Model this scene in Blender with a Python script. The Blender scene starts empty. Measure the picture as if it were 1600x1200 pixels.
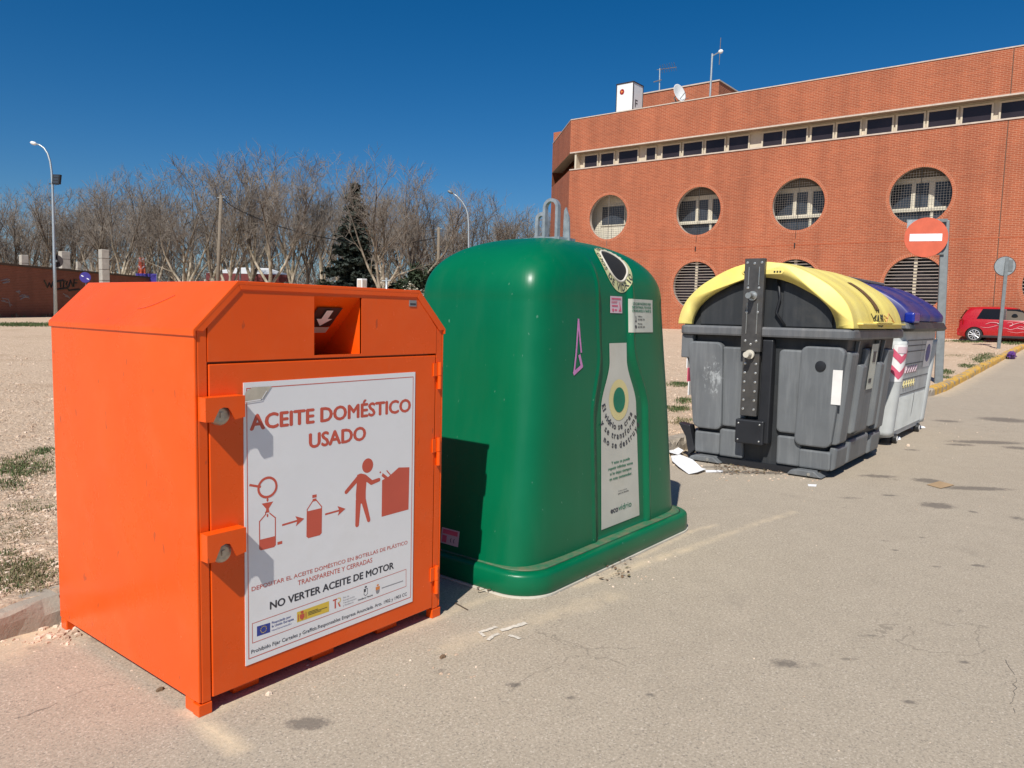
import bpy, bmesh, math, random
from mathutils import Vector, Matrix
from mathutils.bvhtree import BVHTree

random.seed(7)
S = bpy.context.scene
COL = S.collection

# ------------------------------------------------------------------ camera
F_PX, YAW, PITCH, ROLL, CAM_H = 1190.26, 0.666526, 0.0926112, 0.0242876, 1.36
cF = Vector((math.cos(YAW)*math.cos(PITCH), math.sin(YAW)*math.cos(PITCH), -math.sin(PITCH)))
_r0 = Vector((math.sin(YAW), -math.cos(YAW), 0)); _u0 = _r0.cross(cF)
cR = math.cos(ROLL)*_r0 + math.sin(ROLL)*_u0
cU = -math.sin(ROLL)*_r0 + math.cos(ROLL)*_u0
CAMP = Vector((0, 0, CAM_H))
cd = bpy.data.cameras.new('camera'); cam = bpy.data.objects.new('camera', cd); COL.objects.link(cam)
m = Matrix.Identity(4)
for i in range(3):
    m[i][0], m[i][1], m[i][2], m[i][3] = cR[i], cU[i], -cF[i], CAMP[i]
cam.matrix_world = m
cd.sensor_width = 36.0; cd.lens = 36.0*F_PX/1600.0
cd.clip_start = 0.05; cd.clip_end = 3000
S.camera = cam

# ------------------------------------------------------------------ light
SUN_EL, SUN_AZ = math.radians(47.5), math.radians(18.0)     # light travels towards +X and a little +Y
w = bpy.data.worlds.new('World'); S.world = w; w.use_nodes = True
nt = w.node_tree; nt.nodes.clear()
out = nt.nodes.new('ShaderNodeOutputWorld'); bg = nt.nodes.new('ShaderNodeBackground'); sky = nt.nodes.new('ShaderNodeTexSky')
sky.sky_type = 'NISHITA'; sky.sun_disc = False; sky.sun_elevation = SUN_EL
sky.sun_rotation = math.radians(90) - (SUN_AZ + math.pi)
sky.altitude = 900; sky.air_density = 1.0; sky.dust_density = 1.5; sky.ozone_density = 6.0
bg.inputs['Strength'].default_value = 0.065
hs = nt.nodes.new('ShaderNodeHueSaturation'); hs.inputs['Saturation'].default_value = 1.33; hs.inputs['Value'].default_value = 1.03
nt.links.new(sky.outputs[0], hs.inputs['Color']); nt.links.new(hs.outputs[0], bg.inputs['Color']); nt.links.new(bg.outputs[0], out.inputs[0])
sl = bpy.data.lights.new('sun', 'SUN'); sun = bpy.data.objects.new('sun', sl); COL.objects.link(sun)
sl.energy = 4.4; sl.angle = math.radians(0.53); sl.color = (1.0, 0.962, 0.895)
ld = Vector((math.cos(SUN_AZ)*math.cos(SUN_EL), math.sin(SUN_AZ)*math.cos(SUN_EL), -math.sin(SUN_EL)))
sun.rotation_euler = ld.to_track_quat('-Z', 'Y').to_euler(); sun.location = (-20, -8, 30)
vs = S.view_settings
vs.view_transform = 'Standard'; vs.look = 'None'; vs.exposure = 0.25; vs.gamma = 1.0; vs.use_curve_mapping = False

# ------------------------------------------------------------------ helpers
def ray(px, py):
    return cF + cR*((px-800)/F_PX) - cU*((py-600)/F_PX)
def at(px, py, depth):
    return CAMP + ray(px, py)*depth
def onpl(px, py, axis, val):
    d = ray(px, py); t = (val-CAMP[axis])/d[axis]
    return CAMP + d*t
def sm(a, b, x):
    t = max(0.0, min(1.0, (x-a)/(b-a))); return t*t*(3-2*t)
ORG = {}
def thing(name, label, cat, loc=(0, 0, 0), group=None, rotz=0.0):
    o = bpy.data.objects.new(name, None); COL.objects.link(o)
    o.location = loc; o.rotation_euler = (0, 0, rotz); o.empty_display_size = 0.2
    o['label'] = label; o['category'] = cat
    if group: o['group'] = group
    ORG[o.name] = Vector(loc) if rotz == 0.0 else Vector((0, 0, 0))
    return o
def tag(o, label, cat, group=None):
    o['label'] = label; o['category'] = cat
    if group: o['group'] = group
    return o
def kind(o, k): o['kind'] = k; return o
def link_mesh(name, me, mat=None, parent=None, smooth=False, bevel=0.0, origin=None, auto=None):
    o = bpy.data.objects.new(name, me); COL.objects.link(o)
    if mat is not None:
        for mm in (mat if isinstance(mat, (list, tuple)) else [mat]): me.materials.append(mm)
    if parent is not None:
        o.parent = parent; org = ORG[parent.name]; ORG[o.name] = org
        if org.length > 0: me.transform(Matrix.Translation(-org))
    elif origin is not None:
        me.transform(Matrix.Translation(-Vector(origin))); o.location = origin
        ORG[o.name] = Vector(origin)
    else: ORG[o.name] = Vector((0, 0, 0))
    if smooth:
        me.polygons.foreach_set('use_smooth', [True]*len(me.polygons))
    if bevel > 0:
        b = o.modifiers.new('bevel', 'BEVEL'); b.width = bevel; b.segments = 2; b.limit_method = 'ANGLE'; b.angle_limit = math.radians(35)
    return o
class MB:
    def __init__(s): s.v = []; s.f = []; s.mi = []; s.cur = 0
    def add(s, vs_, fs_):
        n = len(s.v); s.v += [tuple(p) for p in vs_]; s.f += [tuple(i+n for i in f) for f in fs_]; s.mi += [s.cur]*len(fs_); return s
    def box(s, x0, x1, y0, y1, z0, z1):
        p = [(x, y, z) for z in (z0, z1) for y in (y0, y1) for x in (x0, x1)]
        return s.add(p, [(0, 2, 3, 1), (4, 5, 7, 6), (0, 1, 5, 4), (2, 6, 7, 3), (0, 4, 6, 2), (1, 3, 7, 5)])
    def hexa(s, p):    # 8 points: bottom quad (ccw from above), top quad
        return s.add(p, [(3, 2, 1, 0), (4, 5, 6, 7), (0, 1, 5, 4), (1, 2, 6, 5), (2, 3, 7, 6), (3, 0, 4, 7)])
    def prism(s, poly, axis, lo, hi):   # poly in the two other axes (order x,y,z without axis)
        n = len(poly)
        def mk(a, b, c): return {0: (c, a, b), 1: (a, c, b), 2: (a, b, c)}[axis]
        p = [mk(a, b, lo) for a, b in poly] + [mk(a, b, hi) for a, b in poly]
        f = [tuple(range(n-1, -1, -1)), tuple(range(n, 2*n))] + [(i, (i+1) % n, n+(i+1) % n, n+i) for i in range(n)]
        return s.add(p, f)
    def tube(s, pts, r, n=8, caps=True):
        pts = [Vector(p) for p in pts]; k = len(pts)
        rs = r if isinstance(r, (list, tuple)) else [r]*k
        t0 = (pts[1]-pts[0]).normalized()
        up = Vector((0, 0, 1)) if abs(t0.z) < 0.9 else Vector((1, 0, 0))
        a = t0.cross(up).normalized(); P = []
        for i in range(k):
            t = (pts[min(i+1, k-1)]-pts[max(i-1, 0)])
            t = t.normalized() if t.length > 1e-9 else t0
            a = (a - t*a.dot(t)); a = a.normalized() if a.length > 1e-9 else t.orthogonal().normalized()
            b = t.cross(a)
            for j in range(n):
                q = 2*math.pi*j/n
                P.append(pts[i] + (a*math.cos(q)+b*math.sin(q))*rs[i])
        f = [(i*n+j, i*n+(j+1) % n, (i+1)*n+(j+1) % n, (i+1)*n+j) for i in range(k-1) for j in range(n)]
        if caps: f += [tuple(range(n-1, -1, -1)), tuple(range((k-1)*n, k*n))]
        return s.add(P, f)
    def cyl(s, c, d, r, h, n=24, r2=None):
        c = Vector(c); d = Vector(d).normalized()
        return s.tube([c, c+d*h], [r, r if r2 is None else r2], n)
    def lathe(s, c, d, prof, n=24, caps=True):
        c = Vector(c); d = Vector(d).normalized(); a = d.orthogonal().normalized(); b = d.cross(a); k = len(prof); P = []
        for r, h in prof:
            for j in range(n):
                q = 2*math.pi*j/n; P.append(c + d*h + (a*math.cos(q)+b*math.sin(q))*r)
        f = [(i*n+j, i*n+(j+1) % n, (i+1)*n+(j+1) % n, (i+1)*n+j) for i in range(k-1) for j in range(n)]
        if caps: f += [tuple(range(n-1, -1, -1)), tuple(range((k-1)*n, k*n))]
        return s.add(P, f)
    def ball(s, c, rx, ry, rz, nu=12, nv=7, jit=0.0, rnd=random):
        P = [(c[0], c[1], c[2]-rz)]
        for i in range(1, nv):
            ph = -math.pi/2 + math.pi*i/nv
            for j in range(nu):
                q = 2*math.pi*j/nu; k = 1+rnd.uniform(-jit, jit)
                P.append((c[0]+rx*math.cos(ph)*math.cos(q)*k, c[1]+ry*math.cos(ph)*math.sin(q)*k, c[2]+rz*math.sin(ph)*k))
        P.append((c[0], c[1], c[2]+rz)); L = len(P)-1
        f = [(0, 1+(j+1) % nu, 1+j) for j in range(nu)] + [(L, L-nu+j, L-nu+(j+1) % nu) for j in range(nu)]
        f += [(1+i*nu+j, 1+i*nu+(j+1) % nu, 1+(i+1)*nu+(j+1) % nu, 1+(i+1)*nu+j) for i in range(nv-2) for j in range(nu)]
        return s.add(P, f)
    def loft(s, secs, closed=True, caps=True):
        n = len(secs[0]); P = [p for q in secs for p in q]; k = len(secs); m_ = n if closed else n-1
        f = [(i*n+j, i*n+(j+1) % n, (i+1)*n+(j+1) % n, (i+1)*n+j) for i in range(k-1) for j in range(m_)]
        if caps and closed: f += [tuple(range(n-1, -1, -1)), tuple(range((k-1)*n, k*n))]
        return s.add(P, f)
    def grid(s, fn, nu, nv):
        P = [fn(i/nu, j/nv) for j in range(nv+1) for i in range(nu+1)]
        return s.add(P, [(j*(nu+1)+i, j*(nu+1)+i+1, (j+1)*(nu+1)+i+1, (j+1)*(nu+1)+i) for j in range(nv) for i in range(nu)])
    def mesh(s, name, fix=True):
        me = bpy.data.meshes.new(name); me.from_pydata(s.v, [], s.f)
        if max(s.mi, default=0) > 0: me.polygons.foreach_set('material_index', s.mi)
        if fix:
            bm = bmesh.new(); bm.from_mesh(me); bmesh.ops.recalc_face_normals(bm, faces=bm.faces); bm.to_mesh(me); bm.free()
        me.update(); return me
    def build(s, name, mat, parent=None, smooth=False, bevel=0.0, origin=None, fix=True):
        return link_mesh(name, s.mesh(name, fix), mat, parent, smooth, bevel, origin)

# ------------------------------------------------------------------ materials
class N:
    def __init__(s, name):
        s.m = bpy.data.materials.new(name); s.m.use_nodes = True; s.t = s.m.node_tree; s.b = s.t.nodes['Principled BSDF']
        s.tc = s.t.nodes.new('ShaderNodeTexCoord')
    def n(s, typ, **kw):
        x = s.t.nodes.new(typ)
        for k, v in kw.items(): setattr(x, k, v)
        return x
    def l(s, a, b): s.t.links.new(a, b)
    def noise(s, scale, detail=4, rough=0.55, vec=None, dist=0.0):
        x = s.n('ShaderNodeTexNoise'); x.inputs['Scale'].default_value = scale; x.inputs['Detail'].default_value = detail
        x.inputs['Roughness'].default_value = rough; x.inputs['Distortion'].default_value = dist
        s.l(vec if vec is not None else s.tc.outputs['Object'], x.inputs['Vector']); return x.outputs['Fac']
    def ramp(s, fac, stops):
        x = s.n('ShaderNodeValToRGB'); e = x.color_ramp.elements
        while len(e) < len(stops): e.new(0.5)
        for el, (p, c) in zip(e, stops): el.position = p; el.color = (c if len(c) == 4 else (*c, 1))
        s.l(fac, x.inputs[0]); return x.outputs[0]
    def mix(s, fac, a, b, mode='MIX'):
        x = s.n('ShaderNodeMix', data_type='RGBA', blend_type=mode)
        for val, sock in ((fac, x.inputs[0]), (a, x.inputs[6]), (b, x.inputs[7])):
            if isinstance(val, (int, float)): sock.default_value = val
            elif isinstance(val, tuple): sock.default_value = (*val, 1) if len(val) == 3 else val
            else: s.l(val, sock)
        return x.outputs[2]
    def math(s, op, a, b=0.0, c=None):
        x = s.n('ShaderNodeMath', operation=op)
        for val, sock in ((a, x.inputs[0]), (b, x.inputs[1])) + (((c, x.inputs[2]),) if c is not None else ()):
            if isinstance(val, (int, float)): sock.default_value = val
            else: s.l(val, sock)
        return x.outputs[0]
    def bump(s, h, strength=0.3, dist=0.01):
        x = s.n('ShaderNodeBump'); x.inputs['Strength'].default_value = strength; x.inputs['Distance'].default_value = dist
        s.l(h, x.inputs['Height']); s.l(x.outputs[0], s.b.inputs['Normal']); return x
    def attr(s, name):
        x = s.n('ShaderNodeAttribute', attribute_name=name); return x
    def map(s, scale=(1, 1, 1), rot=(0, 0, 0), src='Object'):
        x = s.n('ShaderNodeMapping'); x.inputs['Scale'].default_value = scale; x.inputs['Rotation'].default_value = rot
        s.l(s.tc.outputs[src], x.inputs['Vector']); return x.outputs[0]
    def set(s, **kw):
        for k, v in kw.items():
            i = s.b.inputs[k.replace('_', ' ')]
            if isinstance(v, tuple): i.default_value = (*v, 1) if len(v) == 3 else v
            elif isinstance(v, (int, float)): i.default_value = v
            else: s.l(v, i)
        return s
def plain(name, col, rough=0.5, metal=0.0, var=0.12, scale=6.0, bump=0.0, bscale=60, coat=0.0, dirt=None, spec=0.5):
    k = N(name)
    nz = k.noise(scale, 5)
    lo = tuple(max(0, c*(1-var)) for c in col); hi = tuple(min(1, c*(1+var)) for c in col)
    c = k.ramp(nz, [(0.3, lo), (0.7, hi)])
    if dirt:
        dcol, amt = dirt
        dn = k.ramp(k.noise(scale*0.6+1.3, 8, 0.7), [(0.5, (0, 0, 0)), (0.78, (amt, amt, amt))])
        c = k.mix(dn, c, dcol)
    k.set(Base_Color=c, Metallic=metal, Coat_Weight=coat, Specular_IOR_Level=spec)
    rn = k.noise(scale*2.3, 4); r = k.math('MULTIPLY_ADD', rn, 0.18, rough-0.09); k.set(Roughness=r)
    if bump: k.bump(k.noise(bscale, 6), bump, 0.004)
    return k.m

def orange_mat():
    k = N('orange_paint')
    c = k.ramp(k.noise(2.2, 4), [(0.3, (0.79, 0.084, 0.003)), (0.7, (0.84, 0.098, 0.005))])
    dust = k.ramp(k.noise(5.0, 9, 0.72), [(0.5, (0, 0, 0)), (0.85, (0.14, 0.14, 0.14))])
    c = k.mix(dust, c, (0.75, 0.24, 0.10))
    sc = k.ramp(k.noise(34, 2, 0.4, k.map((1, 1, 0.35))), [(0.735, (0, 0, 0)), (0.76, (0.6, 0.6, 0.6))])
    c = k.mix(sc, c, (0.36, 0.06, 0.02))
    gr = k.ramp(k.noise(7.5, 10, 0.8, k.map((1.6, 1.6, .45))), [(0.57, (0, 0, 0)), (0.78, (0.35, 0.35, 0.35))])
    c = k.mix(gr, c, (0.50, 0.13, 0.05))
    k.set(Base_Color=c, Coat_Weight=0.0, Specular_IOR_Level=0.42)
    k.set(Roughness=k.math('MULTIPLY_ADD', k.noise(3.5, 6, 0.65), 0.2, 0.16))
    k.bump(k.noise(2.2, 3), 0.16, 0.03)
    return k.m
def green_mat():
    k = N('green_plastic')
    c = k.ramp(k.noise(2.0, 4), [(0.3, (0.0, 0.115, 0.046)), (0.7, (0.0, 0.136, 0.056))])
    st = k.ramp(k.noise(3.2, 7, 0.65, k.map((2.2, 2.2, 0.25))), [(0.5, (0, 0, 0)), (0.8, (0.12, 0.12, 0.12))])
    c = k.mix(st, c, (0.07, 0.17, 0.10))
    sp = k.ramp(k.noise(46, 2, 0.4, k.map((1, 1, 0.6))), [(0.75, (0, 0, 0)), (0.78, (0.45, 0.45, 0.45))])
    c = k.mix(sp, c, (0.16, 0.30, 0.22))
    k.set(Base_Color=c, Roughness=k.math('MULTIPLY_ADD', k.noise(4, 6, 0.6), 0.16, 0.25), Specular_IOR_Level=0.32)
    k.bump(k.noise(160, 3), 0.06, 0.002)
    return k.m
def dusty_green():
    k = N('dusty_green_plastic')
    c = k.ramp(k.noise(9, 8, 0.7), [(0.35, (0.16, 0.15, 0.085)), (0.62, (0.01, 0.15, 0.07))])
    k.set(Base_Color=c, Roughness=0.6); return k.m
def grey_plastic(name, base, scuff, amt, extra=None):
    k = N(name)
    c = k.ramp(k.noise(2.6, 5), [(0.3, tuple(x*0.85 for x in base)), (0.7, tuple(x*1.12 for x in base))])
    sv = k.ramp(k.noise(3.4, 8, 0.66, k.map((5.0, 5.0, 0.4))), [(0.46, (0, 0, 0)), (0.78, (amt, amt, amt))])
    c = k.mix(sv, c, scuff)
    d = k.ramp(k.noise(1.6, 8, 0.7), [(0.52, (0, 0, 0)), (0.8, (0.5*amt, 0.5*amt, 0.5*amt))])
    c = k.mix(d, c, (0.30, 0.27, 0.22))
    if extra: c = extra(k, c)
    k.set(Base_Color=c, Roughness=k.math('MULTIPLY_ADD', k.noise(6, 5), 0.2, 0.42))
    k.bump(k.noise(90, 4), 0.08, 0.003)
    return k.m
def yellow_mat():
    k = N('yellow_plastic')
    c = k.ramp(k.noise(2.0, 5), [(0.3, (0.80, 0.63, 0.14)), (0.7, (0.86, 0.72, 0.21))])
    d = k.ramp(k.noise(3.4, 9, 0.75), [(0.46, (0, 0, 0)), (0.72, (0.55, 0.55, 0.55))])
    c = k.mix(d, c, (0.60, 0.48, 0.22))
    k.set(Base_Color=c, Roughness=0.5); return k.m
def blue_mat():
    k = N('blue_faded_plastic')
    c = k.ramp(k.noise(3.0, 7, 0.65, k.map((1, 2.5, 1))), [(0.36, (0.012, 0.022, 0.16)), (0.55, (0.045, 0.040, 0.165)), (0.72, (0.13, 0.072, 0.16))])
    k.set(Base_Color=c, Roughness=0.42); return k.m
def brick_mat(name, c1, c2, mortar, plane='yz', bw=0.25, bh=0.077, streak=0.3):
    k = N(name)
    sp = k.n('ShaderNodeSeparateXYZ'); k.l(k.tc.outputs['Object'], sp.inputs[0]); cb = k.n('ShaderNodeCombineXYZ')
    if plane == 'yz': k.l(sp.outputs[1], cb.inputs[0])
    elif plane == 'xz': k.l(sp.outputs[0], cb.inputs[0])
    else: k.l(k.math('ADD', sp.outputs[0], sp.outputs[1]), cb.inputs[0])
    k.l(sp.outputs[2], cb.inputs[1])
    b = k.n('ShaderNodeTexBrick'); b.inputs['Scale'].default_value = 1.0; b.inputs['Mortar Size'].default_value = 0.0095
    b.inputs['Brick Width'].default_value = bw; b.inputs['Row Height'].default_value = bh; b.inputs['Mortar Smooth'].default_value = 0.25
    b.inputs['Color1'].default_value = (*c1, 1); b.inputs['Color2'].default_value = (*c2, 1); b.inputs['Mortar'].default_value = (*mortar, 1); b.inputs['Bias'].default_value = -0.1
    k.l(cb.outputs[0], b.inputs['Vector'])
    big = k.ramp(k.noise(0.35, 6, 0.6), [(0.3, (0.86, 0.86, 0.86)), (0.7, (1.1, 1.08, 1.06))])
    c = k.mix(1.0, b.outputs['Color'], big, 'MULTIPLY')
    row = k.ramp(k.noise(2.0, 3, 0.5, k.map((0.12, 0.12, 6.0))), [(0.35, (0.9, 0.88, 0.86)), (0.65, (1.08, 1.08, 1.08))])
    c = k.mix(streak, c, k.mix(1.0, c, row, 'MULTIPLY'))
    run = k.ramp(k.noise(1.0, 7, 0.65, k.map((1.3, 1.3, .10))), [(0.42, (1.03, 1.02, 1.0)), (0.66, (0.80, 0.77, 0.75))])
    c = k.mix(.75, c, k.mix(1.0, c, run, 'MULTIPLY'))
    k.set(Base_Color=c, Roughness=0.85)
    x = k.bump(b.outputs['Fac'], 0.5, 0.006); x.invert = True
    return k.m
def road_mat():
    k = N('worn_asphalt')
    a = k.attr('stain'); sp = k.n('ShaderNodeSeparateColor'); k.l(a.outputs['Color'], sp.inputs[0])
    big = k.noise(0.55, 6, 0.6); mid = k.noise(5.0, 6, 0.6); fine = k.noise(95, 4, 0.7); gr = k.noise(260, 2, 0.6)
    c = k.ramp(big, [(0.3, (0.354, 0.292, 0.218)), (0.72, (0.439, 0.369, 0.279))])
    c = k.mix(0.5, c, k.ramp(mid, [(0.3, (0.329, 0.275, 0.205)), (0.7, (0.470, 0.392, 0.298))]))
    c = k.mix(0.5, c, k.ramp(fine, [(0.34, (0.226, 0.193, 0.151)), (0.5, (0.397, 0.333, 0.255)), (0.66, (0.561, 0.480, 0.373))]))
    v = k.n('ShaderNodeTexVoronoi'); v.inputs['Scale'].default_value = 190; k.l(k.tc.outputs['Object'], v.inputs['Vector'])
    vs_ = k.n('ShaderNodeSeparateColor'); k.l(v.outputs['Color'], vs_.inputs[0])
    c = k.mix(k.ramp(vs_.outputs[0], [(0.93, (0, 0, 0)), (0.96, (0.5, 0.5, 0.5))]), c, (0.634, 0.550, 0.443))
    c = k.mix(k.ramp(vs_.outputs[1], [(0.91, (0, 0, 0)), (0.94, (0.42, 0.42, 0.42))]), c, (0.12, 0.11, 0.10))
    spots = k.ramp(k.noise(2.4, 5, 0.55), [(0.66, (0, 0, 0)), (0.72, (0.2, 0.2, 0.2))])
    c = k.mix(spots, c, (0.244, 0.205, 0.162))
    brk = k.noise(22, 5, 0.7)
    st = k.math('MULTIPLY', sp.outputs[0], k.math('MULTIPLY_ADD', brk, 2.4, -0.35))
    c = k.mix(k.ramp(st, [(0.2, (0, 0, 0)), (0.48, (0.75, 0.75, 0.75))]), c, (0.14, 0.12, 0.10))
    brk2 = k.noise(9, 8, 0.75)
    sd = k.math('MULTIPLY', sp.outputs[1], k.math('MULTIPLY_ADD', brk2, 3.4, -0.75))
    c = k.mix(k.ramp(sd, [(0.1, (0, 0, 0)), (0.8, (0.8, 0.8, 0.8))]), c, (0.732, 0.573, 0.378))
    # long cracks
    vc = k.n('ShaderNodeTexVoronoi', feature='DISTANCE_TO_EDGE'); vc.inputs['Scale'].default_value = 0.33
    wv = k.n('ShaderNodeMixRGB' if False else 'ShaderNodeVectorMath', operation='ADD')
    nz = k.n('ShaderNodeTexNoise'); nz.inputs['Scale'].default_value = 1.7; nz.inputs['Detail'].default_value = 6; k.l(k.tc.outputs['Object'], nz.inputs['Vector'])
    k.l(k.tc.outputs['Object'], wv.inputs[0]); k.l(nz.outputs['Color'], wv.inputs[1]); k.l(wv.outputs[0], vc.inputs['Vector'])
    cr = k.math('MULTIPLY', k.math('LESS_THAN', vc.outputs['Distance'], 0.0016), k.math('GREATER_THAN', k.noise(0.45, 3), 0.585))
    c = k.mix(k.math('MULTIPLY', cr, 0.3), c, (0.07, 0.06, 0.05))
    k.set(Base_Color=c, Roughness=0.9, Specular_IOR_Level=0.25)
    h = k.math('ADD', k.math('MULTIPLY', fine, 0.7), k.math('MULTIPLY', gr, 0.5))
    k.bump(h, 0.4, 0.005)
    return k.m
def lot_mat():
    k = N('gravelly_earth')
    v = k.n('ShaderNodeTexVoronoi'); v.inputs['Scale'].default_value = 26; v.inputs['Randomness'].default_value = 1; k.l(k.tc.outputs['Object'], v.inputs['Vector'])
    sc = k.n('ShaderNodeSeparateColor'); k.l(v.outputs['Color'], sc.inputs[0])
    v2 = k.n('ShaderNodeTexVoronoi'); v2.inputs['Scale'].default_value = 70; k.l(k.tc.outputs['Object'], v2.inputs['Vector'])
    sc2 = k.n('ShaderNodeSeparateColor'); k.l(v2.outputs['Color'], sc2.inputs[0])
    c = k.ramp(k.noise(0.5, 6, 0.6), [(0.3, (0.508, 0.369, 0.252)), (0.7, (0.635, 0.480, 0.341))])
    c = k.mix(0.5, c, k.ramp(sc.outputs[0], [(0.0, (0.406, 0.287, 0.189)), (0.5, (0.572, 0.421, 0.294)), (1.0, (0.737, 0.573, 0.420))]))
    c = k.mix(0.45, c, k.ramp(sc2.outputs[0], [(0.0, (0.381, 0.269, 0.179)), (0.5, (0.572, 0.421, 0.294)), (1.0, (0.787, 0.620, 0.462))]))
    ear = k.ramp(k.noise(0.9, 6, 0.65), [(0.55, (0, 0, 0)), (0.72, (0.5, 0.5, 0.5))])
    c = k.mix(ear, c, (0.343, 0.216, 0.126))
    k.set(Base_Color=c, Roughness=0.95, Specular_IOR_Level=0.2)
    h = k.math('ADD', k.math('MULTIPLY', v.outputs['Distance'], -0.6), k.noise(30, 6, 0.7))
    k.bump(h, 0.8, 0.03)
    return k.m
def concrete_mat(name, lo, hi, paint=None):
    k = N(name)
    c = k.ramp(k.noise(4, 8, 0.65), [(0.3, lo), (0.7, hi)])
    if paint:
        chip = k.ramp(k.noise(5.5, 9, 0.72), [(0.5, (1, 1, 1)), (0.58, (0, 0, 0))])
        c = k.mix(chip, c, paint)
    k.set(Base_Color=c, Roughness=0.9); k.bump(k.noise(40, 8, 0.7), 0.6, 0.01); return k.m
def glass_mat(name, col, rough=0.08):
    k = N(name); k.set(Base_Color=k.ramp(k.noise(0.6, 3), [(0.3, tuple(c*0.7 for c in col)), (0.7, tuple(c*1.3 for c in col))]), Roughness=rough, Specular_IOR_Level=0.3); return k.m
def bark_mat():
    k = N('pale_plane_bark')
    at_ = k.attr('up'); 
    c = k.ramp(at_.outputs['Fac'], [(0.0, (0.52, 0.47, 0.38)), (0.40, (0.46, 0.41, 0.325)), (0.66, (0.20, 0.17, 0.135)), (1.0, (0.115, 0.095, 0.08))])
    p = k.ramp(k.noise(2.2, 6, 0.7), [(0.42, (0.45, 0.42, 0.36)), (0.6, (1.05, 1.0, 0.95))])
    c = k.mix(1.0, c, p, 'MULTIPLY'); k.set(Base_Color=c, Roughness=0.9); return k.m
def twig_mat(name, a, b):
    k = N(name); c = k.ramp(k.noise(0.6, 4), [(0.35, a), (0.65, b)]); k.set(Base_Color=c, Roughness=0.9); return k.m
def leaf_mat(name, a, b, c3=None):
    k = N(name); st = [(0.3, a), (0.7, b)]
    if c3: st = [(0.25, a), (0.55, b), (0.75, c3)]
    k.set(Base_Color=k.ramp(k.noise(2.0, 5, 0.7), st), Roughness=0.75); return k.m
def wall_graffiti_mat():
    return brick_mat('dark_red_brick', (0.22, 0.073, 0.040), (0.27, 0.092, 0.050), (0.27, 0.14, 0.095), 'both', 0.25, 0.075, 0.5)

M = {}
M['orange'] = orange_mat(); M['green'] = green_mat(); M['dgreen'] = dusty_green()
M['white_board'] = plain('white_sign_board', (0.82, 0.81, 0.80), 0.35, var=0.03, scale=3, bump=0.12, bscale=7, dirt=((0.62, 0.58, 0.52), 0.30))
M['print_red'] = plain('red_print', (0.60, 0.10, 0.06), 0.45, var=0.06)
M['print_dark'] = plain('dark_print', (0.04, 0.04, 0.05), 0.5, var=0.1)
M['print_grey'] = plain('grey_print', (0.30, 0.29, 0.30), 0.5, var=0.1)
M['print_blue'] = plain('blue_print', (0.03, 0.05, 0.28), 0.45, var=0.08)
M['print_yellow'] = plain('yellow_print', (0.72, 0.50, 0.06), 0.45, var=0.05)
M['print_orange'] = plain('orange_print', (0.75, 0.25, 0.06), 0.45, var=0.05)
M['print_green'] = plain('green_print', (0.0, 0.17, 0.09), 0.5, var=0.1)
M['tape'] = plain('old_clear_tape', (0.52, 0.47, 0.37), 0.25, var=0.12, scale=30)
M['dark'] = plain('dark_void', (0.012, 0.012, 0.012), 0.8)
M['chute_dark'] = plain('dark_sticker', (0.035, 0.02, 0.02), 0.5)
M['lock'] = plain('steel_lock', (0.42, 0.37, 0.30), 0.4, 0.6, var=0.3, scale=40, bump=0.3)
M['galv'] = plain('galvanised_steel', (0.40, 0.44, 0.45), 0.42, 0.55, var=0.22, scale=25)
M['grey_plate'] = plain('grey_name_plate', (0.30, 0.30, 0.29), 0.4, 0.3)
M['decal'] = plain('weathered_decal', (0.55, 0.53, 0.45), 0.5, var=0.07, scale=4, dirt=((0.42, 0.36, 0.25), 0.5))
M['decal2'] = plain('pale_sticker', (0.52, 0.52, 0.44), 0.5, var=0.08, scale=9)
M['sticker_pink'] = plain('faded_pink_sticker', (0.62, 0.46, 0.50), 0.5, var=0.08)
M['pink'] = plain('pink_marker', (0.55, 0.22, 0.45), 0.5, var=0.12, scale=30)
M['pink_red'] = plain('faded_red_print', (0.62, 0.10, 0.17), 0.5, var=0.1)
M['hole_ring'] = plain('yellowed_ring_sticker', (0.55, 0.54, 0.28), 0.5, var=0.15, scale=14)
M['halo'] = plain('pale_yellow_print', (0.66, 0.56, 0.26), 0.5, var=0.06)
M['caulk'] = plain('pale_liner', (0.58, 0.54, 0.45), 0.8)
M['grey'] = grey_plastic('dark_grey_plastic', (0.135, 0.144, 0.150), (0.30, 0.31, 0.31), 0.4)
M['grey_deep'] = grey_plastic('charcoal_plastic', (0.026, 0.029, 0.032), (0.09, 0.09, 0.09), 0.35)
M['rim'] = grey_plastic('worn_grey_rim_plastic', (0.115, 0.12, 0.125), (0.26, 0.25, 0.24), 0.45)
def chalky(k, c):
    vd = k.n('ShaderNodeVectorMath', operation='DISTANCE'); mp = k.n('ShaderNodeMapping'); mp.inputs['Scale'].default_value = (0, 1.9, 1); k.l(k.tc.outputs['Object'], mp.inputs['Vector'])
    k.l(mp.outputs[0], vd.inputs[0]); vd.inputs[1].default_value = (0, 1.9*.425, .80)
    msk = k.ramp(vd.outputs['Value'], [(0.08, (1, 1, 1)), (0.36, (0, 0, 0))])
    nz = k.ramp(k.math('MULTIPLY', k.noise(13, 9, 0.78, k.map((1, 1.4, .8))), k.math('MULTIPLY_ADD', msk, .45, .62)), [(0.505, (0, 0, 0)), (0.60, (.85, .85, .85))])
    return k.mix(nz, c, (0.42, 0.44, 0.44))
M['grey_scuffed'] = grey_plastic('scuffed_dark_grey_plastic', (0.135, 0.144, 0.150), (0.30, 0.31, 0.31), 0.4, chalky)
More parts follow.
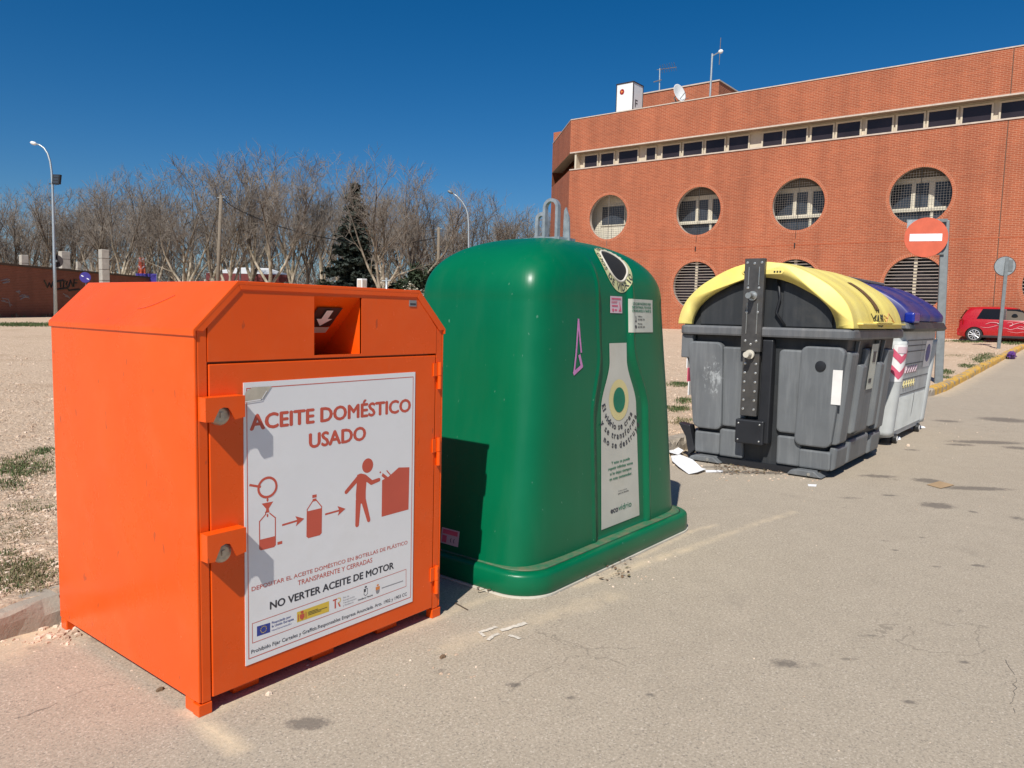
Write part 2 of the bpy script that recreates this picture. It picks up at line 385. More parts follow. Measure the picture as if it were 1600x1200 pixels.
M['pale'] = grey_plastic('pale_grey_plastic', (0.50, 0.52, 0.51), (0.62, 0.62, 0.6), 0.4)
M['palegroove'] = plain('groove_shade_and_drip', (0.16, 0.16, 0.155), 0.7)  # gap shade between flutes as colour; grooves and drip stain share it
M['black'] = plain('black_plastic', (0.016, 0.017, 0.02), 0.45, var=0.2)
M['yellow'] = yellow_mat(); M['blue'] = blue_mat()
M['bluegloss'] = plain('glossy_blue_plastic', (0.012, 0.03, 0.30), 0.25, var=0.15)
M['steel'] = plain('dark_lifting_steel', (0.105, 0.10, 0.095), 0.42, 0.55, var=0.2, scale=12, dirt=((0.16, 0.13, 0.09), 0.5))
M['bright'] = plain('bright_bolt_steel', (0.55, 0.55, 0.52), 0.3, 0.8)
M['brownwood'] = plain('scorched_brown_label', (0.16, 0.085, 0.03), 0.6, var=0.3, scale=25)
M['marker'] = plain('black_marker', (0.03, 0.03, 0.02), 0.5)
M['redmarker'] = plain('faint_red_marker', (0.60, 0.30, 0.16), 0.5)
M['paper'] = plain('white_paper', (0.86, 0.86, 0.86), 0.6, var=0.03)
M['cloth_paper'] = plain('creased_white_sticker', (0.78, 0.76, 0.72), 0.55, var=0.06, scale=9, bump=0.3, bscale=18)
M['scuff'] = None
M['brick'] = brick_mat('orange_brick', (0.325, 0.078, 0.030), (0.405, 0.102, 0.040), (0.52, 0.26, 0.16), 'yz')
M['brick2'] = brick_mat('orange_brick_angled', (0.325, 0.078, 0.030), (0.405, 0.102, 0.040), (0.52, 0.26, 0.16), 'both')
M['brick_ring'] = plain('brick_arch', (0.42, 0.115, 0.050), 0.85, var=0.2, scale=8)
M['arch_mortar'] = plain('arch_mortar', (0.50, 0.25, 0.155), 0.9)
M['coping'] = plain('stone_coping', (0.55, 0.46, 0.38), 0.8)
M['cream'] = plain('cream_frame', (0.60, 0.53, 0.40), 0.55, var=0.06)
M['soffit'] = plain('soffit_render', (0.30, 0.26, 0.21), 0.85)
M['glass'] = glass_mat('dark_window_glass', (0.030, 0.024, 0.028), 0.2)
M['recess_wall'] = plain('shaded_recess_render', (0.17, 0.14, 0.10), 0.85)  # back wall darkened, recess shade put into the colour
M['recess_dark'] = plain('shade_darkened_recess_render', (0.09, 0.075, 0.06), 0.9)  # ceiling and sides darkened, shade of the recess painted in
M['cream_light'] = plain('sunlit_cream', (0.72, 0.66, 0.52), 0.5, var=0.05)  # lighter than the other cream; sunlit contrast put into the colour
M['glass_blue'] = glass_mat('bluish_window_glass', (0.05, 0.06, 0.075), 0.15)
M['wire'] = plain('wire_mesh', (0.19, 0.17, 0.15), 0.6, 0.2)
M['bars'] = plain('grille_bars', (0.33, 0.28, 0.24), 0.55)
M['white'] = plain('white_painted_metal', (0.78, 0.78, 0.76), 0.4, var=0.05)
M['post'] = plain('grey_sign_post', (0.185, 0.20, 0.20), 0.5, 0.3, var=0.15, scale=9)
M['post_pale'] = plain('dull_sign_back', (0.30, 0.33, 0.34), 0.5, 0.2, var=0.1)
M['signred'] = plain('sun_faded_sign_red', (0.60, 0.115, 0.055), 0.5, var=0.08)
M['signblue'] = plain('sign_blue', (0.05, 0.035, 0.25), 0.5)
M['carred'] = plain('car_red_paint', (0.40, 0.006, 0.010), 0.28, var=0.05, coat=0.6)
M['carwin'] = glass_mat('tinted_car_glass', (0.012, 0.012, 0.014), 0.05)
M['carglass'] = glass_mat('car_glass', (0.16, 0.13, 0.10), 0.1)
M['tyre'] = plain('tyre_rubber', (0.02, 0.02, 0.021), 0.8)
M['alloy'] = plain('alloy_rim', (0.65, 0.65, 0.66), 0.3, 0.5)
M['trim'] = plain('dark_trim', (0.03, 0.02, 0.02), 0.55)
M['flame'] = plain('flame_decal', (0.75, 0.42, 0.42), 0.4)
M['lamp_red'] = plain('rear_lamp_red', (0.30, 0.01, 0.01), 0.2)
M['road'] = road_mat(); M['lot'] = lot_mat()
M['kerb'] = concrete_mat('worn_kerb_concrete', (0.27, 0.225, 0.175), (0.42, 0.36, 0.285))
M['kerb_yellow'] = concrete_mat('chipped_yellow_kerb', (0.24, 0.20, 0.16), (0.36, 0.31, 0.25), (0.62, 0.36, 0.06))
M['concrete'] = concrete_mat('pale_concrete', (0.36, 0.33, 0.28), (0.50, 0.46, 0.40))
M['stone'] = plain('loose_stone', (0.52, 0.38, 0.27), 0.9, var=0.35, scale=14)
M['pebble_pale'] = plain('pale_stone', (0.70, 0.56, 0.43), 0.9, var=0.15, scale=20)
M['soil'] = plain('dry_leaf_debris', (0.17, 0.105, 0.06), 0.95, var=0.4, scale=30)
M['grass'] = leaf_mat('weed_green', (0.035, 0.06, 0.018), (0.075, 0.115, 0.03), (0.16, 0.15, 0.06))
M['drygrass'] = leaf_mat('dry_weed', (0.16, 0.13, 0.06), (0.26, 0.21, 0.11))
M['bark'] = bark_mat()
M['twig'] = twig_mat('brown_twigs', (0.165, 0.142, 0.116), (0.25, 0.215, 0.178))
M['twig_far'] = twig_mat('grey_brown_twigs', (0.18, 0.157, 0.135), (0.255, 0.225, 0.195))  # back row kept paler and greyer, distance haze put into the colour
M['needle'] = leaf_mat('dark_conifer_needles', (0.007, 0.013, 0.009), (0.016, 0.027, 0.018), (0.034, 0.038, 0.024))
M['bush'] = leaf_mat('dark_shrub_leaves', (0.014, 0.028, 0.012), (0.035, 0.055, 0.022))
M['blossom'] = leaf_mat('white_blossom', (0.10, 0.12, 0.05), (0.45, 0.42, 0.33), (0.62, 0.58, 0.48))
M['darkbark'] = plain('dark_bark', (0.09, 0.065, 0.045), 0.9)
M['wood'] = plain('weathered_pole_wood', (0.19, 0.155, 0.115), 0.9, var=0.2, scale=12)
M['wallbrick'] = wall_graffiti_mat()
M['roofred'] = plain('dark_red_fascia', (0.14, 0.025, 0.025), 0.7)
M['purple'] = plain('purple_plastic_bag', (0.10, 0.04, 0.20), 0.35, var=0.25, scale=20)
M['cardboard'] = plain('flat_cardboard', (0.40, 0.27, 0.15), 0.85, var=0.1)
M['roadpaint'] = plain('worn_white_road_paint', (0.62, 0.56, 0.47), 0.85, var=0.2, scale=40)
M['crack'] = plain('dark_crack', (0.17, 0.148, 0.125), 0.95)
M['cable'] = plain('black_cable', (0.015, 0.015, 0.015), 0.7)

# ------------------------------------------------------------------ text
_tc = {}
def text2d(s, bold=0.0, spacing=1.0):
    key = (s, round(bold, 4), spacing)
    if key in _tc: return _tc[key]
    cu = bpy.data.curves.new('t', 'FONT'); cu.body = s; cu.size = 1.0;  cu.resolution_u = 3; cu.space_character = spacing
    ob = bpy.data.objects.new('t', cu); me = bpy.data.meshes.new_from_object(ob)
    v0 = [(p.co.x, p.co.y) for p in me.vertices]; f0 = [tuple(q.vertices) for q in me.polygons]; v, f = [], []
    # bolder type: the outline laid down several times, each a hair to the side and a hair proud
    offs = [(0, 0)] if bold <= 0 else [(-bold, 0), (bold, 0), (0, -bold*.7), (0, bold*.7)]
    for k_, (ox, oy) in enumerate(offs):
        n_ = len(v); v += [(x+ox, y+oy, k_*.00007) for x, y in v0]; f += [tuple(i+n_ for i in q) for q in f0]
    if bold <= 0: v = [(x, y, 0.0) for x, y, _ in v]
    bpy.data.objects.remove(ob); bpy.data.curves.remove(cu); bpy.data.meshes.remove(me)
    _tc[key] = (v, f); return v, f
def fit_text(s, x0, z0, width, cap, bold=0.0, spacing=1.0):
    v, f = text2d(s, bold, spacing)
    xs = [p[0] for p in v]; x_lo, x_hi = min(xs), max(xs); sx = width/(x_hi-x_lo)
    hv, _ = text2d('H', bold); ch = max(p[1] for p in hv); sz = cap/ch
    return [(x0+(p[0]-x_lo)*sx, z0+p[1]*sz, p[2]) for p in v], f

# ------------------------------------------------------------------ ground
def terrain(x, y):
    t = 0.0305*max(0.0, x-17.5) + 0.018*max(0.0, y-9.0)
    return t if t < 0.45 else 0.45 + 0.13*(1-math.exp(-(t-0.45)/0.13))
def ykerb(x):
    if x < 14.6: return 3.46
    if x < 16.2: return 3.46 + (2.66-3.46)*sm(14.6, 16.2, x)
    return 2.66
def gz(x, y): return terrain(x, y) + (LOT_H if y > ykerb(x) else 0.0)
LOT_H = 0.115
xs = []
x = -30.0
while x < 400:
    xs.append(x)
    if -0.5 <= x < 13: x += 0.03
    elif -6 < x < 40: x += 0.35
    elif x < 80: x += 2.5
    else: x += 40
# stains painted on the road: (px, py, half-length along X, half-width along Y, strength, channel)
STAINS = []
def stain(px, py, rx, ry, k, ch=0, ang=None):
    ang = YAW-math.pi/2 if ang is None else ang
    p = onpl(px, py, 2, 0.0); STAINS.append((p.x, p.y, rx, ry, k, ch, math.cos(ang), math.sin(ang)))
def stain_seen(px, py, a_, b_, k):       # half sizes as seen, turned into sizes on the ground
    p = onpl(px, py, 2, 0.0); d = math.hypot(p.x, p.y); stain(px, py, a_*d/F_PX, b_*d/F_PX*d/CAM_H, k)
for a in [(1465, 790, 26, 4, .9), (1450, 751, 20, 3, 1), (1520, 763, 55, 2.5, .9), (1372, 744, 32, 2.5, .7), (1540, 691, 55, 2.2, .9), (1500, 695, 25, 1.6, .7), (1570, 656, 35, 3, .9), (1480, 658, 22, 1.8, .7), (1590, 700, 20, 2, .8), (1590, 810, 10, 3, .7), (1520, 800, 7, 2, .7), (1425, 703, 14, 1.5, .6), (1330, 778, 30, 2, .5), (1400, 860, 5, 2, .7), (1240, 880, 4, 1.5, .6)]: stain_seen(*a)
for a in [(480, 1130, .08, .045, .9), (1230, 1037, .09, .05, .62), (1280, 1040, .03, .02, .7), (800, 1069, .035, .022, .9), (897, 1090, .025, .018, .9), (1020, 1087, .022, .014, .9),
          (690, 1050, .04, .022, .8), (735, 1032, .015, .012, 1.0), (1327, 1030, .03, .018, .8), (1356, 993, .04, .02, .75), (1425, 1098, .03, .02, .8), (1503, 1035, .025, .016, 1), (1478, 976, .03, .018, .8),
          (1500, 955, .03, .018, .7), (1390, 774, .06, .03, .9), (1530, 884, .05, .03, .8),
          (1440, 840, .03, .02, .7), (1465, 886, .03, .02, .8),
          (1383, 845, .03, .02, .9), (1320, 793, .02, .015, .9), (1270, 770, .05, .02, .4), (1145, 1020, .3, .15, .16), (1050, 1060, .3, .14, .18), (1290, 990, .25, .12, .15), (960, 1150, .25, .12, .14), (230, 1000, .1, .08, .3), (150, 1000, .05, .04, .5), (60, 1010, .07, .05, .5),
          (1170, 738, .45, .07, .9), (1120, 730, .25, .06, .6)]: stain(*a)
SAND = [[(640, 985), (700, 958), (760, 935), (830, 925), (900, 905), (1000, 880), (1100, 848), (1170, 822), (1240, 800)], [(1000, 870), (1080, 830), (1120, 820)], [(900, 915), (980, 890), (1080, 855)],
        [(300, 1110), (340, 1150), (370, 1170)], [(330, 1112), (440, 1060), (560, 1010), (690, 962)], [(700, 1012), (780, 985), (880, 955), (960, 930)]]
SANDW = [.045, .03, .05, .05, .04, .10]; SANDK = [.34, .4, .42, .65, .5, .3]
SL = []
for ln, wd, kk in zip(SAND, SANDW, SANDK):
    P = [onpl(a, b, 2, 0.0) for a, b in ln]
    SL.append(([(p.x, p.y) for p in P], wd, kk))
CRACK = [[(0, 1132), (60, 1110), (130, 1078), (200, 1064), (212, 1060)], [(1570, 1030), (1590, 1060), (1580, 1100), (1600, 1150)], [(1480, 850), (1540, 875), (1600, 890)]]
def segd(px, py, a, b):
    dx, dy = b[0]-a[0], b[1]-a[1]; L = dx*dx+dy*dy
    t = max(0, min(1, ((px-a[0])*dx+(py-a[1])*dy)/L)); return math.hypot(px-a[0]-t*dx, py-a[1]-t*dy)
def road_cols(verts):
    out_ = []
    for (x, y, z) in verts:
        r = g = 0.0
        if -0.5 < x < 16 and -4 < y < 3.6:
            for sx_, sy_, rx, ry, k_, ch, ca, sa in STAINS:
                ex, ey = x-sx_, y-sy_; dx, dy = (ex*ca+ey*sa)/rx, (-ex*sa+ey*ca)/ry; q = dx*dx+dy*dy
                if q < 4: r = max(r, k_*math.exp(-q*1.1))
            for pts, wd, kk in SL:
                for i in range(len(pts)-1):
                    if abs(x-(pts[i][0]+pts[i+1][0])/2) > 1.6: continue
                    d = segd(x, y, pts[i], pts[i+1])
                    if d < wd*2.2: g = max(g, kk*math.exp(-(d/wd)**2*1.3))
            # dust blown along the kerb
            g = max(g, 0.55*sm(0.5, 0.0, 3.46-y))
        elif x >= 16 and y < 2.66: g = 0.4*sm(0.6, 0.0, 2.66-y)
        out_ += [r, g, 0.0, 1.0]
    return out_
ts = [0, .03, .06, .1, .15, .2, .26, .32]
t = .32
while t < 5.6: t += 0.035; ts.append(t)
while t < 12: t += .5; ts.append(t)
ts += [15, 20, 30, 50, 90, 160]
mb = MB()
P = [(x, ykerb(x)-t, terrain(x, ykerb(x)-t)) for x in xs for t in ts]
n = len(ts)
mb.add(P, [(i*n+j, i*n+j+1, (i+1)*n+j+1, (i+1)*n+j) for i in range(len(xs)-1) for j in range(n-1)])
road = mb.build('road', M['road'], smooth=True); kind(road, 'structure')
ca = road.data.color_attributes.new('stain', 'FLOAT_COLOR', 'POINT'); ca.data.foreach_set('color', road_cols(mb.v))

xl = [x for i, x in enumerate(xs) if not (-0.5 <= x < 13) or i % 4 == 0]
tl = [0, .05, .12, .2, .3]
t = .3
while t < 8: t += 0.12; tl.append(t)
while t < 45: t += 0.9; tl.append(t)
tl += [50, 60, 80, 120, 200, 400, 800]
rl = random.Random(3)
mb = MB(); P = []
for x in xl:
    for t in tl:
        y = ykerb(x)+t; jig = rl.uniform(-.012, .012) if 0.1 < t < 20 else 0
        P.append((x, y, terrain(x, y)+LOT_H+jig - (0.02 if t == 0 else 0)))
n = len(tl)
mb.add(P, [(i*n+j, (i+1)*n+j, (i+1)*n+j+1, i*n+j+1) for i in range(len(xl)-1) for j in range(n-1)])
lot = mb.build('gravel_lot', M['lot'], smooth=True); kind(lot, 'structure')

# kerbs: stones laid end to end along the edge of the lot
def kerb(name, x0, x1, step, wdt, mat, h, label, rnd, rough=0.012):
    mb = MB(); x = x0
    while x < x1-0.05:
        e = min(x+step, x1); secs = []
        k_ = 14
        dz = rnd.uniform(-rough, rough); dy = rnd.uniform(-rough, rough)
        for i in range(k_+1):
            xx = x+0.006+(e-x-0.012)*i/k_; y = ykerb(xx)+dy; z = terrain(xx, y-0.1)
            jj = lambda a=0.4: rnd.uniform(-rough, rough)*a
            secs.append([(xx, y-0.07+jj(), z-0.05), (xx, y-0.066+jj(), z+h*.5+jj()), (xx, y-0.062+jj(.7), z+h-0.028+jj(.8)+dz), (xx, y-0.035+jj(.8), z+h+jj(.5)+dz), (xx, y+wdt*.3, z+h+jj(.3)+dz), (xx, y+wdt-0.09, z+h+jj()+dz), (xx, y+wdt-0.07, z+h-0.05), (xx, y+wdt-0.07, z-0.05)])
        mb.loft(secs); x = e
    o = mb.build(name, mat, smooth=False, bevel=0.008); kind(o, 'structure'); return o
kr = random.Random(5)
kerb('kerb', -12, 16.3, 0.95, 0.20, M['kerb'], 0.122, '', kr, 0.022)
kerb('yellow_kerb', 16.3, 60, 1.0, 0.20, M['kerb_yellow'], 0.135, '', kr, 0.010)

# ------------------------------------------------------------------ orange cooking-oil container
X0, Y0, BW, BD, ZE, ZR, CH = 1.2703, 2.2861, 1.1458, 1.0958, 1.281, 1.4448, 0.1565
X1, Y1 = X0+BW, Y0+BD
oil = thing('oil_container', 'orange steel container for used household cooking oil with white sign on its door', 'recycling container', (X0+BW/2, Y0+BD/2, 0))
ZB = 0.047
b = MB()
b.box(X0, X0+.01, Y0-.002, Y1, ZB, ZE+.004)              # left side sheet
b.box(X1-.01, X1, Y0-.002, Y1, ZB, ZE+.004)
b.prism([(X0+.0105, ZB), (X1-.0105, ZB), (X1-.0105, ZE), (X1-CH, ZR-.016), (X0+CH, ZR-.016), (X0+.0105, ZE)], 1, Y1-.01, Y1-.0005)        # back
b.box(X0+.01, X1-.01, Y0+.02, Y1-.01, ZB, ZB+.01)    # floor
b.box(X0+.0104, X0+.044, Y0-.002, Y0+.03, 0.042, ZE+.006)    # front posts
b.box(X1-.046, X1-.0104, Y0-.002, Y0+.03, 0.042, ZE+.006)
body = b.build('body', M['orange'], oil, bevel=.003)
# front upper panel with the aperture cut in it (four plates round the hole)
AX0, AX1, AZ0, AZ1 = 1.732, 1.954, 1.190, 1.405
yf0, yf1 = Y0-.0035, Y0+.006
b = MB(); zt = 1.180
b.prism([(X0+.046, zt), (AX0, zt), (AX0, ZR-.022), (X0+CH+.012, ZR-.022), (X0+.046, ZE+.010)], 1, yf0, yf1)
b.prism([(AX1, zt), (X1-.048, zt), (X1-.048, ZE+.010), (X1-CH-.012, ZR-.022), (AX1, ZR-.022)], 1, yf0, yf1)
b.box(AX0, AX1, yf0, yf1, zt, AZ0); b.box(AX0, AX1, yf0, yf1, AZ1, ZR-.022)
b.build('front_panel', M['orange'], oil)
# roof cap: folded sheet with a lip
def capsec(d):      # outline offset inwards by d
    k = .41*d
    return [(X0-.006+d, ZE-.018), (X0-.006+d, ZE+.004+0*d), (X0+CH-.004+k, ZR-d), (X1-CH+.004-k, ZR-d), (X1+.006-d, ZE+.004), (X1+.006-d, ZE-.018)]
o_ = capsec(0); i_ = [(X0+.004, ZE-.018), (X0+.004, ZE-.002), (X0+CH+.001, ZR-.014), (X1-CH-.001, ZR-.014), (X1-.004, ZE-.002), (X1-.004, ZE-.018)]
b = MB(); n = 6
ya, yb = Y0-.008, Y1+.008
P = []
for yy in (ya, yb):
    P += [(x, yy, z) for x, z in o_] + [(x, yy, z) for x, z in i_]
f = []
for i in range(n-1):
    f += [(i, i+1, 12+i+1, 12+i), (6+i, 18+i, 18+i+1, 6+i+1), (i, 6+i, 6+i+1, i+1), (12+i, 12+i+1, 18+i+1, 18+i)]
f += [(0, 12, 18, 6), (5, 11, 23, 17)]
b.add(P, f)
# folded front lip
lip = [(x, z) for x, z in o_[1:5]]; inn = [(X0+.030, ZE-.004), (X0+CH+.010, ZR-.030), (X1-CH-.010, ZR-.030), (X1-.030, ZE-.004)]
for i in range(3):
    b.prism([inn[i], inn[i+1], (lip[i+1][0]+(-.003 if i == 1 else .003)*0, lip[i+1][1]-.003), (lip[i][0]+.002*(1 if i < 1 else 1 if i == 1 else -1)*0, lip[i][1]-.003)], 1, Y0-.0075, Y0+.002)
b.build('roof', M['orange'], oil, bevel=.0025)
# chute
b = MB()
b.add([(AX0, yf1, AZ1), (AX1, yf1, AZ1), (AX1, Y0+.27, AZ0-.03), (AX0, Y0+.27, AZ0-.03)], [(0, 1, 2, 3)])
b.add([(AX1, yf0+.002, AZ1), (AX1, yf0+.002, AZ0), (AX1, Y0+.27, AZ0-.03), (AX1, yf1, AZ1)], [(0, 1, 2, 3)])
b.add([(AX0, yf0+.002, AZ1), (AX0, yf0+.002, AZ0), (AX0, Y0+.27, AZ0-.03), (AX0, yf1, AZ1)], [(0, 1, 2, 3)])
b.add([(AX0, yf0+.002, AZ0), (AX1, yf0+.002, AZ0), (AX1, Y0+.27, AZ0-.03), (AX0, Y0+.27, AZ0-.03)], [(0, 1, 2, 3)])
chute = b.build('chute', M['orange'], oil, fix=False)
def slope_pt(u, v, off=.003):      # u along X, v down the slope 0..1
    y = yf1+(Y0+.27-yf1)*v; z = AZ1+(AZ0-.03-AZ1)*v
    nrm = Vector((0, -(AZ1-AZ0+.03), -(Y0+.27-yf1)*1.0)); nrm.normalize()
    return Vector((u, y, z)) + Vector((0, -.68, .0))*0 + Vector((0, -.62, -.0))*0 + Vector((0, -0.004, -0.004))*(off/.003)
def slope_patch(name, pts, mat, off): 
    mb = MB(); mb.add([slope_pt(u, v, off) for u, v in pts], [tuple(range(len(pts)))]); return mb.build(name, mat, chute, fix=False)
slope_patch('arrow_sticker', [(1.785, .15), (1.900, .15), (1.900, .45), (1.785, .45)], M['chute_dark'], .003)
slope_patch('arrow', [(1.828, .18), (1.858, .18), (1.858, .31), (1.880, .31), (1.843, .42), (1.806, .31), (1.828, .31)], M['white_board'], .006)
slope_patch('caption_strip', [(1.785, .46), (1.900, .46), (1.900, .55), (1.785, .55)], M['decal2'], .003)
# door
DX0, DX1, DZ0, DZ1 = 1.3185, 2.366, 0.052, 1.172
b = MB(); b.box(DX0, DX1, Y0-.004, Y0+.014, DZ0, DZ1)
door = b.build('door', M['orange'], oil, bevel=.003)
b = MB(); b.box(X0+.044, X1-.046, Y0+.026, Y0+.03, ZB+.01, 1.18); b.build('door_frame', M['orange'], oil)
# latch boxes with cut-out and round lock
def latch(zt_, zb_):
    x0, x1, pr = 1.279, 1.419, .047
    z0, z1 = zb_, zt_; xc = x0+.062; h = z1-z0
    prof = [(x0, z1), (x1, z1), (x1, z0+.006), (xc+.042, z0), (xc+.030, z0+h*.30), (xc+.018, z0+h*.52), (xc+.002, z0+h*.56), (xc-.014, z0+h*.50), (xc-.026, z0+h*.22), (xc-.036, z0-.002), (x0, z0)]
    b = MB(); b.prism(prof, 1, Y0-.004-pr, Y0-.004-pr+.004)
    b.box(x0, x1, Y0-pr, Y0-.0045, z1-.004, z1)
    b.box(x0, x0+.004, Y0-pr, Y0-.0045, z0, z1-.004); b.box(x1-.004, x1, Y0-pr, Y0-.0045, z0+.006, z1-.004)
    L = b.build('latch_box', M['orange'], door)
    q = MB(); q.lathe((xc+.002, Y0-.006, z0+.016), (0, -1, 0), [(.030, 0), (.034, .004), (.034, .022), (.030, .028), (.022, .030)], 24)
    q.box(xc-.004, xc+.008, Y0-.040, Y0-.034, z0+.008, z0+.026)
    q.build('lock', M['lock'], door, smooth=False)
latch(1.069, .992); latch(.624, .534)
# hinges
for za, zb in ((1.027, 1.142), (.692, .813), (.115, .239)):
    b = MB(); zc = (za+zb)/2
    b.cyl((2.384, Y0-.012, za), (0, 0, 1), .0095, zc-za-.001, 14); b.cyl((2.384, Y0-.012, zc+.001), (0, 0, 1), .0095, zb-zc-.001, 14)
    b.box(2.350, 2.376, Y0-.010, Y0-.0045, zc-.002, zb-.004); b.box(2.386, 2.404, Y0-.010, Y0-.003, za+.004, zc-.004)
    b.build('hinge', M['orange'], door)
# feet and skids
for x, y in ((X0, Y1-.06), (X1-.06, Y1-.06), (X0, Y0+.035)):
    b = MB(); b.box(x+.001, x+.059, y, y+.055, 0, ZB-.001); b.build('foot', M['orange'], oil, bevel=.004)
for x0, x1 in ((1.427, 1.529), (1.762, 1.866), (2.094, 2.204)):
    b = MB(); b.box(x0, x1, Y0+.05, Y1-.08, 0.004, ZB-.002); b.build('skid', M['orange'], oil)
for x0, x1 in ((X0-.002, X0+.046), (X1-.048, X1+.004)):
    b = MB(); b.box(x0, x1, Y0-.004, Y0+.034, 0.0, .040); b.build('post_shoe', M['orange'], oil, bevel=.002)
b = MB(); b.box(2.205, 2.245, Y0-.0060, Y0-.0040, 1.378, 1.403)
npl = b.build('name_plate', M['grey_plate'], oil)
b = MB(); b.box(2.209, 2.241, Y0-.0068, Y0-.0062, 1.384, 1.391); b.build('plate_text', M['print_dark'], npl)
# scratch on the roof
b = MB(); rp = []
nr_ = Vector((-(ZR-ZE), 0, CH)).normalized()
for k_ in range(9):
    t_ = k_/8; yy = Y0+.36+.07*t_ - .0*t_; s_ = .36+.32*t_**1.7
    rp.append(Vector((X0-.006+(CH+.002)*s_, Y0+.47-.17*t_, ZE+.004+(ZR-ZE-.004)*s_))+nr_*.0012)
b.tube(rp, .0012, 4); b.build('roof_scratch', M['print_red'], oil)
# ---- sign on the door
YS = Y0-.0065
sgn = MB(); SX0, SX1, SZ0, SZ1 = 1.441, 2.243, .117, 1.106
sgn.box(SX0, SX1, YS, Y0-.0045, SZ0, SZ1); sign = sgn.build('sign_board', M['white_board'], door)
YP = YS-.0003
def S2(px, py): q = onpl(px, py, 1, YP); return (q.x, q.z)
def Z8(x, y): return S2(370+x/4.0, 560+y/4.0)
def Z9(x, y): return S2(380+x/5.926, 850+y/5.926)
class Flat:         # flat artwork on the plane of the sign
    def __init__(s): s.mb = MB()
    def poly(s, pts, lift=0.0): s.mb.add([(x, YP-lift, z) for x, z in pts], [tuple(range(len(pts)))]); return s
    def line(s, pts, wd, closed=False, lift=0.0):
        n_ = len(pts); rng = range(n_ if closed else n_-1)
        for i in rng:
            a = Vector(pts[i]); c = Vector(pts[(i+1) % n_]); d = (c-a)
            if d.length < 1e-9: continue
            d.normalize(); nn = Vector((-d.y, d.x))*wd/2; a2 = a-d*wd*.45; c2 = c+d*wd*.45
            s.poly([tuple(a2+nn), tuple(a2-nn), tuple(c2-nn), tuple(c2+nn)], lift+.000012*i)
        return s
    def disc(s, c, r, n_=28, rz=None, lift=0.0):
        rz = rz or r; return s.poly([(c[0]+r*math.cos(2*math.pi*i/n_), c[1]+rz*math.sin(2*math.pi*i/n_)) for i in range(n_)], lift)
    def text(s, t, L, R, T, bold=.0, lift=0.0, sp=1.0):     # left baseline, right baseline, cap top at the left
        wv = R[0]-L[0]; z = (L[1]+R[1])/2; v, f = fit_text(t, L[0], z, wv, T[1]-L[1], bold, sp)
        s.mb.add([(x, YP-lift-k_, zz) for x, zz, k_ in v], f); return s
    def done(s, name, mat, parent=None):
        me = s.mb.mesh(name, False)
        return link_mesh(name, me, mat, parent or sign)
a = Flat(); a.line([(SX0+.012, SZ0+.022), (SX1-.012, SZ0+.022), (SX1-.012, SZ1-.020), (SX0+.012, SZ1-.020)], .0030, True); a.done('border_line', M['print_red'])
a = Flat()
a.text('ACEITE DOMÉSTICO', Z8(80, 455), Z8(1088, 326), Z8(80, 357), .040); a.done('headline', M['print_red']); a = Flat(); a.text('USADO', Z8(450, 553), Z8(808, 514), Z8(450, 462), .040)
a.done('headline', M['print_red'])
a = Flat(); a.text('DEPOSITAR EL ACEITE DOMÉSTICO EN BOTELLAS DE PLÁSTICO', Z9(78, 442), S2(636.7, 849.3), Z9(78, 404), .007); a.done('instruction', M['print_red']); a = Flat(); a.text('TRANSPARENTE Y CERRADAS', Z9(505, 388), Z9(1195, 165), Z9(505, 343), .007)
a.done('instruction', M['print_red'])
a = Flat(); a.text('NO VERTER ACEITE DE MOTOR', Z9(247, 610), Z9(1395, 222), Z9(247, 540), .034); a.done('warning', M['print_dark']); a = Flat()
a.text('Prohibido Fijar Carteles y Graffitis.Responsables Empresa Anunciada. Arts. 1902 y 1903 CC', Z9(75, 1018), Z9(1515, 475), Z9(75, 983), .009)
a.done('legal_notice', M['print_dark'])
# pictograms (pixel outlines carried onto the plane of the sign)
a = Flat()
c_ = Z8(192, 806); ring = [(c_[0]+.036*math.cos(2*math.pi*i/28), c_[1]+.034*math.sin(2*math.pi*i/28)) for i in range(28)]
a.line(ring, .0085, True); a.line([Z8(84, 792), Z8(145, 802)], .008)
a.poly([Z8(155, 908), Z8(228, 894), Z8(200, 938), Z8(204, 962), Z8(180, 966), Z8(184, 940)]); a.disc(Z8(192, 884), .004, 12, .007); a.disc(Z8(192, 982), .0035, 12, .006)
bot1 = [Z8(180, 962), Z8(180, 975), Z8(142, 1020), Z8(143, 1190), Z8(152, 1196), Z8(232, 1176), Z8(241, 1165), Z8(241, 996), Z8(206, 968)]
a.line(bot1, .004); a.poly([Z8(142, 1134), Z8(241, 1110), Z8(241, 1165), Z8(232, 1177), Z8(152, 1197), Z8(142, 1188)], 0.000140)
a.poly([Z8(254, 1148), Z8(284, 1140), Z8(284, 1158), Z8(254, 1166)])
def arrow(p, q):
    a.line([p, q], .007)
    d = Vector((q[0]-p[0], q[1]-p[1])).normalized(); nn = Vector((-d.y, d.x)); q = Vector(q)
    a.poly([tuple(q+d*.018), tuple(q-d*.02+nn*.019), tuple(q-d*.012), tuple(q-d*.02-nn*.019)], 0.000140)
arrow(Z8(288, 1041), Z8(396, 1009)); arrow(Z8(556, 974), Z8(656, 946))
bot2 = [Z8(474, 892), Z8(440, 945), Z8(438, 1112), Z8(448, 1120), Z8(518, 1102), Z8(528, 1090), Z8(530, 926), Z8(497, 886)]
a.line(bot2, .004, True); a.poly([Z8(440, 956), Z8(530, 935), Z8(528, 1090), Z8(518, 1103), Z8(448, 1121), Z8(438, 1112)], 0.000140)
a.poly([Z8(472, 854), Z8(499, 849), Z8(499, 868), Z8(472, 873)]); a.poly([Z8(474, 879), Z8(497, 874), Z8(497, 888), Z8(474, 893)])
hd = Z8(818, 670); a.disc(hd, .0285, 28, .029)
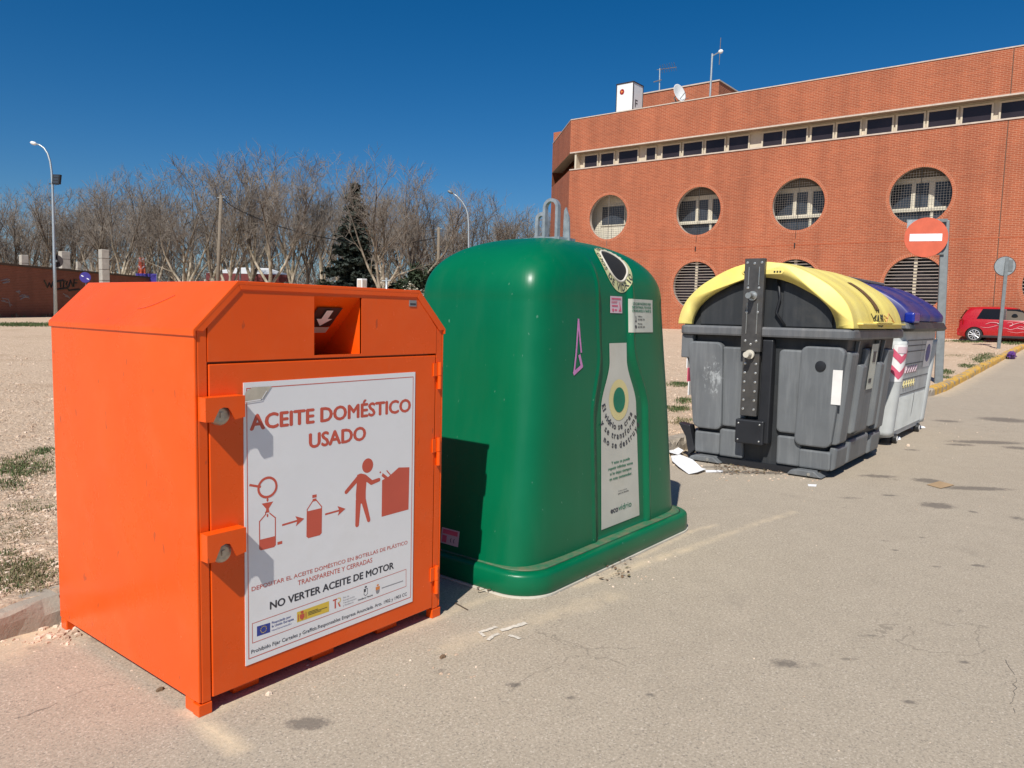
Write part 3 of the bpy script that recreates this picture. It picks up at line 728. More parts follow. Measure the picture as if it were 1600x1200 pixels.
a.poly([Z8(752, 728), Z8(775, 719), Z8(800, 724), Z8(822, 748), Z8(810, 775), Z8(806, 830), Z8(806, 870), Z8(804, 902), Z8(745, 914), Z8(744, 850), Z8(750, 775)])
def limb(p, q, w1, w2=None, k=0.0):
    w2 = w2 or w1; p, q = Vector(p), Vector(q); d = (q-p).normalized(); nn = Vector((-d.y, d.x))
    a.poly([tuple(p+nn*w1/2), tuple(p-nn*w1/2), tuple(q-nn*w2/2), tuple(q+nn*w2/2)], k); a.disc(q, w2/2, 14, None, k+.00002); a.disc(p, w1/2, 14, None, k+0.000035)
limb(Z8(764, 742), Z8(684, 835), .021, .016, 0.000105); limb(Z8(800, 742), Z8(842, 776), .021, .019, 0.000175); limb(Z8(842, 776), Z8(888, 758), .018, .015, 0.000245)
limb(Z8(760, 885), Z8(752, 1040), .027, .019, 0.000105); limb(Z8(790, 880), Z8(824, 1010), .025, .017, 0.000315)
a.poly([Z8(1012, 682), Z8(1079, 680), Z8(1073, 944), Z8(905, 990), Z8(908, 762), Z8(925, 752), Z8(905, 735), Z8(912, 716), Z8(945, 742)])
a.line([Z8(938, 702), Z8(958, 726)], .005, False, 0.000105); a.disc(Z8(897, 712), .004, 10)
a.done('pictograms', M['print_red'])
# logo strip
a = Flat(); a.line([Z9(84, 738), Z9(1508, 234), Z9(1508, 392), Z9(86, 918)], .0022, True); a.done('logo_frame', M['print_red'])
a = Flat(); a.poly([Z9(127, 765), Z9(250, 728), Z9(250, 816), Z9(127, 857)]); a.done('flag', M['print_blue'])
a = Flat(); fc = Z9(188, 790)
for k_ in range(12): a.disc((fc[0]+.0115*math.cos(k_*math.pi/6), fc[1]+.0115*math.sin(k_*math.pi/6)), .0019, 6, None, .0005)
a.done('flag_stars', M['print_yellow'])
a = Flat()
a.text('Financiado por', Z9(265, 740), Z9(442, 682), Z9(265, 718), .01); a.text('la Unión Europea', Z9(265, 772), Z9(468, 705), Z9(265, 750), .01)
a.text('NextGenerationEU', Z9(265, 805), Z9(446, 748), Z9(265, 790), 0)
a.done('funding_text', M['print_blue']); a = Flat(); a.text('Plan de', Z9(925, 505), Z9(980, 488), Z9(925, 490), .0); a.text('Recuperación,', Z9(925, 530), Z9(1035, 492), Z9(925, 515), .0); a.text('Transformación', Z9(925, 554), Z9(1048, 512), Z9(925, 539), 0); a.text('y Resiliencia', Z9(925, 577), Z9(1022, 545), Z9(925, 562), 0)
a.done('plan_text', M['print_grey'])
a = Flat(); a.poly([Z9(498, 632), Z9(795, 528), Z9(795, 625), Z9(498, 727)]); a.done('yellow_panel', M['print_yellow'])
a = Flat(); pc = Z9(545, 662)
a.poly([(pc[0]-.010, pc[1]+.006), (pc[0]+.010, pc[1]+.006), (pc[0]+.010, pc[1]-.008), (pc[0], pc[1]-.017), (pc[0]-.010, pc[1]-.008)], .0005); a.disc((pc[0], pc[1]+.013), .007, 10, .005, .0005)
a.line([(pc[0]-.017, pc[1]+.008), (pc[0]-.017, pc[1]-.014)], .003, False, .0005); a.line([(pc[0]+.017, pc[1]+.008), (pc[0]+.017, pc[1]-.014)], .003, False, .0005)
a.done('coat_of_arms', M['print_red'])
a = Flat()
for k_ in range(3): a.line([Z9(602, 632+k_*13), Z9((690, 775, 720)[k_], 632+k_*13-((690, 775, 720)[k_]-602)*.35)], .002, False, .0005)
a.done('panel_text', M['print_dark'])
a = Flat(); a.poly([Z9(830, 518), Z9(870, 503), Z9(870, 516), Z9(858, 520), Z9(860, 594), Z9(846, 599), Z9(846, 525), Z9(830, 531)]); a.poly([Z9(874, 545), Z9(886, 541), Z9(904, 576), Z9(890, 582)]); a.done('emblem_letter', M['print_red'])
a = Flat(); a.line([Z9(878, 502), Z9(897, 500), Z9(903, 518), Z9(897, 534), Z9(880, 544)], .0035); a.done('emblem_letter', M['print_yellow'])
a = Flat(); sc_ = Z9(1135, 442)
a.line([(sc_[0]-.009, sc_[1]+.012), (sc_[0]+.009, sc_[1]+.012), (sc_[0]+.009, sc_[1]-.010), (sc_[0], sc_[1]-.016), (sc_[0]-.009, sc_[1]-.010)], .002, True); a.poly([(sc_[0]-.009, sc_[1]+.012), (sc_[0], sc_[1]+.012), (sc_[0], sc_[1]), (sc_[0]-.009, sc_[1])]); a.disc((sc_[0], sc_[1]+.020), .006, 8, .004)
a.text('Castilla-La Mancha', Z9(1062, 527), Z9(1200, 478), Z9(1062, 513), .02); a.done('shield', M['print_dark'])
a = Flat(); s2 = Z9(1246, 420)
a.poly([(s2[0]-.011, s2[1]+.012), (s2[0]+.011, s2[1]+.012), (s2[0]+.011, s2[1]-.002), (s2[0]-.011, s2[1]-.002)]); a.disc((s2[0], s2[1]+.018), .006, 8, .004); a.done('crest', M['print_orange'])
a = Flat(); a.poly([(s2[0]-.011, s2[1]-.003), (s2[0]+.011, s2[1]-.003), (s2[0]+.008, s2[1]-.015), (s2[0], s2[1]-.019), (s2[0]-.008, s2[1]-.015)]); a.line([Z9(1285, 408), Z9(1478, 342)], .004); a.done('crest_text', M['print_grey'])
a = Flat(); a.poly([S2(379, 628), S2(384, 612), S2(394, 605), S2(424, 603.5), S2(412, 622), S2(407, 624)], .0012); a.done('tape', M['tape'])
a = Flat(); a.line([S2(379, 628.5), S2(408, 624)], .004, False, .0022); a.line([S2(408, 624), S2(416, 611)], .003, False, .0022); a.done('tape_edge', M['white_board'])

# ------------------------------------------------------------------ green bottle bank (bell-shaped igloo)
GX, GY = 3.742, 2.675
G = dict(a0=.866, a1=.710, b0=.535, b1=.452, z1=1.43, zt=1.800, n=2.35, m=7.0)
def smax(a, b, k=.02): return .5*(a+b+math.sqrt((a-b)**2+k*k))
def notch_half(z): return .295+(.175-.295)*sm(.80, 1.18, z)
def notch_mid(z): return 3.800+(3.755-3.800)*sm(.8, 1.3, z)
def gl_point(th, s):
    # s 0..1 from the skirt to the crown
    if s < .62:
        z = .10+(G['z1']-.10)*(s/.62)
        t = (z-.10)/(G['z1']-.10); k = 1-.0*t; a = G['a0']+(G['a1']-G['a0'])*t; b_ = G['b0']+(G['b1']-G['b0'])*t
    else:
        ph = (s-.62)/.38*math.pi/2; sn, cs = math.sin(ph), math.cos(ph)
        z = G['z1']+(G['zt']-G['z1'])*sn**(2/G['n']); k = cs**(2/G['n']); a = G['a1']*k; b_ = G['b1']*k
    mm = 8.0+(G['m']-8.0)*sm(0, .55, s) if s < .62 else G['m']+(2.3-G['m'])*((s-.62)/.38)**2
    c, q = math.cos(th), math.sin(th)
    x = math.copysign(abs(c)**(2/mm), c)*a; y = math.copysign(abs(q)**(2/mm), q)*b_
    # bottle-shaped recess down the front with a soft bead along its edge
    if q < 0 and z < 1.72:
        xc = GX+x-.035*sm(1.0, .1, z) - notch_mid(z); h = notch_half(z); d = abs(xc)-h
        fade = sm(.10, .14, z)*sm(1.74, 1.50, z)
        if d < 0: y += .017*fade*sm(0, .028, -d)
        elif d < .03: y -= .007*fade*math.sin(math.pi*d/.03)
    return Vector((GX+x-.035*sm(1.0, .1, z), GY+y, z))
glass_bank = thing('bottle_bank', 'green bell-shaped glass bottle bank with round mouth and bottle-shaped poster', 'bottle bank', (GX, GY, 0))
NT, NS = 320, 150
def th_of(i):       # denser along the front
    return 2*math.pi*i/NT
# spread angles so that superellipse arc is even
def th_map(u):
    q = u*4; k = math.floor(q); f = q-k
    g = f**1.0
    e = 1.9
    g = (f**e)/(f**e+(1-f)**e) if 0 < f < 1 else f
    return (k+g)*math.pi/2
b = MB(); ths = []
fr = 190
# front half gets samples evenly spaced in X
def x_to_th(u, mm=4.6):      # u -1..1
    c = math.copysign(abs(u)**(mm/2), u); return -math.acos(max(-1, min(1, c)))
us = [-1+2*i/fr for i in range(fr+1)]
ths = [x_to_th(u) for u in us]
# add extra samples on the corners
ex = []
for i in range(1, 14): ex += [-math.pi+ (math.pi/2)*.5*(i/14)**1.6, -(math.pi/2)*.5*(i/14)**1.6]
ths = sorted(set([round(t, 6) for t in ths+ex]))
ths = ths[:-1] if abs(ths[-1]) < 1e-6 else ths
ths += [math.pi*i/44 for i in range(44)]
ths = sorted(set(ths)); ths = [t for i, t in enumerate(ths) if i == 0 or t-ths[i-1] > 1e-4]
n = len(ths); P = []
for j in range(NS+1):
    s = j/NS
    s = s if j < NS else .9995
    for t in ths: P.append(gl_point(t, s))
f = [(j*n+i, j*n+(i+1) % n, (j+1)*n+(i+1) % n, (j+1)*n+i) for j in range(NS) for i in range(n)] + [tuple(range(NS*n, (NS+1)*n))]
b.add(P, f); gb_me = b.mesh('bell')
bvh = BVHTree.FromPolygons([tuple(v.co) for v in gb_me.vertices], [tuple(p.vertices) for p in gb_me.polygons])
bell = link_mesh('bell', gb_me, M['green'], glass_bank, smooth=True)
# skirt
def rrect(hx, hy, r, n_=10, cx=3.695, cy=GY):
    P = []
    for qx, qy, a0_ in ((1, -1, -90), (1, 1, 0), (-1, 1, 90), (-1, -1, 180)):
        for i in range(n_+1):
            an = math.radians(a0_+90*i/n_); P.append((cx+qx*(hx-r)+r*math.cos(an), cy+qy*(hy-r)+r*math.sin(an)))
    return P
SKX, SKY = .912, .625
secs = []
for z, d in ((.012, .004), (.016, .001), (.060, .001), (.098, .003), (.108, .007), (.114, .014), (.1175, .024), (.1185, .05), (.119, .20)):
    secs.append([(x, y, z) for x, y in rrect(SKX-d, SKY-d, .20-d*.5)])
b = MB(); b.loft(secs); b.build('skirt', M['green'], glass_bank, smooth=True)
b = MB(); b.loft([[(x, y, z) for x, y in rrect(SKX+.006, SKY+.006, .205)] for z in (.001, .010)]); b.build('base_sheet', M['caulk'], glass_bank)
b = MB(); b.loft([[(x, y, .1195) for x, y in rrect(SKX-.045, SKY-.042, .17)], [(x, y, .1225) for x, y in rrect(SKX-.058, SKY-.055, .16)], [(x, y, .1235) for x, y in rrect(SKX-.14, SKY-.12, .12)]]); b.build('dusty_ledge', M['dgreen'], glass_bank, smooth=True)
# lifting hooks on the crown
def loop(cx, y0, y1, z0, z1, wd, th_):
    b = MB(); r = (y1-y0)/2; yc = (y0+y1)/2; zc = z1-r; pts_o, pts_i = [(y0, z0)], [(y0+wd, z0)]
    for i in range(13):
        q = math.pi-math.pi*i/12; pts_o.append((yc+r*math.cos(q), zc+r*math.sin(q))); pts_i.append((yc+(r-wd)*math.cos(q), zc+(r-wd)*math.sin(q)))
    pts_o.append((y1, z0)); pts_i.append((y1-wd, z0)); k_ = len(pts_o)
    P = [(cx-th_/2, y, z) for y, z in pts_o]+[(cx-th_/2, y, z) for y, z in pts_i]+[(cx+th_/2, y, z) for y, z in pts_o]+[(cx+th_/2, y, z) for y, z in pts_i]
    f = []
    for i in range(k_-1):
        f += [(i, i+1, k_+i+1, k_+i), (2*k_+i, 3*k_+i, 3*k_+i+1, 2*k_+i+1), (i, 2*k_+i, 2*k_+i+1, i+1), (k_+i, k_+i+1, 3*k_+i+1, 3*k_+i)]
    b.add(P, f); return b
l1 = loop(3.70, 2.592, 2.700, 1.78, 2.035, .018, .030); l1.build('lifting_hook', M['galv'], glass_bank)
l2 = loop(3.80, 2.740, 2.832, 1.78, 1.975, .021, .022); l2.box(3.786, 3.814, 2.7402, 2.8318, 1.78, 1.830); l2.build('lifting_hook', M['galv'], glass_bank)
b = MB(); b.prism([(2.615, 1.78), (2.610, 1.97), (2.598, 1.99), (2.575, 1.93), (2.565, 1.78)], 0, 3.775, 3.787); b.box(3.69, 3.86, 2.58, 2.84, 1.79, 1.812); b.build('hook_plate', M['galv'], glass_bank)

# artwork wrapped onto the bell
def wrap(p, d, off, org):
    hit, nrm, idx, dist = bvh.ray_cast(Vector(p), Vector(d))
    if hit is None: return Vector(p)
    if nrm.dot(Vector(d)) > 0: nrm = -nrm
    return hit+nrm*off
def subdiv(pts, f, step):
    me = bpy.data.meshes.new('x'); me.from_pydata([(p[0], p[1], p[2] if len(p) > 2 else 0.0) for p in pts], [], f); bm = bmesh.new(); bm.from_mesh(me)
    bmesh.ops.triangulate(bm, faces=bm.faces)
    for _ in range(5):
        es = [e for e in bm.edges if e.calc_length() > step]
        if not es: break
        bmesh.ops.subdivide_edges(bm, edges=es, cuts=1, use_grid_fill=False); bmesh.ops.triangulate(bm, faces=bm.faces)
    v = [(q.co.x, q.co.y, q.co.z) for q in bm.verts]; bm.verts.index_update(); ff = [tuple(x.index for x in q.verts) for q in bm.faces]
    bm.free(); bpy.data.meshes.remove(me); return v, ff
def front(u, z): return (u, GY-2.0, z), (0, 1, 0)
def side(u, z): return (GX-2.5, u, z), (1, 0, 0)
TL = math.radians(40)
def tilt(u, v):        # plane facing the mouth: v runs up the dome
    c = Vector((3.848, 2.30, 1.640)); up = Vector((0, math.sin(TL), math.cos(TL))); d = Vector((0, math.cos(TL), -math.sin(TL)))
    return tuple(c+Vector((1, 0, 0))*u+up*v-d*1.2), tuple(d)
def sticker(name, pts, faces, mat, fn, off, parent, step=.03):
    v, ff = subdiv(pts, faces, step); P = [wrap(*fn(x, z), off+k_, None) for x, z, k_ in v]
    me = bpy.data.meshes.new(name); me.from_pydata([tuple(p) for p in P], [], ff); me.update()
    return link_mesh(name, me, mat, parent, smooth=True)
def pol(pts): return pts, [tuple(range(len(pts)))]
def rect(x0, x1, z0, z1): return pol([(x0, z0), (x1, z0), (x1, z1), (x0, z1)])
class Art:
    def __init__(s): s.p = []; s.f = []
    def add(s, pts, faces): n_ = len(s.p); s.p += pts; s.f += [tuple(i+n_ for i in q) for q in faces]; return s
    def text(s, t, x, z, wd, cap, bold=.01): return s.add(*fit_text(t, x, z, wd, cap, bold))
    def arc(s, t, c, r, a0, a1, cap, bold=.012, inward=True, sx=1.0):
        # letters set along an arc, from angle a0 to a1 (degrees, measured counter-clockwise from +u)
        wl = []
        for ch in t:
            if ch == ' ': wl.append(.32); continue
            v, f_ = text2d(ch, bold); wl.append(max(p[0] for p in v)-min(p[0] for p in v)+.10)
        tot = sum(wl); pos = 0; hv, _ = text2d('H', bold); sz = cap/max(p[1] for p in hv)
        for ch, w_ in zip(t, wl):
            mid = (pos+w_/2)/tot; pos += w_
            if ch == ' ': continue
            an = math.radians(a0+(a1-a0)*mid); v, f_ = text2d(ch, bold); xm = (max(p[0] for p in v)+min(p[0] for p in v))/2
            sg = 1 if inward else -1           # inward: letters' tops point to the centre
            ux, uz = (-math.sin(an)*sg, math.cos(an)*sg); vx, vz = (-math.cos(an)*sg, -math.sin(an)*sg)
            bx, bz = c[0]+r*math.cos(an)*sx, c[1]+r*math.sin(an)
            s.add([(bx+((p[0]-xm)*ux+p[1]*vx)*sz, bz+((p[0]-xm)*uz+p[1]*vz)*sz, p[2]) for p in v], f_)
        return s
    def done(s, name, mat, fn, off, parent, step=.03): return sticker(name, s.p, s.f, mat, fn, off, parent, step)
xc = 3.798
def bw(z):
    if z > 1.09: return .096
    if z < .86: return .196+.020*(1-(z-.2)/.66)
    return .196+(.096-.196)*sm(.84, 1.11, z)
zz = [.170]+[.175+.01*i for i in range(110)]; zz = [z for z in zz if z <= 1.206]
outl = [(xc-bw(z), z) for z in zz]; outr = [(xc+bw(z), z) for z in zz]
pts = outl+outr; nz_ = len(zz); poster = sticker('bottle_poster', pts, [(i, nz_+i, nz_+i+1, i+1) for i in range(nz_-1)], M['decal'], front, .0025, glass_bank, .06)
cz = .880
def disc_pts(c, r, rz, n_=36): return pol([(c[0]+r*math.cos(2*math.pi*i/n_), c[1]+rz*math.sin(2*math.pi*i/n_)) for i in range(n_)])
sticker('sun_halo', *disc_pts((xc-.002, cz), .110, .118), M['halo'], front, .0040, poster)
sticker('sun_disc', *disc_pts((xc-.002, cz), .066, .072), M['print_green'], front, .0055, poster)
a = Art(); c0 = (xc-.004, cz+.02)
a.arc('El vidrio se crea', c0, .190, 190, 325, .037, .03); a.done('poster_slogan', M['print_dark'], front, .0042, poster); a = Art(); a.arc('y se transforma,', c0, .243, 212, 333, .037, .03); a.done('poster_slogan', M['print_dark'], front, .0042, poster); a = Art(); a.arc('no se destruye.', c0, .296, 232, 327, .037, .03)
a.done('poster_slogan', M['print_dark'], front, .0042, poster)
a = Art()
for i, (t_, hw) in enumerate((('Y esto se puede', .105), ('repetir infinitas veces', .140), ('si lo dejas siempre', .122), ('en este contenedor.', .128))): a.text(t_, xc-hw+.005, .520-.030*i, 2*hw, .0165, .022)
a.done('poster_text', M['print_green'], front, .0042, poster)
a = Art(); a.text('Y esto continúa', xc-.03, .352, .10, .008, .0); a.text('para la familia', xc-.03, .338, .12, .008, .02); a.done('poster_small_text', M['print_dark'], front, .0042, poster)
a = Art(); a.text('eco', xc-.118, .243, .085, .033, .03); a.done('poster_logo', M['print_dark'], front, .0042, poster)
a = Art(); a.text('vidrio', xc-.030, .243, .150, .033, .004); a.done('poster_logo', M['print_green'], front, .0042, poster)
# QR code left out; small white stickers
st1 = sticker('small_sticker', *rect(3.717, 3.850, 1.375, 1.470), M['sticker_pink'], front, .003, glass_bank)
a = Art(); a.add(*rect(3.730, 3.835, 1.452, 1.460)); a.add(*rect(3.730, 3.795, 1.440, 1.443)); a.add(*rect(3.730, 3.790, 1.432, 1.435)); a.add(*rect(3.735, 3.800, 1.412, 1.420)); a.add(*pol([(3.805, 1.385), (3.840, 1.385), (3.836, 1.40), (3.822, 1.44), (3.818, 1.44), (3.822, 1.40)])); a.add(*disc_pts((3.747, 1.392), .011, .009, 12)); a.add(*rect(3.765, 3.790, 1.388, 1.397))
a.done('sticker_print', M['pink_red'], front, .0045, st1)
st2 = sticker('notice_sticker', *rect(3.912, 4.190, 1.265, 1.460), M['decal2'], front, .003, glass_bank)
a = Art(); a.text('CUALQUIER INCIDENCIA PARA', 3.938, 1.426, .228, .015, .02); a.text('SER CONTENIDAS, POR FAVOR', 3.933, 1.405, .235, .015, .02); a.text('COMUNÍCANOSLO A TRAVÉS DE', 3.933, 1.384, .235, .015, .02); a.done('notice_heading', M['print_green'], front, .0045, st2)
a = Art(); a.text('Teléfono', 3.998, 1.355, .055, .008, .02); a.text('910 882 734', 3.998, 1.335, .085, .011, .01); a.text('WhatsApp', 3.998, 1.312, .055, .008, .02); a.text('622 842 264', 3.998, 1.292, .085, .011, .01)
a.add(*pol([(3.975, 1.360), (3.981, 1.360), (3.981, 1.338), (3.987, 1.328), (3.965, 1.325), (3.975, 1.338)])); a.add(*disc_pts((3.975, 1.298), .011, .010, 14)); a.done('notice_text', M['print_dark'], front, .0045, st2)
st3 = sticker('maker_sticker', *rect(2.565, 2.690, .155, .235), M['sticker_pink'], side, .003, glass_bank)
a = Art(); a.add(*rect(2.575, 2.680, .206, .229)); a.add(*rect(2.648, 2.680, .162, .198)); a.done('maker_print', M['pink_red'], side, .0045, st3)
a = Art()
for cx_ in (2.612, 2.590):
    arc_ = [(cx_-.010*math.cos(math.radians(q)), .180+.013*math.sin(math.radians(q))) for q in range(-70, 71, 14)]; inn_ = [(cx_-.006*math.cos(math.radians(q)), .180+.009*math.sin(math.radians(q))) for q in range(70, -71, -14)]
    a.add(*pol([( 2*cx_-x, z) for x, z in arc_+inn_]))
a.done('ce_mark', M['print_dark'], side, .0050, st3)
# pink marker scrawl
def stroke(pts, wd):
    P, f_ = [], []
    for i in range(len(pts)-1):
        a_, c_ = Vector(pts[i]), Vector(pts[i+1]); d = (c_-a_).normalized(); nn = Vector((-d.y, d.x))*wd/2; k_ = len(P)
        P += [tuple(a_-d*wd*.3+nn), tuple(a_-d*wd*.3-nn), tuple(c_+d*wd*.3-nn), tuple(c_+d*wd*.3+nn)]; f_.append((k_, k_+1, k_+2, k_+3))
    return P, f_
a = Art()
a.add(*stroke([(3.315, 1.055), (3.340, 1.16), (3.367, 1.335), (3.377, 1.24), (3.387, 1.165)], .014)); a.add(*stroke([(3.370, 1.145), (3.390, 1.09), (3.315, 1.055)], .020))
a.done('marker_scrawl', M['pink'], front, .0030, glass_bank)
# mouth: ring sticker, raised rim and flat dark patch painted as the open hole's shade, set on the slope of the dome
NR = 56
def mouth(k): return [(-.004+k[0]*math.cos(2*math.pi*i/NR), k[2]+k[1]*math.sin(2*math.pi*i/NR)) for i in range(NR)]
oo = mouth((.150, .150, .0)); ii = mouth((.104, .104, .010))
mring = sticker('mouth_label', oo+ii, [(i, (i+1) % NR, NR+(i+1) % NR, NR+i) for i in range(NR)], M['hole_ring'], tilt, .003, glass_bank)
sticker('mouth_hole_patch', *pol(mouth((.107, .107, .010))), M['dark'], tilt, .002, glass_bank)
rimp = [wrap(*tilt(x, v), .003, None) for x, v in mouth((.105, .105, .010))]
b = MB(); b.tube(rimp+[rimp[0]], .007, 8, False); b.build('mouth_rim', M['caulk'], glass_bank, smooth=True)
a = Art(); c0 = (-.004, .004)
a.arc('DE VIDRIO', c0, .146, 208, 332, .034, .02); a.arc('SOLO', c0, .114, 200, 142, .031, .02, False); a.arc('ENVASES', c0, .114, 124, 14, .031, .02, False)
a.done('mouth_lettering', M['print_dark'], tilt, .0048, mring)

# ------------------------------------------------------------------ grey side-loading container with yellow lid
BX0, BX1, BC = 6.75, 8.60, 2.475         # end faces along X, centre line in Y
ybin = thing('lidded_container', 'dark grey container with domed yellow lid and steel lifting bar on its end', 'waste container', (BX0+.9, BC, 0))
def hw(z):                                  # half width in Y of the tub at height z
    return .640+.095*min(1, max(0, z/1.18))
def xe(z): return BX0+.055*(1-min(1, z/1.18))       # end face leans outwards to the top
b = MB()
secs = []
for z in (.055, .12, .30, .60, .90, 1.14, 1.20):
    h = hw(z)-.03; secs.append([(x, y, z) for x, y in rrect((BX1-BX0)/2-.055*(1-z/1.2), h, .10, 6, (BX0+BX1)/2+.03, BC)])
b.loft(secs); tub = b.build('tub', M['grey_deep'], ybin, smooth=False)  # tub darker than its panels, shadow lines between them put into the colour
def endpanel(y0, y1, z0, z1, out, r=.04, yb0=None, yb1=None):
    # raised rounded panel on the end face; y given at the top, yb at the bottom
    yb0 = y0 if yb0 is None else yb0; yb1 = y1 if yb1 is None else yb1
    def ring(ins, o):
        P = []
        rr = max(.004, r-ins*.5)
        for qy, qz, a0_ in ((1, 1, 0), (-1, 1, 90), (-1, -1, 180), (1, -1, 270)):
            for i in range(5):
                an = math.radians(a0_+90*i/4); u = (qy*(1-0)); 
                zc = z1-ins-rr if qz > 0 else z0+ins+rr; zz_ = zc+rr*math.sin(an)
                tt = (zz_-z0)/(z1-z0); ya_, yb_ = yb0+(y0-yb0)*tt, yb1+(y1-yb1)*tt
                yc = yb_-ins-rr if qy > 0 else ya_+ins+rr
                P.append((xe(zz_)+.035-o, yc+rr*math.cos(an), zz_))
        return P
    mb = MB(); mb.loft([ring(0, 0), ring(0, out-.013), ring(.004, out-.004), ring(.015, out)]); return mb
def ep(name, *a_, mat=None, **k_):
    return endpanel(*a_, **k_).build(name, mat or M['grey'], ybin, smooth=False)
# two tall panels each side of the bar, stepped, and the low plinth panels
ep('end_panel', BC+.13, BC+.38, .36, 1.10, .042, r=.04); ep('end_panel', BC+.35, BC+.70, .32, 1.14, .075, r=.06, yb0=BC+.34, yb1=BC+.625, mat=M['grey_scuffed'])
ep('end_panel', BC-.38, BC-.16, .36, 1.10, .042, r=.04); ep('end_panel', BC-.725, BC-.36, .27, 1.14, .075, r=.06, yb0=BC-.64, yb1=BC-.33)
ep('plinth_panel', BC+.36, BC+.61, .08, .285, .055, r=.02); ep('plinth_panel', BC+.14, BC+.37, .07, .33, .04, r=.02)
ep('plinth_panel', BC-.38, BC-.17, .07, .33, .04, r=.02); ep('plinth_panel', BC-.64, BC-.37, .07, .235, .055, r=.02)
# long side ribs (front towards the road)
def yfz(z): return BC-hw(z)
for xa, xb_, d, zl, zh in ((BX0+.05, BX0+.30, .030, .30, 1.10), (BX0+.42, BX0+.58, .045, .36, .98), (BX0+.64, BX0+1.02, .016, .33, 1.12), (BX0+1.08, BX0+1.24, .045, .36, .98), (BX0+1.36, BX0+1.62, .030, .30, 1.10), (BX0+.06, BX0+.42, .022, .07, .27), (BX0+.50, BX0+1.16, .014, .07, .29), (BX0+1.24, BX0+1.62, .022, .07, .27)):
    b = MB()
    def q(ins, o): return [(xa+ins, yfz(zl+ins)+.02-o, zl+ins), (xb_-ins, yfz(zl+ins)+.02-o, zl+ins), (xb_-ins, yfz(zh-ins)+.02-o, zh-ins), (xa+ins, yfz(zh-ins)+.02-o, zh-ins)]
    b.loft([q(0, -.02), q(0, d*.6+.01), q(.02, d+.02)]); b.build('side_rib', M['grey'], ybin, bevel=.008)
for xa in (BX0+.34, BX0+1.06, BX0+1.28):
    b = MB(); b.prism([(BC-hw(1.1)+.02, 1.19), (BC-.74, 1.19), (BC-hw(.9)+.02, .86)], 0, xa, xa+.03); b.build('gusset', M['grey'], ybin)
# rim
b = MB(); R_ = []
for z, d in ((1.205, .03), (1.205, 0), (1.222, -.006), (1.275, -.006), (1.292, .006), (1.292, .06)):
    R_.append([(x, y, z) for x, y in rrect((BX1-BX0)/2+.055-d, .775-d, .07, 6, (BX0+BX1)/2+.0, BC)])
b.loft(R_); b.build('rim', M['rim'], ybin, bevel=.004)
b = MB(); b.box(BX0+.02, BX0+.06, BC+.02, BC+.20, 1.294, 1.325); b.build('rim_step', M['rim'], ybin, bevel=.006)
b = MB(); b.box(BX0-.02, BX0+.12, BC+.655, BC+.77, .98, 1.204); b.build('corner_bracket', M['grey'], ybin, bevel=.01)
# lid: arched shell with three raised bands
LH = [(.790, 1.300), (.786, 1.345), (.762, 1.430), (.708, 1.530), (.600, 1.640), (.475, 1.722), (.325, 1.800), (.175, 1.848), (.04, 1.866)]
def spline(pts, k_=4):
    P = []
    for i in range(len(pts)-1):
        p0, p1, p2, p3 = (Vector(pts[max(i-1, 0)]), Vector(pts[i]), Vector(pts[i+1]), Vector(pts[min(i+2, len(pts)-1)]))
        for j in range(k_):
            t = j/k_; P.append(tuple(.5*((2*p1)+(p2-p0)*t+(2*p0-5*p1+4*p2-p3)*t*t+(3*p1-p0-3*p2+p3)*t**3)))
    P.append(tuple(pts[-1])); return P
half = spline(LH, 4); prof = half + [(-a_, z) for a_, z in reversed(half)]
LCY = 2.490
def lid_section(x, scale, thick, dz=0.0):
    cz_ = 1.30; o1 = [(x, LCY+a_*scale, cz_+(z-cz_)*scale+dz) for a_, z in prof]
    i1 = []
    for a_, z in reversed(prof):
        L = math.hypot(a_/.79, (z-cz_)/.566) or 1; 
        i1.append((x, LCY+a_*scale-thick*(a_/.79)/L, cz_+(z-cz_)*scale+dz-(thick*((z-cz_)/.566)/L)))
    return o1+i1
def band(u):      # raised bands across the lid
    v = 0.0
    for c_, w_ in ((.36, .20), (.88, .20), (1.36, .20)):
        d = abs(u-c_); v = max(v, .015*sm(w_, w_-.07, d))
    return v
LX0, LX1 = BX0-.035, BX1-.06
b = MB(); secs = []
us_ = [0, .004, .02] + [.04*i+.05 for i in range(40)]; us_ = [u for u in us_ if u < LX1-LX0-.02]+[LX1-LX0-.01, LX1-LX0]
for u in us_:
    e = 0.995 if u < .003 or u > LX1-LX0-.003 else 1.0
    th = .135 if u < .085 else (.02)
    secs.append(lid_section(LX0+u, e*(1.0+band(u)*1.1), th))
b.loft(secs); lid = b.build('lid', M['yellow'], ybin, smooth=True)
# charcoal end wall under the arch
wall_prof = [(a_*.965, 1.29+(z-1.30)*.955) for a_, z in prof]
b = MB(); b.prism([(LCY+a_, z) for a_, z in wall_prof], 0, BX0+.055, BX0+.075); b.build('end_wall', M['grey_deep'], ybin); b = MB(); b.prism([(LCY+a_, z) for a_, z in wall_prof], 0, BX1-.14, BX1-.12); b.build('end_wall', M['grey_deep'], ybin)
for y0_, y1_ in ((LCY+.17, LCY+.60), (LCY-.60, LCY-.17)):
    pr_ = [(y0_, 1.30), (y1_, 1.30)]
    b = MB(); top = [(y, min(1.70, 1.30+(1.735-1.30)*math.sqrt(max(0, 1-((y-LCY)/.73)**2))-.03)) for y in [y1_+(y0_-y1_)*i/8 for i in range(9)]]
    b.prism(pr_+top, 0, BX0+.040, BX0+.056); b.build('end_wall_panel', M['grey_deep'], ybin, bevel=.006)
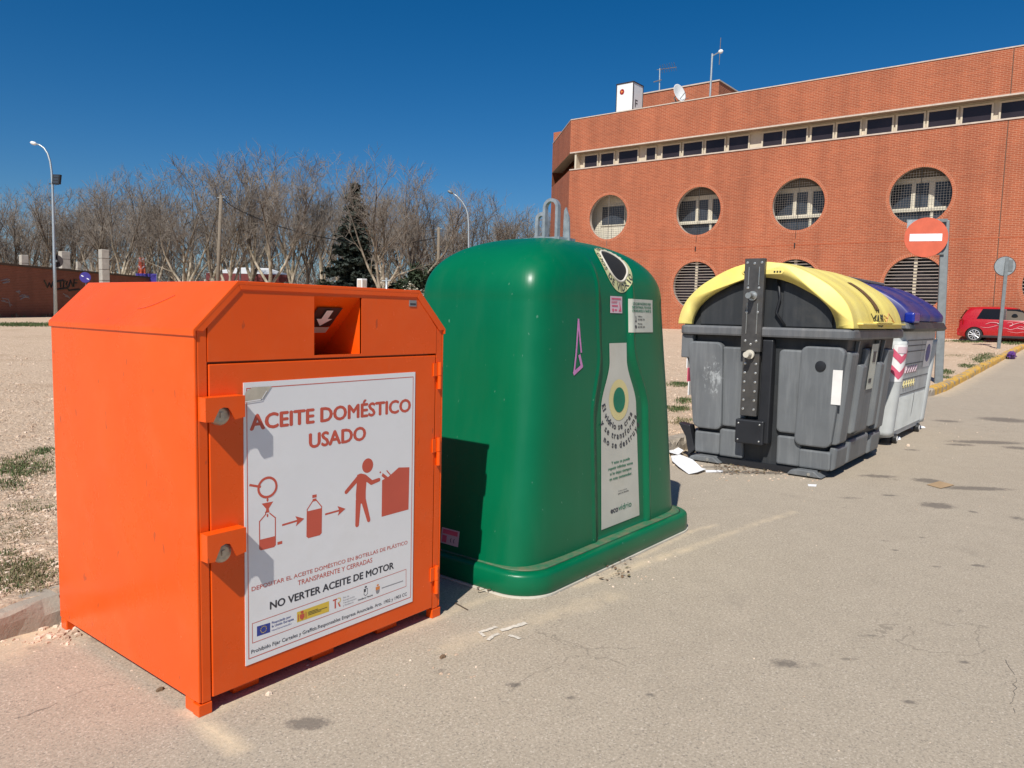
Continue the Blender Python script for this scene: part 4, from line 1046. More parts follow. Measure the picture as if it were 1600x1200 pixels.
b = MB(); b.tube([(BX0+.03, LCY-.12, 1.72), (BX0+.02, LCY-.15, 1.55), (BX0+.025, LCY-.12, 1.42), (BX0+.03, LCY-.20, 1.31)], .012, 8); b.build('hose', M['black'], ybin, smooth=True)
# lid badge with hinge bolts, lip handle, scorched label, scrawl
b = MB(); b.prism([(LCY+dy, 1.778+dz) for dy, dz in [(-.19, 0), (-.175, -.022), (.175, -.022), (.19, 0), (.175, .022), (-.175, .022)]], 0, LX0-.006, LX0+.004); bd = b.build('hinge_badge', M['yellow'], lid, bevel=.003)
for dy in (-.16, -.135, -.11, .11, .135, .16):
    b = MB(); b.cyl((LX0-.010, LCY+dy, 1.778), (1, 0, 0), .008, .006, 10); b.build('badge_bolt', M['marker'], bd)
def lid_pt(x, ang, off):
    u = x-LX0; s_ = 1.0+band(u)*1.1; i = ang*(len(prof)-1); k_ = int(min(max(i, 0), len(prof)-2)); t = i-k_
    a_ = prof[k_][0]*(1-t)+prof[k_+1][0]*t; z = prof[k_][1]*(1-t)+prof[k_+1][1]*t
    da, dz = prof[k_+1][0]-prof[k_][0], prof[k_+1][1]-prof[k_][1]; L = math.hypot(da, dz) or 1
    return Vector((x, LCY+a_*s_+dz/L*(-off)*-1*-1, 1.30+(z-1.30)*s_+off*abs(da)/L)) if False else Vector((x, LCY+a_*s_+off*(1 if a_ > 0 else -1)*abs(dz)/L, 1.30+(z-1.30)*s_+off*abs(da)/L))
# sticker on the band nearest the road (ang ~ .75 - .86 is the front slope)
b = MB(); b.grid(lambda u, v: tuple(lid_pt(LX0+.80+.15*u, .70+.155*v, .006)), 2, 14); lab = b.build('scorched_label', M['brownwood'], lid, fix=False)
def lidstroke(pts, wd, mat, name):
    mb = MB()
    for i in range(len(pts)-1):
        mb.tube([lid_pt(LX0+pts[i][0], pts[i][1], .004), lid_pt(LX0+pts[i+1][0], pts[i+1][1], .004)], wd, 4)
    mb.build(name, mat, lid)
lidstroke([(.66, .875), (.70, .93), (.76, .885), (.70, .90), (.80, .94), (.84, .885), (.76, .92), (.90, .93), (.93, .88), (.97, .935), (1.0, .88), (.9, .90)], .005, M['marker'], 'scrawl')
lidstroke([(.74, .945), (.80, .965), (.86, .945), (.80, .955), (.90, .968), (.96, .95), (.88, .944)], .005, M['marker'], 'scrawl')
lidstroke([(.82, .868), (.86, .845), (.90, .87), (.95, .85)], .004, M['marker'], 'scrawl')
lidstroke([(1.12, .88), (1.20, .90), (1.28, .87), (1.36, .90), (1.42, .93), (1.34, .91)], .004, M['redmarker'], 'faded_scrawl')
lidstroke([(1.10, .90), (1.15, .93), (1.22, .89)], .004, M['redmarker'], 'faded_scrawl')
b = MB(); b.box(BX0+.10, LX1-.04, LCY-.832, LCY-.776, 1.332, 1.350); b.box(BX0+.55, BX0+1.15, LCY-.845, LCY-.80, 1.348, 1.362); b.build('lid_lip', M['yellow'], lid, bevel=.006)
# steel lifting bar
PX = BX0-.085; PC = 2.545
def pl(z): return .092 if z > .9 else .074
b = MB()
b.box(PX, PX+.014, PC-.090, PC+.090, 1.07, 1.895)
b.box(PX+.014, PX+.050, PC-.090, PC-.083, 1.07, 1.895); b.box(PX+.014, PX+.050, PC+.083, PC+.090, 1.07, 1.895)
bar = b.build('lifting_bar', M['steel'], ybin, bevel=.003)
b = MB(); b.box(PX+.02, PX+.034, PC-.078, PC+.072, .49, 1.07); b.box(PX+.034, PX+.07, PC-.078, PC-.070, .49, 1.06); b.build('lower_bar', M['steel'], bar, bevel=.003)
b = MB()
for z0_, z1_ in ((1.66, 1.82), (1.23, 1.50)):
    for dy in (-.047, .047): b.tube([(PX-.003, PC+dy, z0_), (PX-.003, PC+dy, z1_)], .004, 6)
b.build('pressed_groove', M['bright'], bar)
for dy, z in ((-.065, 1.857), (.0, 1.850), (.065, 1.857), (-.05, 1.635), (.05, 1.635), (-.05, 1.42), (.05, 1.42), (-.05, 1.165), (.05, 1.165), (.0, 1.135)):
    b = MB(); b.lathe((PX+.0005, PC+dy, z), (-1, 0, 0), [(.012, 0), (.012, .004), (.007, .008)], 12); b.build('bolt', M['bright'], bar)
for i in range(6):
    for dy in (-.052, .046):
        b = MB(); b.lathe((PX+.0205, PC+dy, .55+.082*i), (-1, 0, 0), [(.011, 0), (.011, .004), (.006, .006)], 10); b.build('bolt', M['bright'], bar)
for z, l in ((1.565, .12), (1.045, .10)):
    b = MB(); b.cyl((PX+.002, PC, z), (-1, 0, 0), .026, l, 20); b.cyl((PX+.001, PC, z), (-1, 0, 0), .042, .018, 20); b.build('lifting_pin', M['bright'] if z > 1.2 else M['caulk'], bar, smooth=False)
b = MB(); b.box(PX+.004, BX0+.10, PC-.155, PC+.105, .235, .455); bx_ = b.build('bar_foot', M['black'], ybin, bevel=.012)
for dy in (-.12, .075):
    for z in (.27, .42):
        b = MB(); b.lathe((PX+.0045, PC+dy, z), (-1, 0, 0), [(.008, 0), (.008, .004), (.004, .006)], 10); b.build('bolt', M['bright'], bx_)
b = MB(); b.box(PX+.035, BX0+.06, PC-.19, PC-.095, .25, 1.18); b.build('bar_channel', M['black'], ybin, bevel=.01)
# round vent cap, feet, stickers, scuffs
vx = xe(.98)+.035-.075
b = MB(); b.lathe((vx+.001, 1.945, .975), (-1, 0, 0), [(.045, 0), (.045, .006), (.040, .012), (.012, .014)], 24); b.build('vent_cap', M['black'], ybin)
for y0_, y1_ in ((BC-.60, BC-.30), (BC+.32, BC+.64)):
    b = MB(); b.prism([(y0_, .012), (y1_, .012), (y1_-.03, .05), (y1_-.09, .062), (y0_+.07, .062), (y0_+.03, .03)], 0, BX0-.045, BX0+.20); ft = b.build('foot', M['grey'], ybin, bevel=.006)
    b = MB(); b.cyl((BX0-.046, (y0_+y1_)/2-.04, .034), (-1, 0, 0), .014, .008, 12); b.build('bolt', M['bright'], ft)
b = MB(); b.box(BX0+.03, BX1-.05, BC-.55, BC+.55, .005, .056); b.build('underframe', M['black'], ybin)
b = MB(); b.prism([(BC+.60, .10), (BC+.66, .33), (BC+.78, .345), (BC+.70, .22), (BC+.66, .04)], 0, BX0+.01, BX0+.12); b.build('pedal_arm', M['black'], ybin, bevel=.006)
# creased white sticker wrapped over the corner
def corner_pt(y, z, off): return (xe(z)+.035-.077-off, y, z)
b = MB(); b.grid(lambda u, v: (xe(.66+.29*v)+.035-.076-.004-.0*u, 1.768-.006*v+.078*u, .655+.295*v), 2, 6); b.build('white_sticker', M['cloth_paper'], ybin, fix=False)
# retro-reflective sticker on the rear edge
b = MB()
for i in range(4):
    b.cur = i % 2; z0_ = .62+.13*i; b.box(xe(z0_)-.02, xe(z0_)+.06, BC+hw(z0_)-.005, BC+hw(z0_)+.004, z0_, z0_+.13)
b.build('reflective_strip', [M['white_board'], M['pink_red']], ybin)
# torn information sticker on the road side
ys_ = lambda z: BC-hw(z)-.020
b = MB(); b.grid(lambda u, v: (BX0+.72+.24*u, ys_(.74+.42*v)-.004-.0, .74+.42*v), 2, 6); inf = b.build('torn_sticker', M['decal2'], ybin, fix=False)
b = MB()
for x0_, x1_, z0_, z1_ in ((.80, .90, .99, 1.09), (.76, .86, .80, .84)): b.grid(lambda u, v: (BX0+x0_+(x1_-x0_)*u, ys_(z0_+(z1_-z0_)*v)-.007, z0_+(z1_-z0_)*v), 1, 1)
b.build('sticker_print', M['print_dark'], inf, fix=False)
# ------------------------------------------------------------------ pale grey container with blue lid
CX0, CX1, CC = 9.02, 10.98, 2.475
cbin = thing('lidded_container', 'pale grey container with faded blue lid standing behind the yellow lidded one', 'waste container', ((CX0+CX1)/2, CC, 0))
def ch_(z): return .615+.10*min(1, z/1.2)
b = MB(); secs = []
for z in (.09, .14, .4, .8, 1.15, 1.27):
    secs.append([(x, y, z) for x, y in rrect((CX1-CX0)/2-.06*(1-z/1.27), ch_(z)-.012, .13, 8, (CX0+CX1)/2, CC)])
b.loft(secs); ctub = b.build('tub', M['pale'], cbin, smooth=True)
ctub.modifiers.new('edge', 'EDGE_SPLIT').split_angle = math.radians(50)
cy_ = lambda z: CC-ch_(z)+.012
# white corner post with chevrons
def cpost(x, sgn):
    b = MB(); b.loft([[(px_, py_, z) for px_, py_ in rrect(.105, .10, .085, 8, x+.03*sgn*(1-z/1.2), CC-ch_(z)+.085)] for z in (.11, .16, .5, .9, 1.10, 1.16)]); return b.build('corner_post', M['pale'], cbin, smooth=True)
p1 = cpost(CX0+.11, 1); cpost(CX1-.11, -1)
def post_patch(name, pts, mat, off):
    mb = MB(); P = []
    x_c = CX0+.11
    grid_n = 6
    def f(u, z):        # u -1..1 across the visible quarter of the post
        an = math.radians(225+62*u); x = x_c+.03*(1-z/1.2)+.02*math.copysign(1, math.cos(an))*0; cx2, cy2 = x, CC-ch_(z)+.085
        rr = .085+off; sx_ = (.105-.085)*(1 if math.cos(an) > 0 else -1); sy_ = -(.10-.085)
        return (cx2+sx_*min(1, abs(math.cos(an))*3)+rr*math.cos(an), cy2+sy_+rr*math.sin(an), z)
    for q in pts:
        (u0, z0), (u1, z1), (u2, z2), (u3, z3) = q
        k_ = 8; base = len(P)
        for i in range(k_+1):
            t = i/k_; P.append(f(u0+(u1-u0)*t, z0+(z1-z0)*t)); P.append(f(u3+(u2-u3)*t, z3+(z2-z3)*t))
        mb.add(P[base:], [(2*i, 2*i+2, 2*i+3, 2*i+1) for i in range(k_)])
    return mb.build(name, mat, p1, smooth=True, fix=False)
post_patch('chevron_panel', [[(-1, .72), (1, .72), (1, 1.12), (-1, 1.12)]], M['white_board'], .003)
chv = []
for z0_ in (.725, .895): chv += [[(-1, z0_+.0+.11), (0, z0_+.02), (0, z0_+.10), (-1, z0_+.19)], [(0, z0_+.02), (1, z0_+.11), (1, z0_+.19), (0, z0_+.10)]]
post_patch('chevron', chv, M['pink_red'], .006)
post_patch('pink_sticker', [[(-.5, 1.03), (.6, 1.03), (.6, 1.10), (-.5, 1.10)]], M['sticker_pink'], .009)
# grooves and fluted lower half on the road side
for z in (1.165, 1.105, 1.04, .90, .73, .56):
    b = MB(); b.grid(lambda u, v: (CX0+.24+1.50*u, cy_(z+(v-.5)*.012)-.0030, z+(v-.5)*.012), 1, 1); b.build('groove', M['palegroove'], cbin, fix=False)
b = MB()
for i in range(24):
    x_ = CX0+.27+.060*i; b.prism([(x_, cy_(.5)), (x_+.02, cy_(.5)), (x_+.02, cy_(.5)), (x_, cy_(.5))], 2, .2, .21) if False else b.hexa([(x_, cy_(.15)-.012, .15), (x_+.024, cy_(.15)-.012, .15), (x_+.024, cy_(.15)+.01, .15), (x_, cy_(.15)+.01, .15), (x_, cy_(.53)-.012, .53), (x_+.024, cy_(.53)-.012, .53), (x_+.024, cy_(.53)+.01, .53), (x_, cy_(.53)+.01, .53)])
b.build('fluted_panel', M['pale'], cbin)
b = MB(); b.grid(lambda u, v: (CX0+.26+1.44*u, cy_(.15+.38*v)-.0034, .15+.38*v), 1, 3); b.build('flute_shadow_gap', M['palegroove'], cbin, fix=False)  # dark sheet, shade between the flutes put into the colour
b = MB(); b.grid(lambda u, v: (CX0+1.02+.006*math.sin(v*9)+.010*u-.03*v, cy_(.28+.88*v)-.014, .28+.88*v), 1, 12); b.build('drip_stain', M['palegroove'], cbin, fix=False)
b = MB(); b.add([(CX0+1.50+.13*math.cos(2*math.pi*i/24), cy_(1.0+.11*math.sin(2*math.pi*i/24))-.006, 1.0+.11*math.sin(2*math.pi*i/24)) for i in range(24)], [tuple(range(24))]); b.build('round_emblem', M['print_blue'], cbin, fix=False)
b = MB(); b.grid(lambda u, v: (CX0+1.30+.42*u, cy_(.83+.32*v)-.0036, .83+.32*v), 1, 1); b.build('emblem_panel', M['white_board'], cbin, fix=False)
def cstroke(pts, wd, mat):
    mb = MB()
    for i in range(len(pts)-1): mb.tube([(CX0+pts[i][0], cy_(pts[i][1])-.006, pts[i][1]), (CX0+pts[i+1][0], cy_(pts[i+1][1])-.006, pts[i+1][1])], wd, 4)
    mb.build('graffiti', mat, cbin)
for i in range(5):
    x_ = .34+.13*i; cstroke([(x_, .80), (x_+.02, .87), (x_+.08, .87), (x_+.03, .83), (x_+.09, .79)], .006, M['sticker_pink']); cstroke([(x_, .66), (x_+.03, .71), (x_+.07, .68), (x_+.02, .64), (x_+.09, .63)], .005, M['halo'])
# dark seal, rim and blue lid
b = MB(); b.loft([[(x, y, z) for x, y in rrect((CX1-CX0)/2+d, .755+d, .08, 6, (CX0+CX1)/2, CC)] for z, d in ((1.265, -.02), (1.27, .03), (1.30, .055), (1.37, .02), (1.375, -.1))]); b.build('rim', M['grey_deep'], cbin)
LB = [(.765, 1.375), (.770, 1.440), (.742, 1.487), (.655, 1.575), (.50, 1.675), (.33, 1.760), (.16, 1.812), (.03, 1.825)]
hb = spline(LB, 4); pb = hb+[(-a_, z) for a_, z in reversed(hb)]
b = MB(); secs = []
for x_, s_, dz in [(CX0+.0, .95, -.02), (CX0+.015, .985, 0), (CX0+.10, 1.0, 0), (CX0+.35, 1.0, 0), (CX0+.40, .975, -.01), (CX0+.95, .975, -.01), (CX0+1.0, 1.0, 0), (CX0+1.05, 1.0, 0), (CX0+1.10, .975, -.01), (CX0+1.55, .975, -.01), (CX0+1.60, 1.0, 0), (CX1-.10, 1.0, 0), (CX1-.015, .985, 0), (CX1, .95, -.02)]:
    secs.append([(x_, CC+a_*s_, 1.375+(z-1.375)*s_+dz*0) for a_, z in pb])
b.loft(secs); blid = b.build('lid', M['blue'], cbin, smooth=True)
b = MB(); b.loft([[(CX0-.03+x_, CC-.80+y_, z) for x_, y_ in ((0, 0), (.30, 0), (.30, .10), (0, .10))] for z in (1.36, 1.44, 1.47)]); b.build('glossy_corner', M['bluegloss'], blid, bevel=.02)
b = MB(); b.box(CX0+.05, CX1-.25, CC-.10, CC+.16, 1.825, 1.862); hg = b.build('hinge_bar', M['grey'], cbin, bevel=.01)
for x_ in (CX0+.50, CX0+1.15):
    b = MB(); b.box(x_, x_+.40, CC-.60, CC-.585, 1.586, 1.60); b.build('slot', M['dark'], blid)
for x_ in (CX0+.36, CX1-.36):
    for sg in (-1, 1):
        b = MB(); b.lathe((x_, CC+sg*.60-.04, .055), (0, 1, 0), [(.02, 0), (.055, .004), (.055, .06), (.02, .064)], 18); wh = b.build('castor', M['black'], cbin)
        b = MB(); b.lathe((x_, CC+sg*.60-.042, .055), (0, 1, 0), [(.030, 0), (.030, .003)], 14); b.build('hub', M['white'], wh)
b = MB(); b.box(CX0+.08, CX1-.08, CC-.48, CC+.48, .04, .10); b.build('underframe', M['black'], cbin)

# ------------------------------------------------------------------ brick building
XF = 38.685; GZ = 0.60; ZS0, ZS1, ZP = 10.0, 10.98, 12.90; YL, YR = 26.42, -14.0; CHL = 4.6
bld = thing('brick_building', 'orange brick building with two rows of round windows and a strip of dark windows', 'building', (XF, 8.0, GZ))
CY_ = [23.63, 18.03, 12.75, 7.34, 1.95, -3.45, -8.85]
CZ_HI, CZ_LO, CRAD = 7.06, 3.10, 1.275
NC = 64
def ringpts(cy, cz, r): return [(cy+r*math.cos(2*math.pi*i/NC), cz+r*math.sin(2*math.pi*i/NC)) for i in range(NC)]
def cell(b, y0, y1, z0, z1, cy, cz, r, x):
    rp_ = ringpts(cy, cz, r); P = [(x, y, z) for y, z in rp_]; O = []
    for i in range(NC):
        c, s = math.cos(2*math.pi*i/NC), math.sin(2*math.pi*i/NC)
        ty = ((y1-cy)/c if c > 1e-9 else (y0-cy)/c if c < -1e-9 else 1e9); tz = ((z1-cz)/s if s > 1e-9 else (z0-cz)/s if s < -1e-9 else 1e9)
        t_ = min(ty, tz); O.append((x, cy+c*t_, cz+s*t_))
    # keep the four corners exact
    for cy2, cz2 in ((y1, z1), (y0, z1), (y0, z0), (y1, z0)):
        j = min(range(NC), key=lambda i: (O[i][1]-cy2)**2+(O[i][2]-cz2)**2); O[j] = (x, cy2, cz2)
    b.add(P+O, [(i, (i+1) % NC, NC+(i+1) % NC, NC+i) for i in range(NC)])
b = MB(); edges_y = [YL] + [(CY_[i]+CY_[i+1])/2 for i in range(len(CY_)-1)] + [YR]
zmid = 5.08
for i, cy in enumerate(CY_):
    cell(b, edges_y[i+1], edges_y[i], zmid, ZS0, cy, CZ_HI, CRAD, XF)
    if i > 0 or True: cell(b, edges_y[i+1], edges_y[i], GZ-1.0, zmid, cy, CZ_LO, CRAD, XF)
b.add([(XF, YR, ZS0), (XF, YL, ZS0), (XF+.55, YL, ZS0), (XF+.55, YR, ZS0)], [(0, 1, 2, 3)])
b.build('facade_wall', M['brick'], bld)
b = MB(); b.box(XF-.003, XF+.002, 4.18, 4.21, GZ, ZS0-.05); b.box(XF-.024, XF-.019, 4.18, 4.21, ZS1+.06, ZP-.02); b.build('movement_joint', M['darkbark'], bld)
b = MB()      # chamfered corner, returns and parapet
b.add([(XF, YL, GZ-1), (XF, YL, ZS0), (XF+CHL, YL+CHL, ZS0), (XF+CHL, YL+CHL, GZ-1)], [(0, 1, 2, 3)])
b.add([(XF+CHL, YL+CHL, GZ-1), (XF+CHL, YL+CHL, ZP), (XF+30, YL+CHL, ZP), (XF+30, YL+CHL, GZ-1)], [(0, 1, 2, 3)])
b.add([(XF+.7, YL-.6, ZS0), (XF+.7, YL-.6, ZS1), (XF+CHL+.4, YL+CHL-.9, ZS1), (XF+CHL+.4, YL+CHL-.9, ZS0)], [(0, 1, 2, 3)])
wx = XF+7.5; wy = onpl(862.5, 300, 0, wx).y; wz = onpl(863, 207.5, 0, wx).z
b.box(wx, wx+6, wy-6, wy, GZ, wz)
b.build('corner_wall', M['brick2'], bld)
b = MB(); b.add([(XF-.02, YR, ZS1), (XF-.02, YL, ZS1), (XF-.02, YL, ZP), (XF-.02, YR, ZP)], [(0, 1, 2, 3)]); b.build('parapet_wall', M['brick'], bld)
b = MB(); b.add([(XF-.02, YL, ZS1), (XF+CHL, YL+CHL, ZS1), (XF+CHL, YL+CHL, ZP), (XF-.02, YL, ZP)], [(0, 1, 2, 3)])
b.build('parapet_wall', M['brick2'], bld)
b = MB()
b.add([(XF-.02, YR, ZS1), (XF-.02, YL, ZS1), (XF+.6, YL-.2, ZS1), (XF+.6, YR, ZS1)], [(0, 1, 2, 3)]); b.add([(XF-.02, YL, ZS1), (XF+CHL, YL+CHL, ZS1), (XF+CHL+.5, YL+CHL-.5, ZS1), (XF+.6, YL-.2, ZS1)], [(0, 1, 2, 3)])
b.build('soffit', M['soffit'], bld)
b = MB(); b.add([(XF, YR, ZP+.001), (XF, YL, ZP+.001), (XF+CHL, YL+CHL, ZP+.001), (XF+30, YL+CHL, ZP+.001), (XF+30, YR, ZP+.001)], [(0, 1, 2, 3, 4)]); b.build('roof', M['soffit'], bld)
b = MB(); b.box(XF-.05, XF+.25, YR, YL, ZP, ZP+.05); b.hexa([(XF-.05, YL, ZP), (XF+CHL-.03, YL+CHL, ZP), (XF+CHL+.2, YL+CHL-.2, ZP), (XF+.25, YL, ZP), (XF-.05, YL, ZP+.05), (XF+CHL-.03, YL+CHL, ZP+.05), (XF+CHL+.2, YL+CHL-.2, ZP+.05), (XF+.25, YL, ZP+.05)]); b.build('coping', M['coping'], bld)
b = MB(); b.box(XF-.045, XF+.02, YR, YL, ZS0-.03, ZS0+.035); b.build('sill_course', M['coping'], bld)
b = MB(); b.box(XF-.035, XF+.02, YR, YL, ZS1-.02, ZS1+.05); b.build('lintel_course', M['coping'], bld)
b = MB(); b.box(XF-.030, XF+.01, YR, YL-.05, GZ-.6, GZ+.10); b.build('plinth', M['coping'], bld)
b = MB(); b.box(XF-.004, XF+.004, YR, YL, 5.06, 5.10); b.box(XF-.003, XF+.004, 11.5, 22.2, 8.62, 8.65); b.build('string_course', M['brick_ring'], bld)
# strip of windows
WIN = [(25.66, 24.79), (24.52, 23.66), (23.31, 22.09), (21.52, 20.96), (20.52, 19.48), (19.25, 18.17), (17.95, 16.91), (16.66, 15.62), (14.85, 13.87), (13.68, 12.68), (12.43, 11.43), (11.23, 10.2), (9.89, 8.81), (8.58, 7.5), (7.3, 6.21), (5.97, 4.89), (4.54, 3.44), (3.2, 2.1), (1.9, .8), (.5, -.6), (-.9, -2.0), (-2.3, -3.4), (-3.8, -4.9), (-5.2, -6.3), (-6.6, -7.7)]
XW = XF+.45
b = MB(); b.box(XW+.06, XW+.12, YR, YL-.3, ZS0, ZS1); b.box(XF+.05, XW+.06, YL-.42, YL-.30, ZS0, ZS1); b.build('strip_wall', M['cream'], bld)
for i, (ya_, yb_) in enumerate(WIN):
    z0_, z1_ = ZS0+.07, ZS1-.17
    b = MB(); q = .075
    b.box(XW-.02, XW+.055, yb_-q, yb_, z0_-q, z1_+q); b.box(XW-.02, XW+.055, ya_, ya_+q, z0_-q, z1_+q); b.box(XW-.02, XW+.055, yb_, ya_, z0_-q, z0_); b.box(XW-.02, XW+.055, yb_, ya_, z1_, z1_+q)
    fr_ = b.build('strip_window', M['cream'], bld)
    b = MB(); b.box(XW+.02, XW+.03, yb_, ya_, z0_, z1_); b.build('pane', M['glass'], fr_)
    if i == 5:
        b = MB(); b.box(XW+.035, XW+.04, yb_+.4, ya_, z0_, z1_); b.build('blind', M['soffit'], fr_)
# round windows: brick arch, recess, inner window, grille
def round_window(cy, cz, hi, first):
    b = MB(); k_ = 92     # soldier-course ring, brick by brick
    for i in range(k_):
        a0_, a1_ = 2*math.pi*(i+.13)/k_, 2*math.pi*(i+.87)/k_; r0, r1 = CRAD-.004, CRAD+.128
        pts = [(cy+r*math.cos(a_), cz+r*math.sin(a_)) for r, a_ in ((r0, a0_), (r1, a0_), (r1, a1_), (r0, a1_))]
        b.prism(pts, 0, XF-.006, XF+.05)
    win = b.build('round_window', M['brick_ring'], bld)
    b = MB(); r0_, r1_ = ringpts(cy, cz, CRAD), ringpts(cy, cz, CRAD+.138); b.add([(XF-.003, y, z) for y, z in r0_+r1_], [(i, (i+1) % NC, NC+(i+1) % NC, NC+i) for i in range(NC)]); b.build('arch_mortar', M['arch_mortar'], win, fix=False)
    b = MB(); rp_ = ringpts(cy, cz, CRAD); P = [(XF, y, z) for y, z in rp_]+[(XF+.26, y, z) for y, z in rp_]
    b.add(P, [(i, (i+1) % NC, NC+(i+1) % NC, NC+i) for i in range(NC)]); b.build('reveal', M['coping'], win, smooth=True, fix=False)
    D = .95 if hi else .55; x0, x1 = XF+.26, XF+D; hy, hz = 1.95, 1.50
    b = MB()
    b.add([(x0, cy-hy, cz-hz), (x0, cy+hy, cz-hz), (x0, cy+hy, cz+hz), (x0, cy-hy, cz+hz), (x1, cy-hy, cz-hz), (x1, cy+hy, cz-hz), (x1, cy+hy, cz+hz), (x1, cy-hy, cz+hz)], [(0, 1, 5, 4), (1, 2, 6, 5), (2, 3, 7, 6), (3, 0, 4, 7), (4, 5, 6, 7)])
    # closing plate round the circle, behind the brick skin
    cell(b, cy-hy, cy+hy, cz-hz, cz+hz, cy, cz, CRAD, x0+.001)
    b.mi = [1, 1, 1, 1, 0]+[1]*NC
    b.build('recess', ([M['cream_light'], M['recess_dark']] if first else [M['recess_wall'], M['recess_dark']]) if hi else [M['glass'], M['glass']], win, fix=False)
    if hi:
        fr_ = MB(); gl = MB(); xw = x1-.02
        if first:
            gl.box(xw, xw+.012, cy-.55, cy+.98, cz-.32, cz+.75); fr_.box(xw-.03, xw-.001, cy-.62, cy-.55, cz-.39, cz+.82); fr_.box(xw-.03, xw-.001, cy-.55, cy+1.05, cz-.39, cz-.32)
            fr_.box(xw-.03, xw-.001, cy-.55, cy+1.05, cz+.75, cz+.82)
        else:
            gl.box(xw, xw+.012, cy-hy+.1, cy+hy-.1, cz-1.35, cz-.58); 
            for ya_, yb_ in ((-1.75, -.42), (-.18, .36), (.54, 1.8)): gl.box(xw, xw+.012, cy+ya_, cy+yb_, cz-.40, cz+.72)
            fr_.box(xw-.16, xw-.001, cy-hy+.05, cy+hy-.05, cz-.58, cz-.42)
            for ya_, yb_ in ((-.42, -.18), (.36, .54)): fr_.box(xw-.06, xw-.001, cy+ya_, cy+yb_, cz-.42, cz+.74)
            fr_.box(xw-.08, xw-.001, cy-.42, cy-.30, cz-1.4, cz-.58)
            fr_.box(xw-.05, xw-.001, cy-hy+.05, cy+hy-.05, cz+.72, cz+.95)
        fr_.build('frame', M['cream_light'], win); gl.build('pane', M['glass_blue'], win)
        g = MB(); st = .115; i = -11; ww = .0022 if cy > 15 else .0040
        while i <= 11:       # wire mesh just inside the opening
            o = i*st; h = math.sqrt(max(0, CRAD**2-o*o))
            if h > .05: g.box(XF+.10, XF+.108, cy+o-ww, cy+o+ww, cz-h, cz+h); g.box(XF+.109, XF+.117, cy-h, cy+h, cz+o-ww, cz+o+ww)
            i += 1
        g.build('wire_grille', M['wire'], win)
        g = MB(); g.tube([(XF+.05, cy, cz+CRAD), (XF+.05, cy, cz-CRAD)], .014, 6); g.tube([(XF+.05, cy+.0, cz-CRAD+.0), (XF-.012, cy+.02, cz-CRAD-.05), (XF-.012, cy+.03, cz-CRAD-.4)], .012, 6); g.build('cable', M['cable'] if hi and not first else M['wire'], win)
        g = MB(); g.box(XF-.05, XF-.002, cy+.02, cy+.07, cz-CRAD-.85, cz-CRAD-.62); g.build('drain_spout', M['cable'], win)
    else:
        g = MB(); nb = 17
        for i in range(nb):
            o = -CRAD+.10+i*(2*CRAD-.2)/(nb-1); h = math.sqrt(max(0, CRAD**2-o*o))
            g.box(XF+.06, XF+.10, cy-h, cy+h, cz+o-.016, cz+o+.016)
        g.build('bar_grille', M['bars'], win)
        g = MB(); g.box(XF+.18, XF+.26, cy-.06, cy+.08, cz-CRAD, cz+CRAD); g.build('mullion', M['cream'], win)
for i, cy in enumerate(CY_):
    round_window(cy, CZ_HI, True, i == 0); round_window(cy, CZ_LO, False, False)
b = MB(); b.box(XF-.012, XF-.001, YR, -6, GZ, GZ+.3)
# roof-top things
ph = thing('stair_tower', 'low brick roof-top block behind the parapet of the brick building', 'roof block', (44, 21.5, ZP))
b = MB(); A_ = at(842/1.0*0+1096, 124, 44/0.92) if False else None
b.box(43.0, 52.0, 19.1, 25.3, ZP+.01, 15.05); b.build('wall', M['brick2'], ph); b = MB(); b.box(42.95, 52.05, 19.05, 25.35, 15.05, 15.12); b.build('coping', M['coping'], ph)
sx = 40.3
sg_ = thing('sign_tower', 'white box-shaped sign with dark edges standing on the roof parapet', 'roof sign', (sx, 23.4, ZP+.05))
sy0, sy1, sz0, sz1 = 23.20, 24.32, ZP+.02, 15.02
b = MB(); b.box(sx, sx+1.15, sy0, sy1, sz0, sz1); b.build('box', M['white'], sg_)
b = MB()
for x_, y_ in ((sx, sy0), (sx, sy1), (sx+1.15, sy0), (sx+1.15, sy1)): b.box(x_-.022, x_+.022, y_-.022, y_+.022, sz0, sz1+.02)
b.box(sx-.03, sx+1.18, sy0-.03, sy0+.03, sz1-.02, sz1+.035); b.box(sx-.03, sx+.03, sy0+.03, sy1-.03, sz1-.02, sz1+.035); b.box(sx-.03, sx+1.18, sy1-.03, sy1+.03, sz1-.02, sz1+.035); b.build('frame', M['trim'], sg_)
b = MB(); b.add([(sx-.012, 23.95+.15*math.cos(q*math.pi/12), 14.55+.16*math.sin(q*math.pi/12)) for q in range(24)], [tuple(range(24))]); lg = b.build('round_logo', M['lamp_red'], sg_, fix=False)
b = MB(); b.add([(sx-.02, 23.95+y_*.7, 14.55+z_*.7) for y_, z_ in ((.08, -.11), (.08, .04), (.13, .04), (.0, .13), (-.02, .02), (-.12, .06), (-.10, -.06), (.02, -.03), (.02, -.11))], [tuple(range(9))]); b.build('logo_mark', M['print_orange'], lg, fix=False)
v, f_ = fit_text('F', 0, 0, .30, .42); b = MB(); b.add([(sx+.25+x_, sy0-.012, ZP+.75+z_) for x_, z_, k_ in v], f_); v, f_ = fit_text('C', 0, 0, .30, .34); b.add([(sx+.62+x_, sy0-.012, ZP+.42+z_) for x_, z_, k_ in v], f_); b.build('lettering', M['print_dark'], sg_, fix=False)
d_ = thing('satellite_dish', 'white satellite dish on the roof parapet of the brick building', 'satellite dish', (39.6, 20.0, ZP))
